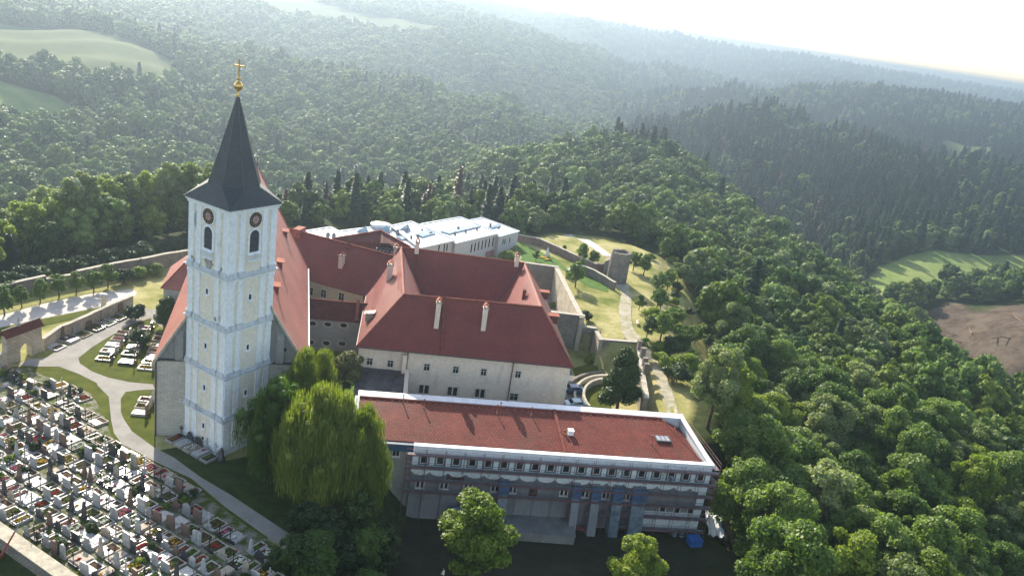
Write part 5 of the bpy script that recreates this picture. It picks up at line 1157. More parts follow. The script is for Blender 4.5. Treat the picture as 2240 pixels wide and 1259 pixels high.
wall_run('crenellated_wall', 'ruined wall with broken stubs running beside the track', [Vector((P(x, y, 1.6).x, P(x, y, 1.6).y, -1.4)) for x, y in ((1398, 752), (1403, 790), (1408, 830), (1414, 870))], 2.9, .8, 'ruin', True, .25)
for i, (px, py) in enumerate((((1398, 762)), (1404, 780), (1409, 800), (1411, 815))):
    q = P(px, py, 1.7); mb = MB(); mb.box((q.x, q.y, 2.4), (.9, .8, 1.9+.4*(i % 2)), .2); mb.box((q.x, q.y, 3.4+.2*(i % 2)), (1.0, .9, .15), .2)
    tag(mb.build('wall_stub', 'ruin'), 'broken masonry stub on the ruined wall, %s from the garden wall corner' % ('first', 'second', 'third', 'fourth')[i], 'wall stub')
# lower terrace wall and walls by the ruined tower
def gpt(px, py, z=None): return P(px, py, GZ)
wall_run('terrace_wall', 'dark retaining wall of the green terrace with a grassy top', [gpt(1239, 607, 3), gpt(1262, 592, 3), gpt(1300, 608, 3), gpt(1343, 634, 3)], 1.9, .6, 'ruin', True, .05)
wall_run('garden_boundary_wall', 'long low brick coloured wall from the white building to the ruined tower', [gpt(1132, 527, 3), gpt(1180, 537, 3), gpt(1222, 556, 3), gpt(1262, 575, 3), gpt(1300, 592, 3), gpt(1326, 592, 3)], 1.9, .6, simple('brick_rubble', (.26, .19, .16), (.17, .12, .1), .8, .95, fine=5, bmp=.05), True, .05)
# ruined round tower
rg = P(1351, 622, GZ); rt = thing('ruined_tower', 'round roofless ruined stone tower beside the curved track', 'tower ruin', tuple(rg))
cx_, cy_ = rg.x-.3, rg.y+2.2; ht = above(1344, 547, (cx_, cy_)); mb = MB(); n_ = 40; R_o, R_i = 2.45, 1.8
ang = [2*math.pi*i/n_ for i in range(n_)]; hts = [ht+rnd.uniform(-.12, .12)-(0.9 if math.radians(150) < a < math.radians(200) else 0) for a in ang]
ob = [(cx_+R_o*1.08*math.cos(a), cy_+R_o*1.08*math.sin(a), -4) for a in ang]; ot = [(cx_+R_o*math.cos(a), cy_+R_o*math.sin(a), h) for a, h in zip(ang, hts)]
it_ = [(cx_+R_i*math.cos(a), cy_+R_i*math.sin(a), h) for a, h in zip(ang, hts)]; ib = [(cx_+R_i*math.cos(a), cy_+R_i*math.sin(a), 1) for a in ang]
for i in range(n_):
    j = (i+1) % n_; mb.poly([ob[i], ob[j], ot[j], ot[i]]); mb.poly([ot[i], ot[j], it_[j], it_[i]]); mb.poly([it_[i], it_[j], ib[j], ib[i]])
mb.build('masonry', 'ruin', rt)
mb = MB(); q = gpt(1330, 592, 3); mb.prism([xy(gpt(1318, 596, 3)), xy(gpt(1338, 605, 3)), xy(gpt(1336, 596, 3)), xy(gpt(1322, 590, 3))], 0, [4.8, 7, 7, 5.2]); mb.build('broken_flank', 'ruin', rt)

# ------------------------------------------------------------------ small things
def person(name, label, loc, rz, pose, top, bottom, hair='hair', scale=1.0):
    """one skinned body from a jointed skeleton; clothes by height"""
    V = []; E = []; R = []
    def j(x, y, z, r, link=None):
        V.append((x, y, z)); R.append(r); 
        if link is not None: E.append((link, len(V)-1))
        return len(V)-1
    b = pose
    pel = j(0, 0, .95-b*.1, .15); wst = j(0, .02+b*.08, 1.1-b*.1, .135, pel); chs = j(0, .02+b*.25, 1.32-b*.14, .165, wst); nck = j(0, .03+b*.36, 1.5-b*.2, .07, chs); hd = j(0, .05+b*.42, 1.6-b*.2, .095, nck); j(0, .06+b*.46, 1.72-b*.22, .085, hd)
    for s in (-1, 1):
        hp = j(s*.1, 0, .88-b*.1, .1, pel); kn = j(s*.12, .06+b*.1, .48, .07, hp); an = j(s*.12, 0, .09, .05, kn); j(s*.13, .15, .04, .04, an)
        sh = j(s*.2, .03+b*.27, 1.42-b*.16, .065, chs); el = j(s*.27, .05+b*.35, 1.14-b*.2, .045, sh); wr = j(s*.24, .2+b*.42, .97-b*.2, .032, el); hn = j(s*.23, .26+b*.45, .93-b*.2, .035, wr)
        for k in range(5): 
            a = (k-2)*.016; m_ = j(s*(.23+a), .31+b*.45, .91-b*.2, .010, hn); j(s*(.23+a*1.1), .335+b*.45-(.02 if k == 0 else 0), .885-b*.2, .009, m_)
    me = bpy.data.meshes.new(name); me.from_pydata(V, E, []); ob_ = bpy.data.objects.new(name, me); COL.objects.link(ob_)
    sm = ob_.modifiers.new('s', 'SKIN'); ss = ob_.modifiers.new('b', 'SUBSURF'); ss.levels = 1
    for i, sv_ in enumerate(me.skin_vertices[0].data): sv_.radius = (R[i], R[i]); sv_.use_root = i == 0
    dg = bpy.context.evaluated_depsgraph_get(); m2 = bpy.data.meshes.new_from_object(ob_.evaluated_get(dg)); ob_.modifiers.clear(); ob_.data = m2
    m2.materials.clear()
    for q in (top, bottom, 'skin'): m2.materials.append(MT[q])
    for p in m2.polygons:
        c = p.center; hz = 1.5-b*.2
        p.material_index = 2 if (c.z > hz or (abs(c.x) > .19 and c.y > .17+b*.4 and c.z < 1.1)) else (0 if c.z > .9-b*.1 else 1)
    hm = MB(); hx, hy, hz = V[hd]; hm.lathe((hx, hy+.0, hz+.06), [(.105, -.06), (.12, .02), (.11, .1), (.07, .15), (.01, .17)], 12); h_ = hm.build('hair', hair, ob_, False)
    ob_.location = loc; ob_.rotation_euler = (0, 0, rz); ob_.scale = (scale,)*3; ob_['label'] = label; ob_['category'] = 'person'; return ob_
q = P(96, 1190, 0); person('person', 'person in white shirt tending a grave beside the lower cemetery wall', (q.x, q.y, 0), .4, .6, 'shirt', 'dkcloth')
q = P(79, 1187, 0); person('person', 'person in dark clothes bending beside the white shirted visitor', (q.x, q.y, 0), -.5, .9, 'dkcloth', 'dkcloth')
q = P(1278, 712, GZ); person('person', 'person in red clothes and pale hat beside the garden wall corner', (q.x, q.y, gz(q.x, q.y)), 2.0, .2, 'redcloth', 'redcloth', 'pink_fl')
q = BW.p(36.9, 1.84, .95); person('person', 'worker in light blue shirt crouching on the scaffold deck', tuple(q), 2.6, .9, 'bluecloth', 'dkcloth')
q = P(968, 1268, -7); person('person', 'person in white top and reddish hair on the sunlit grass at the bottom edge', (q.x, q.y, gz(q.x, q.y)), 1.0, .1, 'shirt', 'dkcloth', 'brown_st')

def car(label, loc, rz, paint):
    c = thing('car', label, 'car', loc, rz)
    prof = [(-2.1, .35), (-2.15, .75), (-1.95, .95), (-1.2, 1.02), (-.65, 1.42), (.9, 1.45), (1.55, 1.05), (2.05, .92), (2.12, .5), (2.05, .32)]
    mb = MB(); w = .86
    for s in (1, -1):
        pts = [(x, s*(w if z < 1.03 else w-.14), z) for x, z in prof]; mb.poly(pts if s < 0 else pts[::-1])
    for i in range(len(prof)):
        a, b2 = prof[i], prof[(i+1) % len(prof)]; wa, wb = (w if a[1] < 1.03 else w-.14), (w if b2[1] < 1.03 else w-.14)
        mb.poly([(a[0], -wa, a[1]), (a[0], wa, a[1]), (b2[0], wb, b2[1]), (b2[0], -wb, b2[1])])
    mb.build('body', paint, c, False)
    for pts, nm in (([(-1.16, -.7, 1.045), (-1.16, .7, 1.045), (-.7, .66, 1.40), (-.7, -.66, 1.40)], 'windscreen'), ([(1.5, -.7, 1.1), (1.5, .7, 1.1), (.97, .66, 1.43), (.97, -.66, 1.43)], 'rear_window')):
        k = MB(); k.slab([(x+(.02 if x > 0 else -.02), y, z+.02) for x, y, z in pts], .01); k.build(nm, 'glass', c, False)
    for s in (1, -1):
        k = MB(); k.poly([(-.95, s*.845, 1.04), (1.25, s*.845, 1.06), (.85, s*.735, 1.38), (-.55, s*.735, 1.36)][::s]); k.build('side_window', 'glass', c, False)
        for x in (-1.35, 1.35):
            k = MB(); k.tube((x, s*.88, .32), (x, s*.68, .32), .32, n=16); t_ = k.build('wheel', 'tyre', c, False); k = MB(); k.tube((x, s*.885, .32), (x, s*.87, .32), .18, n=12); k.build('rim', 'scaf_steel', t_, False)
        k = MB(); k.box((-2.08, s*.62, .72), (.1, .3, .14)); k.build('headlight', 'frame', c, False); k = MB(); k.box((2.08, s*.66, .78), (.08, .2, .16)); k.build('tail_light', 'lantern', c, False)
    return c
q = P(1252, 880, -2.2); car('light blue car parked beside the corner of the cream convent wall', (q.x+.6, q.y, -3), ra+.15, 'car_blue')
q = P(1249, 850, -2.2); car('dark blue car parked in shade behind the light blue car', (q.x+.4, q.y+.3, -3), ra+.1, 'car_dark')
# folded parasol, yellow lounger, chapel shrine, grit box, signs
q = P(1196, 563, GZ); ps = thing('folded_parasol', 'white folded parasol on the green terrace', 'parasol', (q.x, q.y, GZ)); mb = MB(); mb.lathe((0, 0, 0), [(.4, .3), (.9, .4), (.55, 1.2), (.25, 2.2), (.03, 2.9)], 14); mb.build('canopy', 'frame', ps, False); mb = MB(); mb.tube((0, 0, 0), (0, 0, 3.1), .05, n=6); mb.build('pole', 'scaf_steel', ps, False)
for i, (px, py, L) in enumerate(((1189, 565, 'yellow garden lounger beside the white folded parasol'), (1198, 569, 'pale yellow cushion mat in front of the white parasol'))):
    q = P(px, py, GZ); lg = thing('garden_lounger', L, 'lounger', (q.x, q.y, GZ+.06), .5*i); mb = MB(); mb.box((0, 0, .3), (1.9, .6, .12)); mb.slab([(-.95, -.3, .37), (-.95, .3, .37), (-1.5, .3, .75), (-1.5, -.3, .75)], .08); mb.build('seat', 'yel_fl', lg, False)
    for x in (-.8, .8):
        for y in (-.25, .25): mb = MB(); mb.tube((x, y, 0), (x, y, .25), .03, n=5); mb.build('leg', 'frame', lg, False)
q = P(227, 668, 0); sh = thing('roadside_pillar', 'cream roadside pillar with round white cap between road and cemetery wall', 'pillar', tuple(q)); mb = MB(); mb.lathe((0, 0, 0), [(.5, 0), (.5, .3), (.38, .35), (.38, 1.9), (.45, 1.95)], 12); mb.build('shaft', 'cream2', sh, False); mb = MB(); mb.lathe((0, 0, 1.95), [(.75, 0), (.8, .1), (.6, .3), (.2, .45), (.02, .5)], 16); mb.build('cap', 'marble', sh, False)
q = P(1394, 711, 1.6); mb = MB(); mb.tube((0, -1.0, .35), (0, 1.0, .35), .32, n=10); o = mb.build('hay_roll', simple('straw', (.6, .5, .38), (.45, .38, .28), 2, .9)); o.location = (q.x, q.y, gz(q.x, q.y)); tag(o, 'pale felled log lying on dry grass right of the track', 'log'); o.name = 'log'
q = P(*z7(470, 778), -2.5); mb = MB(); mb.box((0, 0, .45), (.9, .7, .9)); mb.slab([(-.5, -.4, .95), (.5, -.4, .95), (.5, .4, 1.05), (-.5, .4, 1.05)], .06); o = mb.build('white_box', 'frame'); o.location = (q.x, q.y+.6, -2.6); tag(o, 'small white box seen through the garden archway', 'box')
q = P(*z7(985, 1060), -1); mb = MB(); 
for k in range(7): mb.box((0, k*.9, .9), (.12, .12, 1.8)); 
mb.box((0, 2.7, 1.5), (.06, 6, .12)); mb.box((0, 2.7, .8), (.06, 6, .12)); mb.box((0, 2.7, 1.1), (.04, 6, .5)); o = mb.build('timber_fence', 'wood'); o.location = (q.x, q.y, gz(q.x, q.y)); o.rotation_euler = (0, 0, -.05); tag(o, 'pale timber fence panel at the forest edge by the track', 'fence')
# leaning red pole crossing the retaining wall
a_, b_, c_ = Vector(P(-25, 1330, 3.0)), Vector(P(30, 1163, 3.4)), Vector(P(85, 1085, 5.0))
pl_ = thing('leaning_pole', 'long red and dark pole leaning over the lower left cemetery wall', 'pole', tuple(P(-5, 1259, -6)))
mb = MB(); base_ = Vector(P(-5, 1259, -8)); k1 = Vector(P(12, 1195, 1.2)); mb.tube(base_, P(4, 1212, .2), .17, .13, 8); mb.tube(P(4, 1212, .2), P(32, 1163, 2.2), .12, .09, 8); mb.build('lower_arm', 'redpole', pl_)
mb = MB(); mb.tube(P(32, 1163, 2.2), P(54, 1130, 3.4), .085, .06, 6); mb.tube(P(54, 1130, 3.4), P(78, 1093, 5.0), .05, .03, 6); mb.build('upper_arm', 'scaf_steel', pl_)
# terraced flower beds round the lime tree
lc = P(1352, 880, -3)
for i, (R_, lab) in enumerate(((9.6, 'outer'), (8.0, 'middle'), (6.4, 'inner'))):
    mb = MB(); n_ = 26
    for k in range(n_):
        a0, a1 = math.radians(100+110*k/n_), math.radians(100+110*(k+1)/n_)
        pts = [(lc.x+(R_+d)*math.cos(a), lc.y+(R_+d)*1.35*math.sin(a)-1.0) for a, d in ((a0, 0), (a1, 0), (a1, .45), (a0, .45))]; mb.prism(pts, -4, -2.5+.35*i)
    tag(mb.build('curved_terrace_wall', 'coping' if i else 'ruin'), '%s curved low wall of the terraced bed left of the lime tree' % lab, 'low wall')

# ------------------------------------------------------------------ cemetery
GMESH = {}; SHRUBS = []; SEEN_L = set()
def gm(key, fn, mats):
    if key not in GMESH: mb = MB(); fn(mb); GMESH[key] = mb.mesh(key[0], mats)
    return GMESH[key]
def kerb_fn(w, l, h, t):
    def f(mb):
        for x in (-w/2+t/2, w/2-t/2): mb.box((x, l/2, h/2-.1), (t, l, h+.2))
        for y in (t/2, l-t/2): mb.box((0, y, h/2-.1), (w-2*t, t, h+.2))
    return f
def bed_fn(w, l, z):
    def f(mb):
        n = 7; r = random.Random(5)
        vs = [((i/(n-1)-.5)*w, .1+(j/(n-1))*(l-.2), z+r.uniform(-.02, .05)) for j in range(n) for i in range(n)]
        mb.raw(vs, [(j*n+i, j*n+i+1, (j+1)*n+i+1, (j+1)*n+i) for j in range(n-1) for i in range(n-1)], 0, True)
    return f
def slab_fn(w, l, z, border):
    def f(mb):
        mb.prism([(-w/2, .08), (w/2, .08), (w/2, l-.08), (-w/2, l-.08)], z, z+.1)
        if border: mb.prism([(-w*.3, l*.3), (w*.3, l*.3), (w*.3, l*.75), (-w*.3, l*.75)], z+.1, z+.16)
    return f
def flowers_fn(w, l, z, pat, seed, size=.09):
    def f(mb):
        r = random.Random(seed); pts = []
        if pat == 0:
            for j in range(7):
                for i in range(4): pts.append((-w*.36+i*w*.24, .3+j*(l-.6)/6))
        elif pat == 1: pts = [(r.uniform(-w*.4, w*.4), r.uniform(.25, l-.25)) for _ in range(34)]
        elif pat == 2: pts = [(r.gauss(0, w*.14), l*.5+r.gauss(0, l*.14)) for _ in range(26)]
        else: pts = [(s_*w*.34, .3+j*(l-.6)/8) for j in range(9) for s_ in (-1, 1)]+[(r.uniform(-w*.2, w*.2), r.uniform(l*.4, l*.6)) for _ in range(8)]
        for x, y in pts:
            s_ = size*r.uniform(.7, 1.4); x += r.uniform(-.04, .04); y += r.uniform(-.04, .04); zz_ = z+r.uniform(.04, .16)
            v = [(x+s_, y, zz_), (x, y+s_, zz_), (x-s_, y, zz_), (x, y-s_, zz_), (x, y, zz_+s_*.8), (x, y, z)]
            mb.raw(v, [(0, 1, 4), (1, 2, 4), (2, 3, 4), (3, 0, 4), (1, 0, 5), (2, 1, 5), (3, 2, 5), (0, 3, 5)])
    return f
def stone_fn(kind_, w, h):
    def f(mb):
        t = .2
        def prof(pts, y0=-.12, th=t):
            n = len(pts); a = [(x, y0, z) for x, z in pts]; b2 = [(x, y0+th, z) for x, z in pts]
            mb.poly(a); mb.poly(b2[::-1])
            for i in range(n): j = (i+1) % n; mb.poly([a[j], a[i], b2[i], b2[j]])
        mb.box((0, 0, .08), (w*1.15, .36, .3))
        if kind_ == 'flat': prof([(-w/2, .2), (w/2, .2), (w/2, h), (-w/2, h)])
        elif kind_ == 'arched': prof([(-w/2, .2), (w/2, .2), (w/2, h*.8)]+[(w/2*math.cos(a), h*.8+h*.2*math.sin(a)) for a in [math.pi*i/8 for i in range(1, 8)]]+[(-w/2, h*.8)])
        elif kind_ == 'gabled': prof([(-w/2, .2), (w/2, .2), (w/2, h*.75), (0, h), (-w/2, h*.75)])
        elif kind_ == 'obelisk': mb.box((0, 0, .35), (.55, .5, .35)); mb.raw([(-.22, -.2, .5), (.22, -.2, .5), (.22, .2, .5), (-.22, .2, .5), (-.13, -.12, h), (.13, -.12, h), (.13, .12, h), (-.13, .12, h), (0, 0, h+.2)], [(0, 1, 5, 4), (1, 2, 6, 5), (2, 3, 7, 6), (3, 0, 4, 7), (4, 5, 8), (5, 6, 8), (6, 7, 8), (7, 4, 8)])
        elif kind_ == 'cross': mb.box((0, 0, .4), (.5, .36, .5)); mb.box((0, 0, .55+h*.4), (.13, .12, h*.85)); mb.box((0, 0, .5+h*.55), (.62, .118, .13))
        elif kind_ == 'ironcross': mb.box((0, 0, h*.5), (.07, .06, h)); mb.box((0, 0, h*.74), (.7, .058, .07)); mb.lathe((0, 0, h*.74), [(.01, -.2), (.2, 0), (.01, .2)], 10)
        elif kind_ == 'stepped': prof([(-w/2, .2), (w/2, .2), (w/2, h*.6), (w*.25, h*.66), (w*.25, h), (-w*.25, h), (-w*.25, h*.66), (-w/2, h*.6)])
        elif kind_ == 'double': prof([(-w/2, .2), (-.04, .2), (-.04, h), (-w/2, h*.9)]); prof([(.04, .2), (w/2, .2), (w/2, h*.9), (.04, h)])
    return f
KC = {'white': 'marble', 'grey': 'granite', 'sandstone': 'sandst', 'pale': 'coping', 'dark': 'blackgr'}
SCOL = {'grey': 'granite', 'black': 'blackgr', 'pale': 'sandst', 'white': 'marble', 'brown': 'brown_st'}
SN = {'flat': 'rectangular headstone', 'arched': 'arched headstone', 'gabled': 'gabled headstone', 'obelisk': 'obelisk', 'cross': 'stone cross', 'ironcross': 'iron cross', 'stepped': 'stepped headstone', 'double': 'split headstone'}
FN = {'red': ('red_fl', 'red flowers'), 'yellow': ('yel_fl', 'yellow flowers'), 'pink': ('pink_fl', 'pink flowers'), 'white': ('wht_fl', 'white flowers'), 'green': ('grn_pl', 'green plants')}
def grave(loc, rz, r, where, group, w=None, l=None, stone_at='near'):
    w = w or r.choice([1.0, 1.1, 1.75, 1.9]); l = l or r.choice([1.8, 2.0]); kc = r.choice(['white', 'white', 'grey', 'grey', 'sandstone', 'sandstone', 'pale', 'pale', 'dark'])
    fill = r.choice(['slab', 'slab', 'flowers', 'flowers', 'flowers', 'plants', 'plants', 'half'])
    sk_ = r.choice(['flat', 'flat', 'arched', 'gabled', 'obelisk', 'cross', 'ironcross', 'stepped', 'double'] if w > 1.3 else ['flat', 'arched', 'gabled', 'obelisk', 'cross', 'ironcross', 'ironcross', 'stepped'])
    scn = 'black' if sk_ == 'ironcross' else r.choice(['grey', 'grey', 'grey', 'black', 'black', 'black', 'pale', 'white', 'brown', 'brown'])
    hs = r.choice([1.15, 1.4, 1.7]) if sk_ not in ('obelisk', 'ironcross', 'cross') else r.choice([1.8, 2.2])
    fc_ = r.choice(['red', 'red', 'yellow', 'pink', 'white']); hk = r.choice([.22, .3])
    sc_ = r.choice(['white', 'white', 'grey', 'grey', 'dark', 'sandstone'])
    root = thing('grave', '', 'grave', loc, rz)
    link('kerb', gm(('kerb', w, l, hk, kc), kerb_fn(w, l, hk, .15), KC[kc]), root)
    if fill in ('slab', 'half'):
        bd = 1 if r.random() < .3 else 0; ll = l if fill == 'slab' else l*.55
        link('cover_slab', gm(('cover_slab', w, ll, hk, sc_, bd), slab_fn(w-.1, ll, hk-.03, bd), KC[sc_]), root)
        txt = '%s slab' % sc_
        if fill == 'slab' and r.random() < .6:
            link('flowers', gm(('flowers', 'p', fc_), lambda mb: flowers_fn(.5, 1.2, .32, 2, 3, .08)(mb), FN[fc_][0]), root); txt += ', %s posy' % fc_
    if fill != 'slab':
        link('soil_bed', gm(('soil_bed', w, l, hk), bed_fn(w-.28, l, hk-.08), 'soil'), root)
    if fill in ('flowers', 'plants'):
        fk = 'green' if fill == 'plants' else fc_; pat = r.randrange(4)
        link('flowers', gm(('flowers', w, l, pat, fk), flowers_fn(w-.4, l, hk-.05, pat, pat*7+int(w*10), .11), FN[fk][0]), root)
        if fill == 'flowers' and r.random() < .7: link('greenery', gm(('greenery', w, l, (pat+1) % 4), flowers_fn(w-.5, l, hk-.07, (pat+1) % 4, 91, .1), 'grn_pl'), root)
        txt = FN[fk][1]
    if fill == 'half': txt = 'half %s slab' % sc_
    link('headstone', gm(('headstone', sk_, scn, hs, w), stone_fn(sk_, min(w*.8, 1.25), hs), 'iron' if sk_ == 'ironcross' else SCOL[scn]), root)
    if r.random() < .35: o = link('lantern', gm(('lantern', 1), lambda mb: mb.lathe((0, 0, 0), [(.07, 0), (.07, .2), (.03, .26)], 8), 'lantern'), root, (w*.3, l-.25, hk))
    root['label'] = '%s-edged grave, %s, %s %s, %s' % (kc, txt, scn if sk_ != 'ironcross' else 'black', SN[sk_].replace(' headstone', ' stone'), where)
    while root['label'] in SEEN_L: root['label'] = root['label'].replace(' stone,', ' leaning stone,', 1) if ' stone,' in root['label'] and 'leaning' not in root['label'] else root['label'].replace('-edged', '-rimmed', 1) if '-edged' in root['label'] else root['label']+' again'
    SEEN_L.add(root['label']); root['group'] = group; return root
ORDN = ['first', 'second', 'third', 'fourth', 'fifth', 'sixth', 'seventh', 'eighth', 'ninth', 'tenth', 'eleventh', 'twelfth', '13th', '14th', '15th', '16th', '17th', '18th', '19th', '20th', '21st', '22nd', '23rd', '24th', '25th', '26th', '27th', '28th', '29th', '30th']+['%dth' % i if i % 10 > 3 or i % 10 == 0 else '%d%s' % (i, ('st', 'nd', 'rd')[i % 10-1]) for i in range(31, 60)]
cem_poly = gpoly([z5(-40, 880), z5(20, 920), z5(230, 925), z5(330, 985), z5(540, 1060), z5(700, 1120), z6(595, 330), z6(640, 460), z6(760, 540), z6(870, 600), z6(1050, 690), z6(1230, 830), z6(1400, 960), z6(1600, 1090), z6(1640, 1220), z6(1600, 1380), (600, 1310), (180, 1268), (0, 1148), (-40, 1125)])
drape('cemetery_ground', cem_poly, 'cem_ground', .035)
rr = Vector((.891, -.454)); rq = Vector((.454, .891)); rz0 = math.atan2(-.454, .891)
o0 = Vector(xy(P(0, 1146, 0))); rg_ = random.Random(21); ngr = 0
for row in range(18):
    t0 = .9+row*2.62; cnt = 0; s_ = -45.0-(row % 3)*.6
    while s_ < 45:
        wv_ = rg_.choice([1.0, 1.1, 1.6, 1.75, 1.9]); s_ += wv_/2
        c = o0+rr*s_+rq*(t0+rg_.uniform(-.22, .22)); c2 = c+rq*1.8
        if float(sdist(cem_poly, c.x, c.y)) < -.1 and float(sdist(cem_poly, c2.x, c2.y)) < -.1 and ngr < 275 and rg_.random() > .03:
            cnt += 1; ngr += 1
            grave((c.x, c.y, .03), rz0+rg_.uniform(-.06, .06), rg_, '%s in %s row from lower wall' % (ORDN[cnt-1], ORDN[row]), 'graves of the main cemetery field', wv_)
        s_ += wv_/2+rg_.choice([.12, .2, .3, .45])
# shrubs planted between the graves
for k in range(34):
    for _ in range(60):
        s_ = rg_.uniform(-40, 42); t_ = rg_.uniform(0, 44); c = o0+rr*s_+rq*t_
        if float(sdist(cem_poly, c.x, c.y)) < -.8: break
    SHRUBS.append((c.x, c.y, rg_.uniform(.3, .62)))
# grave island by the church, headstones on the right
gi = 0
isl = [[z5(x, y) for x, y in ((720, 855), (755, 800), (795, 755), (835, 705), (870, 660))], [z5(x, y) for x, y in ((895, 885), (920, 820), (955, 770), (975, 715), (1005, 672), (1040, 620))], [z5(x, y) for x, y in ((1040, 925), (1075, 880), (1095, 845), (1115, 800), (1130, 755), (1150, 710), (1165, 670))]]
for ci, colm in enumerate(isl):
    for k, p in enumerate(colm):
        a = P(*p, 0); gi += 1
        grave((a.x+2.6, a.y+.5, .07), math.radians(98), rg_, '%s in %s column of lawn island' % (ORDN[k], ('left', 'middle', 'right')[ci]), 'graves on the lawn island by the church', 1.5, 2.3)
for k, p in enumerate((z6(745, 325), z6(765, 285), z6(785, 250))):
    a = P(*p, 0); grave((a.x+2.3, a.y+.4, .07), math.radians(98), rg_, '%s by the church corner wall' % ORDN[k], 'graves at the church corner', 1.4, 2.0)
# graves against the cemetery wall
for k, p in enumerate((z5(390, 770), z5(500, 715), z5(600, 672), z5(700, 625), z5(790, 585), z5(870, 548), z5(940, 510), z5(1000, 478))):
    a = P(*p, 0); d = (W2[-1]-W2[0]).normalized(); rzw = math.atan2(d.y, d.x)-math.pi; 
    grave((a.x-.6, a.y+.4, .05), math.radians(-100), rg_, '%s along the wall from gateway' % ORDN[k], 'graves along the roadside cemetery wall', 2.2, 2.4)
# graves at the tower foot
for k, p in enumerate((z6(1010, 490), z6(1075, 545), z6(1125, 575), z6(1170, 630), z6(1240, 675))):
    a = WL.p(6.9-k*1.75, .07, .55); g_ = grave((a.x, a.y, .07), math.atan2(WL.d.y, WL.d.x)+math.pi, rg_, '%s from left at tower foot' % ORDN[k], 'graves at the foot of the tower', 1.45, 2.1)
a = WL.p(8.3, 0, .8); mb = MB(); mb.lathe((0, 0, 0), [(.5, 0), (.6, .4), (.35, .7), (.3, 1.6), (.12, 2.0)], 10); o = mb.build('stone_statue', 'blackgr'); o.location = (a.x, a.y, 0); tag(o, 'dark stone figure monument at the left foot of the tower', 'monument')

# ------------------------------------------------------------------ trees
def crown_np(rg, R, zb, zt_, lobes, n, leaf, squash=1.0, cone=0.0, droop=0.0, lobe_r=(.26, .42), solid=.74, flat=.45, bulge=1.0):
    """leaf faces gathered in clumps over a crown's volume"""
    H = zt_-zb; cz = (zb+zt_)/2
    L = []; bp = rg.uniform(0, 6.28, 3)
    for i in range(lobes):
        a = rg.uniform(0, 2*math.pi); v = rg.uniform(-.85, 1.0); rad = math.sqrt(max(0, 1-v*v))*rg.uniform(.35, .8)
        if cone: rad = (1-(v+1)/2)**cone*rg.uniform(.3, .75)+.03
        if not cone and not droop: rad *= 1+bulge*(.22*math.sin(2*a+bp[0])+.16*math.sin(3*a+bp[1]+2*v)+.08*math.sin(5*v+bp[2]))
        lr = R*rg.uniform(*lobe_r)*(1-.35*cone*((v+1)/2))
        L.append((math.cos(a)*rad*R, math.sin(a)*rad*R, cz+v*(H/2-lr*.8), lr))
    L.append((0, 0, cz, R*.5)); L = np.array(L)
    w = L[:, 3]**2; idx = rg.choice(len(L), n, p=w/w.sum()); C = L[idx]
    d = rg.normal(size=(n, 3)); d[:, 2] += .25; d /= np.linalg.norm(d, axis=1)[:, None]
    rad = C[:, 3]*rg.uniform(.78, 1.12, n); pos = C[:, :3]+d*rad[:, None]*np.array([1, 1, .85])
    if droop:
        dr = rg.random(n)**1.5*droop; pos[:, 2] -= dr; pos[:, :2] += d[:, :2]*dr[:, None]*.04
    # drop leaves buried deep in other clumps
    dist = np.linalg.norm(pos[:, None]-L[None, :, :3], axis=2)/L[None, :, 3]; keep = dist.min(1) > .6
    if not droop: pos, d = pos[keep], d[keep]
    n = len(pos); nn = d*.65+rg.normal(size=(n, 3))*flat; nn[:, 2] += .25
    if droop: nn[:, 2] *= .3
    nn /= np.linalg.norm(nn, axis=1)[:, None]
    t = np.cross(nn, rg.normal(size=(n, 3))); t /= np.linalg.norm(t, axis=1)[:, None]+1e-9; b_ = np.cross(nn, t)
    if droop:
        b_ = np.tile([0, 0, 1.0], (n, 1)); t = np.cross(nn, b_); t /= np.linalg.norm(t, axis=1)[:, None]+1e-9
    s = leaf*rg.uniform(.6, 1.35, n)[:, None]; sl = s*(.55 if not droop else 2.6); sw = s*.5*(1 if not droop else .42)
    bend = nn*s*.18
    V = np.stack([pos-b_*sl, pos+t*sw-bend, pos+b_*sl, pos-t*sw-bend], 1).reshape(-1, 3)
    F = np.arange(4*n).reshape(-1, 4)
    # solid inner blobs added to block light through the crown
    from mathutils import noise as mn
    bm = bmesh.new(); bmesh.ops.create_icosphere(bm, subdivisions=1 if n < 900 else 2, radius=1); iv = np.array([v.co[:] for v in bm.verts]); if_ = np.array([[v.index for v in f.verts] for f in bm.faces]); bm.free()
    vs, fs = [V], []; off = len(V); tri = []
    for q in L:
        k = solid*(1+rg.normal(size=(len(iv), 1))*.08); vs.append(iv*q[3]*k*np.array([1, 1, .85])+q[:3]); tri.append(if_+off); off += len(iv)
    return np.concatenate(vs), F, np.concatenate(tri)
def np_mesh(name, V, F4, F3, mat):
    me = bpy.data.meshes.new(name); me.vertices.add(len(V)); me.vertices.foreach_set('co', V.astype(np.float32).ravel())
    nl = F4.size+F3.size; me.loops.add(nl); me.loops.foreach_set('vertex_index', np.concatenate([F4.ravel(), F3.ravel()]).astype(np.int32))
    me.polygons.add(len(F4)+len(F3)); st = np.concatenate([np.arange(len(F4))*4, F4.size+np.arange(len(F3))*3]); me.polygons.foreach_set('loop_start', st.astype(np.int32))
    me.materials.append(MT[mat] if isinstance(mat, str) else mat); me.update(calc_edges=True); return me
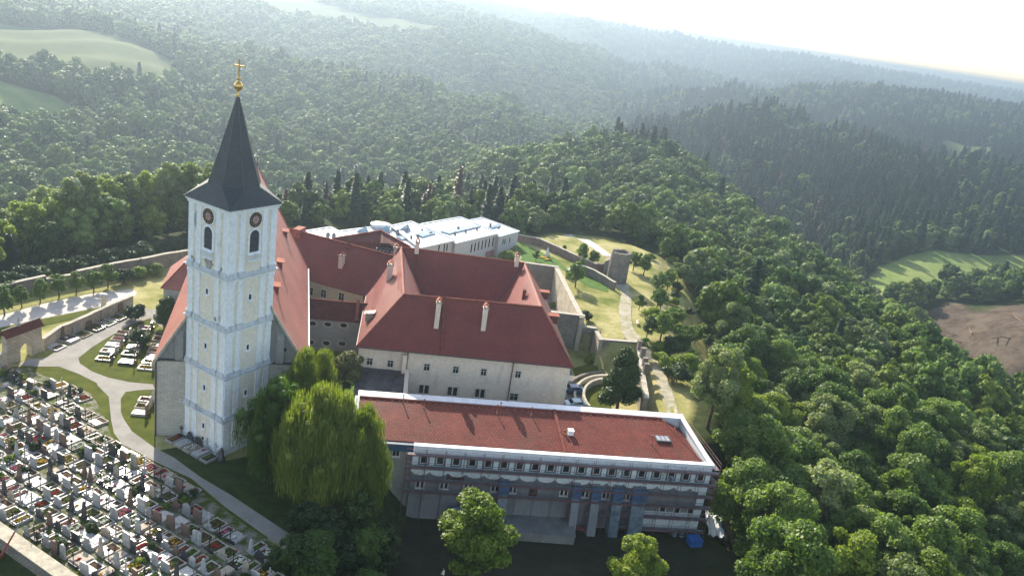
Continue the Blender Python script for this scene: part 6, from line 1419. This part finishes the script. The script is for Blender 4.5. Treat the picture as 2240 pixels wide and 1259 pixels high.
def conifer_np(rg, R, H, n, leaf, zb=.12):
    z = rg.random(n)**.75; zz_ = H*(zb+(1-zb)*z); tier = np.round(z*11)/11; rmax = R*(1-z)**.9*(.75+.25*np.cos((z-tier)*40))+.05
    a = rg.uniform(0, 2*math.pi, n); a = np.round(a*2.2)/2.2*.6+a*.4; rad = rmax*np.sqrt(rg.uniform(.15, 1, n))
    pos = np.stack([np.cos(a)*rad, np.sin(a)*rad, zz_-rad*.28], 1)
    o = np.stack([np.cos(a), np.sin(a), np.full(n, -.35)], 1); o /= np.linalg.norm(o, axis=1)[:, None]
    up = np.tile([0, 0, 1.0], (n, 1))+rg.normal(size=(n, 3))*.35; t = np.cross(o, up); t /= np.linalg.norm(t, axis=1)[:, None]
    s = leaf*rg.uniform(.7, 1.3, n)[:, None]
    V = np.stack([pos-o*s*.7, pos+t*s*.42, pos+o*s*.8, pos-t*s*.42], 1).reshape(-1, 3)
    k = 8; ang = np.arange(k)*2*math.pi/k; cv = []; ct = []; off = len(V); nt_ = 6
    for i in range(nt_):
        z0 = H*(zb+(1-zb)*i/nt_); r0 = R*.5*(1-i/nt_)**.9+.1; z1_ = H*(zb+(1-zb)*min(1, (i+1.9)/nt_))
        cv.append(np.stack([np.cos(ang)*r0*rg.uniform(.75, 1.1, k), np.sin(ang)*r0*rg.uniform(.75, 1.1, k), np.full(k, z0)+rg.uniform(-.2, .2, k)], 1)); cv.append(np.array([[0, 0, z1_]]))
        for j in range(k): ct.append((off+j, off+(j+1) % k, off+k))
        off += k+1
    return np.concatenate([V]+cv), np.arange(4*n).reshape(-1, 4), np.array(ct)
def trunk_mesh(name, H, r, limbs, seed, spread=2.0):
    rg = random.Random(seed); mb = MB(); x = y = 0; pts = [(0, 0, -1.5)]
    for i in range(1, 6): pts.append((rg.uniform(-.12, .12)*i*.5, rg.uniform(-.12, .12)*i*.5, H*i/5))
    for i in range(5): mb.tube(pts[i], pts[i+1], r*(1-.16*i)*(1.25 if i == 0 else 1), r*(1-.16*(i+1)), 7, cap=False)
    for k in range(limbs):
        a = rg.uniform(0, 6.28); z = H*rg.uniform(.35, .9); i = min(4, int(z/H*5)); p = Vector(pts[i+1]); L = spread*rg.uniform(.6, 1.1)
        q = p+Vector((math.cos(a)*L, math.sin(a)*L, L*rg.uniform(.4, .9))); mb.tube(p, q, r*.35, r*.1, 5, cap=False)
    return mb.mesh(name, 'bark')
NG = np.random.default_rng
LIB = {}
def lib(kind_, H, R, zb, mat, seeds, **kw):
    LIB[kind_] = [(trunk_mesh('trunk', H*.7, .03+.021*H, 7, s, R*.6), np_mesh('crown', *crown_np(NG(s), R, zb, H, mat=None, **kw) if False else np_mesh_args(s, R, zb, H, kw), mat)) for s in seeds]
def np_mesh_args(s, R, zb, H, kw): return crown_np(NG(s), R, zb, H, **kw)
lib('broad', 14, 5.0, 2.5, 'leaf', (1, 2, 3, 4, 5, 6), lobes=52, n=11000, leaf=.33, lobe_r=(.13, .30), solid=.66)
lib('light', 14, 4.8, 3.0, 'leaf_light', (11, 12, 13), lobes=46, n=10500, leaf=.32, lobe_r=(.13, .30), solid=.66)
lib('yellow', 13, 4.6, 3.0, 'leaf_yellow', (21, 22, 23), lobes=46, n=10500, leaf=.33, lobe_r=(.13, .30), solid=.66)
lib('tall', 19, 5.0, 5.5, 'leaf_yellow', (31, 32, 33), lobes=52, n=8500, leaf=.40, lobe_r=(.14, .3), solid=.62)
lib('tall_light', 20, 5.0, 5.5, 'leaf_light', (34, 35, 36), lobes=52, n=8500, leaf=.40, lobe_r=(.14, .3), solid=.62)  # pale leaf colour stands in for sunlit crowns
lib('small', 4.2, 1.6, .7, 'leaf', (41, 42, 43, 44, 45), lobes=26, n=2400, leaf=.2, lobe_r=(.14, .34), solid=.45)
lib('olive', 8, 3.6, 1.2, 'leaf_olive', (51,), lobes=24, n=7000, leaf=.27, lobe_r=(.2, .34))
lib('round', 11.5, 4.1, 2.2, 'leaf_yellow', (61, 62), bulge=.25, lobes=52, n=13000, leaf=.3, lobe_r=(.14, .27), solid=.66)
lib('lime', 12.5, 4.9, .6, 'leaf_dark', (71,), lobes=44, n=14000, leaf=.32, cone=.62, lobe_r=(.2, .34))
lib('willow', 20, 6.3, 4.6, 'leaf_willow', (81, 82), lobes=90, n=46000, leaf=.17, droop=4.2, lobe_r=(.12, .22), solid=.4)
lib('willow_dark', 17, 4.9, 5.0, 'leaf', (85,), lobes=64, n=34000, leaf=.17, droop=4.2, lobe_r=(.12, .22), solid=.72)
lib('shrub', 2.2, 1.5, .0, 'leaf_dark', (95, 96), lobes=14, n=1500, leaf=.17)
lib('shrubl', 2.2, 1.5, .0, 'leaf_yellow', (97, 98), lobes=14, n=1500, leaf=.17)
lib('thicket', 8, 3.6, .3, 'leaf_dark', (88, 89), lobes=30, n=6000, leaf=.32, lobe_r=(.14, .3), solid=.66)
lib('bush', 3.6, 2.6, .0, 'leaf_dark', (91, 92), lobes=14, n=3000, leaf=.26)
lib('bushl', 3.0, 2.4, .0, 'leaf_yellow', (93, 94), lobes=14, n=3000, leaf=.26)
LIB['conifer'] = [(trunk_mesh('trunk', 14, .3, 0, s), np_mesh('crown', *conifer_np(NG(s), 3.4, 17, 5200, .62), 'needle')) for s in (101, 102, 103)]
LIB['dead'] = [(trunk_mesh('trunk', 14, .3, 4, s), np_mesh('crown', *conifer_np(NG(s), 2.6, 16, 1800, .7), 'needle_dead')) for s in (111,)]
NM = dict(broad='broadleaf_tree', light='silver_leaved_tree', yellow='yellow_green_tree', tall='tall_broadleaf_tree', tall_light='tall_broadleaf_tree', small='orchard_tree', thicket='broadleaf_tree', olive='olive_green_tree', round='round_crowned_tree', lime='lime_tree', willow='weeping_willow', willow_dark='weeping_willow', bush='bush', bushl='bush', shrub='grave_shrub', shrubl='grave_shrub', conifer='conifer_tree', dead='dead_conifer')
placed = []
def tree(kind_, x, y, label, group=None, s=1.0, sz=None, z=None, rz=None, v=None, cat='tree'):
    vv = LIB[kind_]; tm, cm = vv[(rnd.randrange(len(vv)) if v is None else v) % len(vv)]
    o = thing(NM[kind_], label, cat, (x, y, gz(x, y) if z is None else z), rnd.uniform(0, 6.28) if rz is None else rz, group)
    o.scale = (s, s, sz or s); link('trunk', tm, o); link('crown', cm, o); placed.append((x, y, 3.2*s)); return o
def tpx(kind_, px, py, zg, label, group=None, **kw):
    q = on_ground(px, py, zg); return tree(kind_, q.x, q.y, label, group, **kw)
tree('willow', -20.4, 87.6, 'big bright green weeping willow between church tower and scaffolded building', z=-4, s=1.05, sz=1.03, v=0, rz=.5)
tree('willow', -16.2, 91.0, 'smaller bright weeping willow crown against the left end of the scaffolded building', z=-5.5, s=.8, sz=.92, v=1, rz=2.2)
tree('willow', -25.0, 99.5, 'yellow green willow top rising behind the big willow near the church roof', z=-2, s=.8, sz=.9, v=1, rz=1.0)
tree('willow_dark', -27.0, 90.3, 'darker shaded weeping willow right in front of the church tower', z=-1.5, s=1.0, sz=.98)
tree('olive', -24.2, 117.0, 'olive green rounded tree in the grassy yard between church and convent', z=0, s=.98)
tree('round', .2, 85.6, 'round bright green tree standing in the dark yard before the scaffolding', z=-7.0, s=1.35, sz=1.12, rz=2.0)
lq = P(1372, 1325, -9.5); tree('round', lq.x, lq.y, 'yellow green treetop rising from the bottom edge below the scaffold', z=-9.5, s=.95, rz=2.9)
tree('broad', -16.9, 88.0, 'green tree squeezed between the willow and the scaffold left end', z=-7, s=.52, sz=.72)
tree('broad', -13.0, 83.5, 'shaded green tree below the willow at the left yard edge', z=-8, s=.62)
tree('broad', -17.5, 76.5, 'dark shaded tree at the bottom edge under the willow', z=-6, s=.7)
tree('broad', -10.8, 77.5, 'partly sunlit tree at the bottom edge left of the round tree', z=-9, s=.6)
lq = P(1350, 893, -2.8); tree('lime', lq.x, lq.y, 'large dark dense lime tree beside the terraced beds and garden wall', z=-3, s=1.0, rz=.3)
tree('lime', -59.5, 131.5, 'dense dark green clipped shrub tree beside the side chapel', z=0, s=.62, sz=.5, cat='tree')
SHRUBS.sort(key=lambda q: math.hypot(q[0]+52, q[1]-75))
for k, (x, y, s_) in enumerate(SHRUBS):
    lt = k % 3 == 0; tree('shrubl' if lt else 'shrub', x, y, '%s clipped shrub between graves, %s nearest the lower wall corner' % ('yellow green' if lt else 'dark green', ORDN[min(k, 29)] if k < 30 else '%dth' % (k+1)), 'shrubs between the graves', s=s_, z=.03, cat='shrub')
for k, (px, py, s_, sz_) in enumerate(((665, 1175, .8, .6), (715, 1205, .9, .7), (650, 1255, .8, .7), (775, 1170, .8, .8), (825, 1245, .9, .8), (745, 1262, .9, .7))):
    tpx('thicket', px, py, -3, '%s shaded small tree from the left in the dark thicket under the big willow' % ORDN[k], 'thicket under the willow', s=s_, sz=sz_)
# lane trees
for k, (px, py, s_) in enumerate(((10, 690, 1.35), (48, 672, 1.0), (88, 662, 1.1), (130, 650, 1.15), (167, 643, 1.1), (205, 640, 1.15), (236, 628, 1.15))):
    tpx('small', px, py, 0, '%s young tree along the pale lane, counted from the left edge' % ORDN[k], 'young trees along the lane', s=s_)
for k, (px, py, kd_, lb) in enumerate(((272, 618, 'bush', 'grey green bush at the end of the lane'), (305, 608, 'bushl', 'reddish yellow shrub by the old wall near the chapel'), (340, 600, 'bushl', 'pale shrub between old wall and side chapel'), (20, 650, 'bush', 'dark shrub against the old wall at the left edge'), (296, 700, 'bush', 'low shrub in the shade behind the wall graves'))):
    tpx(kd_, px, py, 0, lb, None, s=.85, cat='shrub')
for k, (px, py, s_) in enumerate(((20, 628, .9), (60, 622, 1.1), (98, 612, .8), (135, 605, 1.0), (172, 598, 1.1), (205, 590, .8), (240, 583, 1.1), (275, 575, .9), (310, 567, 1.1), (345, 560, .9), (385, 552, 1.0), (425, 545, 1.0))):
    tpx('bush', px, py, 0, '%s dark bush from the left in the undergrowth just behind the old wall' % ORDN[k], 'undergrowth behind the old wall', s=s_, cat='shrub')
# trees behind the old wall on the left
for k, (px, py, kd_, s_) in enumerate(((-40, 640, 'tall_light', 1.0), (20, 615, 'tall_light', .95), (70, 612, 'tall', 1.0), (120, 600, 'tall', 1.0), (185, 590, 'tall_light', 1.1), (150, 585, 'tall', .95), (235, 575, 'tall', 1.0), (275, 565, 'tall_light', 1.0), (320, 562, 'tall', .95), (365, 556, 'tall_light', .95), (410, 548, 'tall', .95), (455, 535, 'tall_light', .9), (45, 590, 'tall', 1.0), (105, 575, 'tall_light', 1.05), (230, 550, 'tall_light', 1.05), (300, 540, 'tall', 1.0), (350, 530, 'tall_light', 1.0), (400, 520, 'tall', 1.0), (500, 525, 'tall', .9))):
    q = P(px, py, -2); kk_ = (math.hypot(q.x, q.y)+(14 if k < 12 else 21))/math.hypot(q.x, q.y); tree(kd_, q.x*kk_, q.y*kk_, ('%s tall tree with visible trunk from the left, %s row behind the old wall' % (ORDN[k if k < 12 else k-12], 'first' if k < 12 else 'second')), 'tall trees behind the old wall', s=s_)
# garden and orchard
for k, (px, py, s_, lb) in enumerate(((1272, 575, 1.3, 'two topped orchard tree on dry grass above the long brick wall'), (1296, 582, 1.1, 'small orchard tree just left of the ruined tower'), (1233, 555, .6, 'tiny sapling on dry grass above the long brick wall'), (1270, 592, .8, 'little tree at the corner of the green terrace'), (1258, 628, 1.55, 'leafy tree in front of the dark terrace wall'), (1172, 570, .7, 'small bush on the green terrace lawn'), (1385, 592, 1.35, 'lone orchard tree right of the ruined tower'), (1435, 645, 1.5, 'orchard tree on the slope halfway along the track'), (1397, 678, .9, 'thin young tree beside the felled log'), (1470, 722, 1.4, 'orchard tree at the lower forest edge'), (1414, 738, 1.2, 'bushy young tree right of the track bend'), (1481, 618, 1.3, 'grey green orchard tree at the upper forest edge'), (1405, 772, .9, 'low green tree at the track edge above the lime tree'))):
    tpx('small', px, py, 3, lb, 'orchard trees around the track', s=s_)
for k, (px, py, kd_, s_, lb) in enumerate(((1112, 572, 'bushl', 1.0, 'yellow green bush behind the convent roof beside the white building'), (1008, 560, 'bushl', 1.0, 'rounded bush before the white modern building windows'), (1283, 700, 'bush', .6, 'dark bush behind the person in red'), (1206, 672, 'bushl', .5, 'green plants in the sunken court'), (1290, 792, 'bushl', .55, 'reddish shrub on the curved terrace'), (1465, 780, 'bush', 1.15, 'dark rounded bush with pale edge on the lush slope'), (1448, 800, 'bushl', 1.0, 'bright green undergrowth below the track'), (1500, 812, 'bushl', 1.3, 'broad bright bush on the lush slope'), (1480, 835, 'bush', 1.1, 'bushy clump between slope and forest'), (1440, 770, 'bushl', .8, 'pale green shrub beside the crenellated wall track'), (1200, 905, 'bush', .5, 'dark shrub at the foot of the convent corner'))):
    q = on_ground(px, py, 0); 
    if px == 1206: q = P(px, py, -3)
    tree(kd_, q.x, q.y, lb, None, s=s_, z=(-3 if px == 1206 else None), cat='shrub')
tree('bush', -60, 123.5, 'shaded shrub near the chapel corner above the graves', z=0, s=.8, cat='shrub')
nsl = 0
for k in range(400):
    if nsl >= 34: break
    px, py = rnd.uniform(1400, 1600), rnd.uniform(540, 880); q = on_ground(px, py, 0); dF = float(sdist(SLOPE[0], q.x, q.y))
    if not (-14 < dF < 2) or float(sdist(tp, q.x, q.y)) < 3.5 or q.x < 31: continue
    if rnd.random() > (1.1+dF/9): continue
    if min(math.hypot(q.x-a[0], q.y-a[1]) for a in placed) < 2.6: continue
    kd_ = rnd.choice(['bush', 'bushl', 'small', 'small', 'bushl']); s_ = rnd.uniform(.5, 1.1)*(1.5 if kd_ == 'small' else 1); nsl += 1
    tree(kd_, q.x, q.y, '%s young growth on the slope right of the track, %s along it' % ('bright' if kd_ == 'bushl' else 'dark' if kd_ == 'bush' else 'leafy', ORDN[nsl-1]), 'young growth on the slope', s=s_, cat='shrub')

# forest: nearest trees one by one, the rest as one wood
NOTREE = [PLATEAU, GARDEN, YARD]+FIELDS+MEADOW+CLEAR
SLP = SLOPE[0]
fr_ = np.random.default_rng(5)
def allowed(x, y, pad):
    s = minsd([OPEN, GARDEN], x, y) > pad; s &= minsd([YARD], x, y) > -3; s &= minsd(FIELDS+MEADOW+CLEAR, x, y) > 3; s &= sdist(SLP, x, y) > 1.5
    s &= sdist([xy(Q(-4, 3)), xy(Q(QL+6, -14)), xy(Q(QL+4.5, 18)), xy(Q(-4, 18))], x, y) > 0
    s &= ~((minsd([OPEN], x, y) < 15) & (np.arctan2(x, y) < -.2)); s &= ~((x < 37) & (y < 112) & (x > -36)); s &= ~((x < -30) & (y < 96)); s &= y > 66
    return s
X = []; 
def scatter(r0, r1, sp, amax=41):
    n = int((r1-r0+1)/sp*(r1*1.5)/sp)
    gx = np.arange(-r1*.7, r1*.7, sp); gy = np.arange(0, r1*1.02, sp*.9); a, b2 = np.meshgrid(gx, gy); a = a+(np.arange(a.shape[0]) % 2)[:, None]*sp/2
    a = a.ravel()+fr_.uniform(-.32, .32, a.size)*sp; b2 = b2.ravel()+fr_.uniform(-.32, .32, b2.size)*sp
    d = np.hypot(a, b2); az = np.degrees(np.arctan2(a, b2)); k = (d >= r0) & (d < r1) & (np.abs(az) < amax); return a[k], b2[k], d[k], az[k]
parts_ = []
for r0, r1, sp in ((60, 330, 6.0), (330, 900, 7.8), (900, 1800, 9.5), (1800, 3400, 15.0), (3400, 6500, 27.0)):
    x, y, d, az = scatter(r0, r1, sp); k = allowed(x, y, 2.5); x, y, d, az = x[k], y[k], d[k], az[k]; parts_.append(np.stack([x, y, d, az, np.full(len(x), sp/7.0)], 1))
T_ = np.concatenate(parts_)
hp = np.array([(a, b2) for a, b2, _ in placed]); 
near = T_[:, 2] < 330; dm = np.full(len(T_), 99.0); dm[near] = np.sqrt(((T_[near, None, :2]-hp[None])**2).sum(2)).min(1); T_ = T_[dm > 3.6]
zT = zt(T_[:, 0], T_[:, 1])
# in the camera's view (with a margin for other viewpoints)
def inview(x, y, z, mg=260):
    w = y*_f.y+(z-CH)*_f.z; u = x*_R.x+y*_R.y+(z-CH)*_R.z; v = x*_U.x+y*_U.y+(z-CH)*_U.z
    px = 1120+FPX*u/w; py = 629.5-FPX*v/w; return (w > 0) & (px > -mg) & (px < 2240+mg) & (py > -mg*.8) & (py < 1259+mg), px, py
iv, PXs, PYs = inview(T_[:, 0], T_[:, 1], zT+8); T_, zT, PXs, PYs = T_[iv], zT[iv], PXs[iv], PYs[iv]
# type of each tree
cl = np.sin(T_[:, 0]*.021+2)*np.cos(T_[:, 1]*.017+1)+.6*np.sin(T_[:, 0]*.047-T_[:, 1]*.039); u1 = fr_.random(len(T_)); u2 = fr_.random(len(T_))
d, az = T_[:, 2], T_[:, 3]
pc = np.where((az > 6) & (d > 480), .82, np.where(d > 480, .06, .05)); pc = np.where((az > 4) & (d > 1300), .6, pc); pc = np.where((az > -18) & (az < 0) & (d > 225) & (d < 330), .2, pc)
pc = np.clip(pc+cl*.22, 0, 1); pc = np.where((d < 520) & (az > 3) & (az < 45), pc*.2, pc); con = u1 < pc
dead = con & (u2 < np.where((az > -18) & (az < 0) & (d < 340), .30, .03)); 
# types: 0 broad 1 light 2 yellow 3 conifer 4 dead
ty = np.where(dead, 4, np.where(con, 3, np.where(u2 < np.where(d < 330, .17, .24), 1, np.where(u2 < .45, 2, 0))))
tall_left = (d < 300) & (az < -14)
order = np.argsort(d+np.where((PXs > -60) & (PXs < 2300) & (PYs > -60) & (PYs < 1340), 0, 1e5)); NIND = 285-len([1 for p in placed])
ind = np.zeros(len(T_), bool); ind[order[:NIND]] = True
TL = {0: ('broad', 'mid green broadleaf tree in the near forest on the falling slope'), 1: ('light', 'silvery leaved tree in the near forest canopy'), 2: ('yellow', 'yellow green tree in the near forest canopy'), 3: ('conifer', 'dark conifer standing among the near forest trees'), 4: ('dead', 'rust brown dead conifer in the near forest')}
forest_objs = []; fo_ = []
TONE = {0: 'mid green broadleaf tree', 1: 'silvery broadleaf tree', 2: 'yellow green broadleaf tree', 3: 'dark conifer', 4: 'rust brown dead conifer'}; TALLT = {'tall': 'tall dark green tree', 'tall_light': 'tall bright green tree'}
for i in np.nonzero(ind)[0]:
    kd_, lb = TL[int(ty[i])]; 
    if tall_left[i] and ty[i] in (0, 1, 2): kd_ = 'tall_light' if ty[i] else 'tall'; lb = 'tall broadleaf tree deeper in the belt behind the old wall' if az[i] < -14 else lb
    elif ty[i] == 0 and (T_[i, 0] > 30): lb = 'mid green broadleaf tree in the wood right of the buildings'
    s_ = fr_.uniform(.62, 1.25)*(1.0 if ty[i] < 3 else .95)*(.9 if -21 < az[i] < 5 else 1)
    forest_objs.append((TONE[int(ty[i])] if not kd_.startswith('tall') else TALLT[kd_], s_, None))
    o = tree(kd_, T_[i, 0], T_[i, 1], lb, 'near forest %s trees' % ('broadleaf', 'silvery', 'yellow green', 'conifer', 'dead conifer')[ty[i]], s=s_*1.05, sz=s_*fr_.uniform(.85, 1.15)*(1 if ty[i] < 3 else .72)*(.86 if -21 < az[i] < 5 else 1)); o['_t'] = forest_objs[-1][0]; fo_.append(o)
LMK = [('scaffold corner', (33, 104)), ('lime tree', (22, 128)), ('ruined tower', xy(rg)), ('white modern building', (-8, 222)), ('side chapel', (-58, 142)), ('lane wall step', xy(P(170, 620, 0))), ('felled log', xy(P(1394, 711, 1.6))), ('timber fence panel', xy(P(1460, 850, -1))), ('bottom right corner', xy(P(2150, 1220, -22))), ('right photo edge', xy(P(2230, 1000, -20))), ('lower forest edge', xy(P(1750, 1230, -20))), ('ochre rock', (38, 112)), ('round green tree', (1, 86)), ('brown clearing', xy(Pd(2100, 790, 300))), ('spur crest', xy(Pd(1850, 640, 300)))]
buck = {}
for o in fo_:
    x, y = o.location[:2]; k = min(range(len(LMK)), key=lambda q: math.hypot(LMK[q][1][0]-x, LMK[q][1][1]-y)); sz_ = 'small' if o.scale[0] < .82 else ('large' if o.scale[0] > 1.08 else 'medium')
    buck.setdefault((k, o['_t'], sz_), []).append(o)
for (k, tn, sz_), L_ in buck.items():
    L_.sort(key=lambda o: math.hypot(LMK[k][1][0]-o.location[0], LMK[k][1][1]-o.location[1]))
    for q, o in enumerate(L_): o['label'] = '%s %s, %s nearest of its kind to %s' % (sz_, tn, ORDN[q], LMK[k][0]); del o['_t']
# the rest of the wood: one object of points that carries simplified trees
far = ~ind; F_ = T_[far]; zF = zT[far]; tyF = ty[far]; nF = len(F_)
me = bpy.data.meshes.new('distant_forest'); me.vertices.add(nF); me.vertices.foreach_set('co', np.stack([F_[:, 0], F_[:, 1], zF-.6], 1).astype(np.float32).ravel()); me.update()
vi_ = np.where(tyF == 0, fr_.integers(0, 3, nF), np.where(tyF == 1, fr_.integers(3, 5, nF), np.where(tyF == 2, fr_.integers(5, 7, nF), np.where(tyF == 3, fr_.integers(7, 10, nF), 10))))
at = me.attributes.new('kind_index', 'INT', 'POINT'); at.data.foreach_set('value', vi_.astype(np.int32))
sw = np.where((F_[:, 3] > -21) & (F_[:, 3] < 5) & (F_[:, 2] < 345), .8, 1)*fr_.uniform(.6, 1.35, nF)*np.maximum(F_[:, 4], .9)**.92*np.where((F_[:, 2] > 380) & (F_[:, 3] < 4) & (tyF < 3), 1.2, 1); sh_ = sw*fr_.uniform(.85, 1.15, nF)*np.where(F_[:, 4] > 1.5, .62, np.where(F_[:, 4] > 1.2, .8, 1))
at = me.attributes.new('tree_scale', 'FLOAT_VECTOR', 'POINT'); at.data.foreach_set('vector', np.stack([sw, sw, sh_], 1).astype(np.float32).ravel())
at = me.attributes.new('tree_turn', 'FLOAT_VECTOR', 'POINT'); at.data.foreach_set('vector', np.stack([np.zeros(nF), np.zeros(nF), fr_.uniform(0, 6.28, nF)], 1).astype(np.float32).ravel())
wood_o = bpy.data.objects.new('distant_forest', me); COL.objects.link(wood_o); kind(wood_o, 'stuff'); wood_o['label'] = 'dense mixed forest covering the valley sides and far hills'; wood_o['category'] = 'forest'
pc_ = bpy.data.collections.new('tree_kinds'); names = []
def proto(nm, me_): o = bpy.data.objects.new(nm, me_); pc_.objects.link(o); return o
k_ = 0
for mat, seeds in (('far_leaf', (201, 202, 203)), ('far_light', (204, 205)), ('far_yellow', (206, 207))):
    for s in seeds: proto('kind_%02d' % k_, np_mesh('far_crown', *crown_np(NG(s), 4.9, .8, 12.0, 26, 1300, .68, lobe_r=(.18, .36), solid=.86), mat)); k_ += 1
for s in (208, 209, 210): proto('kind_%02d' % k_, np_mesh('far_crown', *conifer_np(NG(s), 3.3, 16, 700, 1.1, .05), 'far_needle')); k_ += 1
proto('kind_%02d' % k_, np_mesh('far_crown', *conifer_np(NG(211), 3.0, 15, 300, 1.3, .05), 'needle_dead'))
ng = bpy.data.node_groups.new('forest', 'GeometryNodeTree'); ng.interface.new_socket('Geometry', in_out='INPUT', socket_type='NodeSocketGeometry'); ng.interface.new_socket('Geometry', in_out='OUTPUT', socket_type='NodeSocketGeometry')
gi_, go_ = ng.nodes.new('NodeGroupInput'), ng.nodes.new('NodeGroupOutput'); ip = ng.nodes.new('GeometryNodeInstanceOnPoints'); ci_ = ng.nodes.new('GeometryNodeCollectionInfo')
ci_.inputs['Collection'].default_value = pc_; ci_.inputs['Separate Children'].default_value = True; ci_.inputs['Reset Children'].default_value = True
def na(nm, ty_): n = ng.nodes.new('GeometryNodeInputNamedAttribute'); n.data_type = ty_; n.inputs[0].default_value = nm; return n.outputs[0]
ip.inputs['Pick Instance'].default_value = True
ng.links.new(gi_.outputs[0], ip.inputs['Points']); ng.links.new(ci_.outputs[0], ip.inputs['Instance']); ng.links.new(na('kind_index', 'INT'), ip.inputs['Instance Index'])
ng.links.new(na('tree_scale', 'FLOAT_VECTOR'), ip.inputs['Scale'])
er = ng.nodes.new('FunctionNodeEulerToRotation'); ng.links.new(na('tree_turn', 'FLOAT_VECTOR'), er.inputs[0]); ng.links.new(er.outputs[0], ip.inputs['Rotation'])
ng.links.new(ip.outputs[0], go_.inputs[0])
wood_o.modifiers.new('forest', 'NODES').node_group = ng
print('far trees', nF, 'single trees', len(placed), 'graves', ngr)

# felled timber on the brown clearing
for k in range(9):
    q = on_ground(2080+rnd.uniform(-40, 140), 680+rnd.uniform(0, 70), -50); a = rnd.uniform(0, 3.1); L = rnd.uniform(4, 11); mb = MB(); mb.tube((-L/2, 0, .3), (L/2, 0, .3), .32, .16, 7)
    for j in range(5): t_ = rnd.uniform(-.4, .5)*L; mb.tube((t_, 0, .35), (t_+rnd.uniform(.3, 1), rnd.choice((-1, 1))*rnd.uniform(.5, 1.4), rnd.uniform(.5, 1.2)), .08, .03, 4)
    o = mb.build('felled_trunk', 'wood'); o.location = (q.x, q.y, gz(q.x, q.y)); o.rotation_euler = (0, 0, a); tag(o, '%s felled trunk from the left edge of the brown clearing' % ORDN[k], 'log', 'felled trunks on the clearing')

# ------------------------------------------------------------------ haze
HZ = 0.00044
mb = MB(); zlo = float(ZZ[(YY < 7000) & (np.abs(XX) < 6000)].min())-3; mb.prism([(-6800, -700), (6800, -700), (6800, 9300), (-6800, 9300)], min(zlo, float(ZZ.min())-2), 96.0)
hz = mb.build('haze', 'white_metal'); kind(hz, 'stuff'); hz['label'] = 'pale summer haze filling the valley and fading the far hills'; hz['category'] = 'haze'
hm_ = bpy.data.materials.new('haze_air'); hm_.use_nodes = True; t = hm_.node_tree; t.nodes.remove(t.nodes['Principled BSDF'])
pv = t.nodes.new('ShaderNodeVolumePrincipled'); pv.inputs['Color'].default_value = (.30, .385, .48, 1); pv.inputs['Density'].default_value = HZ; pv.inputs['Anisotropy'].default_value = .72
t.links.new(pv.outputs[0], t.nodes['Material Output'].inputs['Volume']); hz.data.materials.clear(); hz.data.materials.append(hm_)
hz.visible_shadow = True
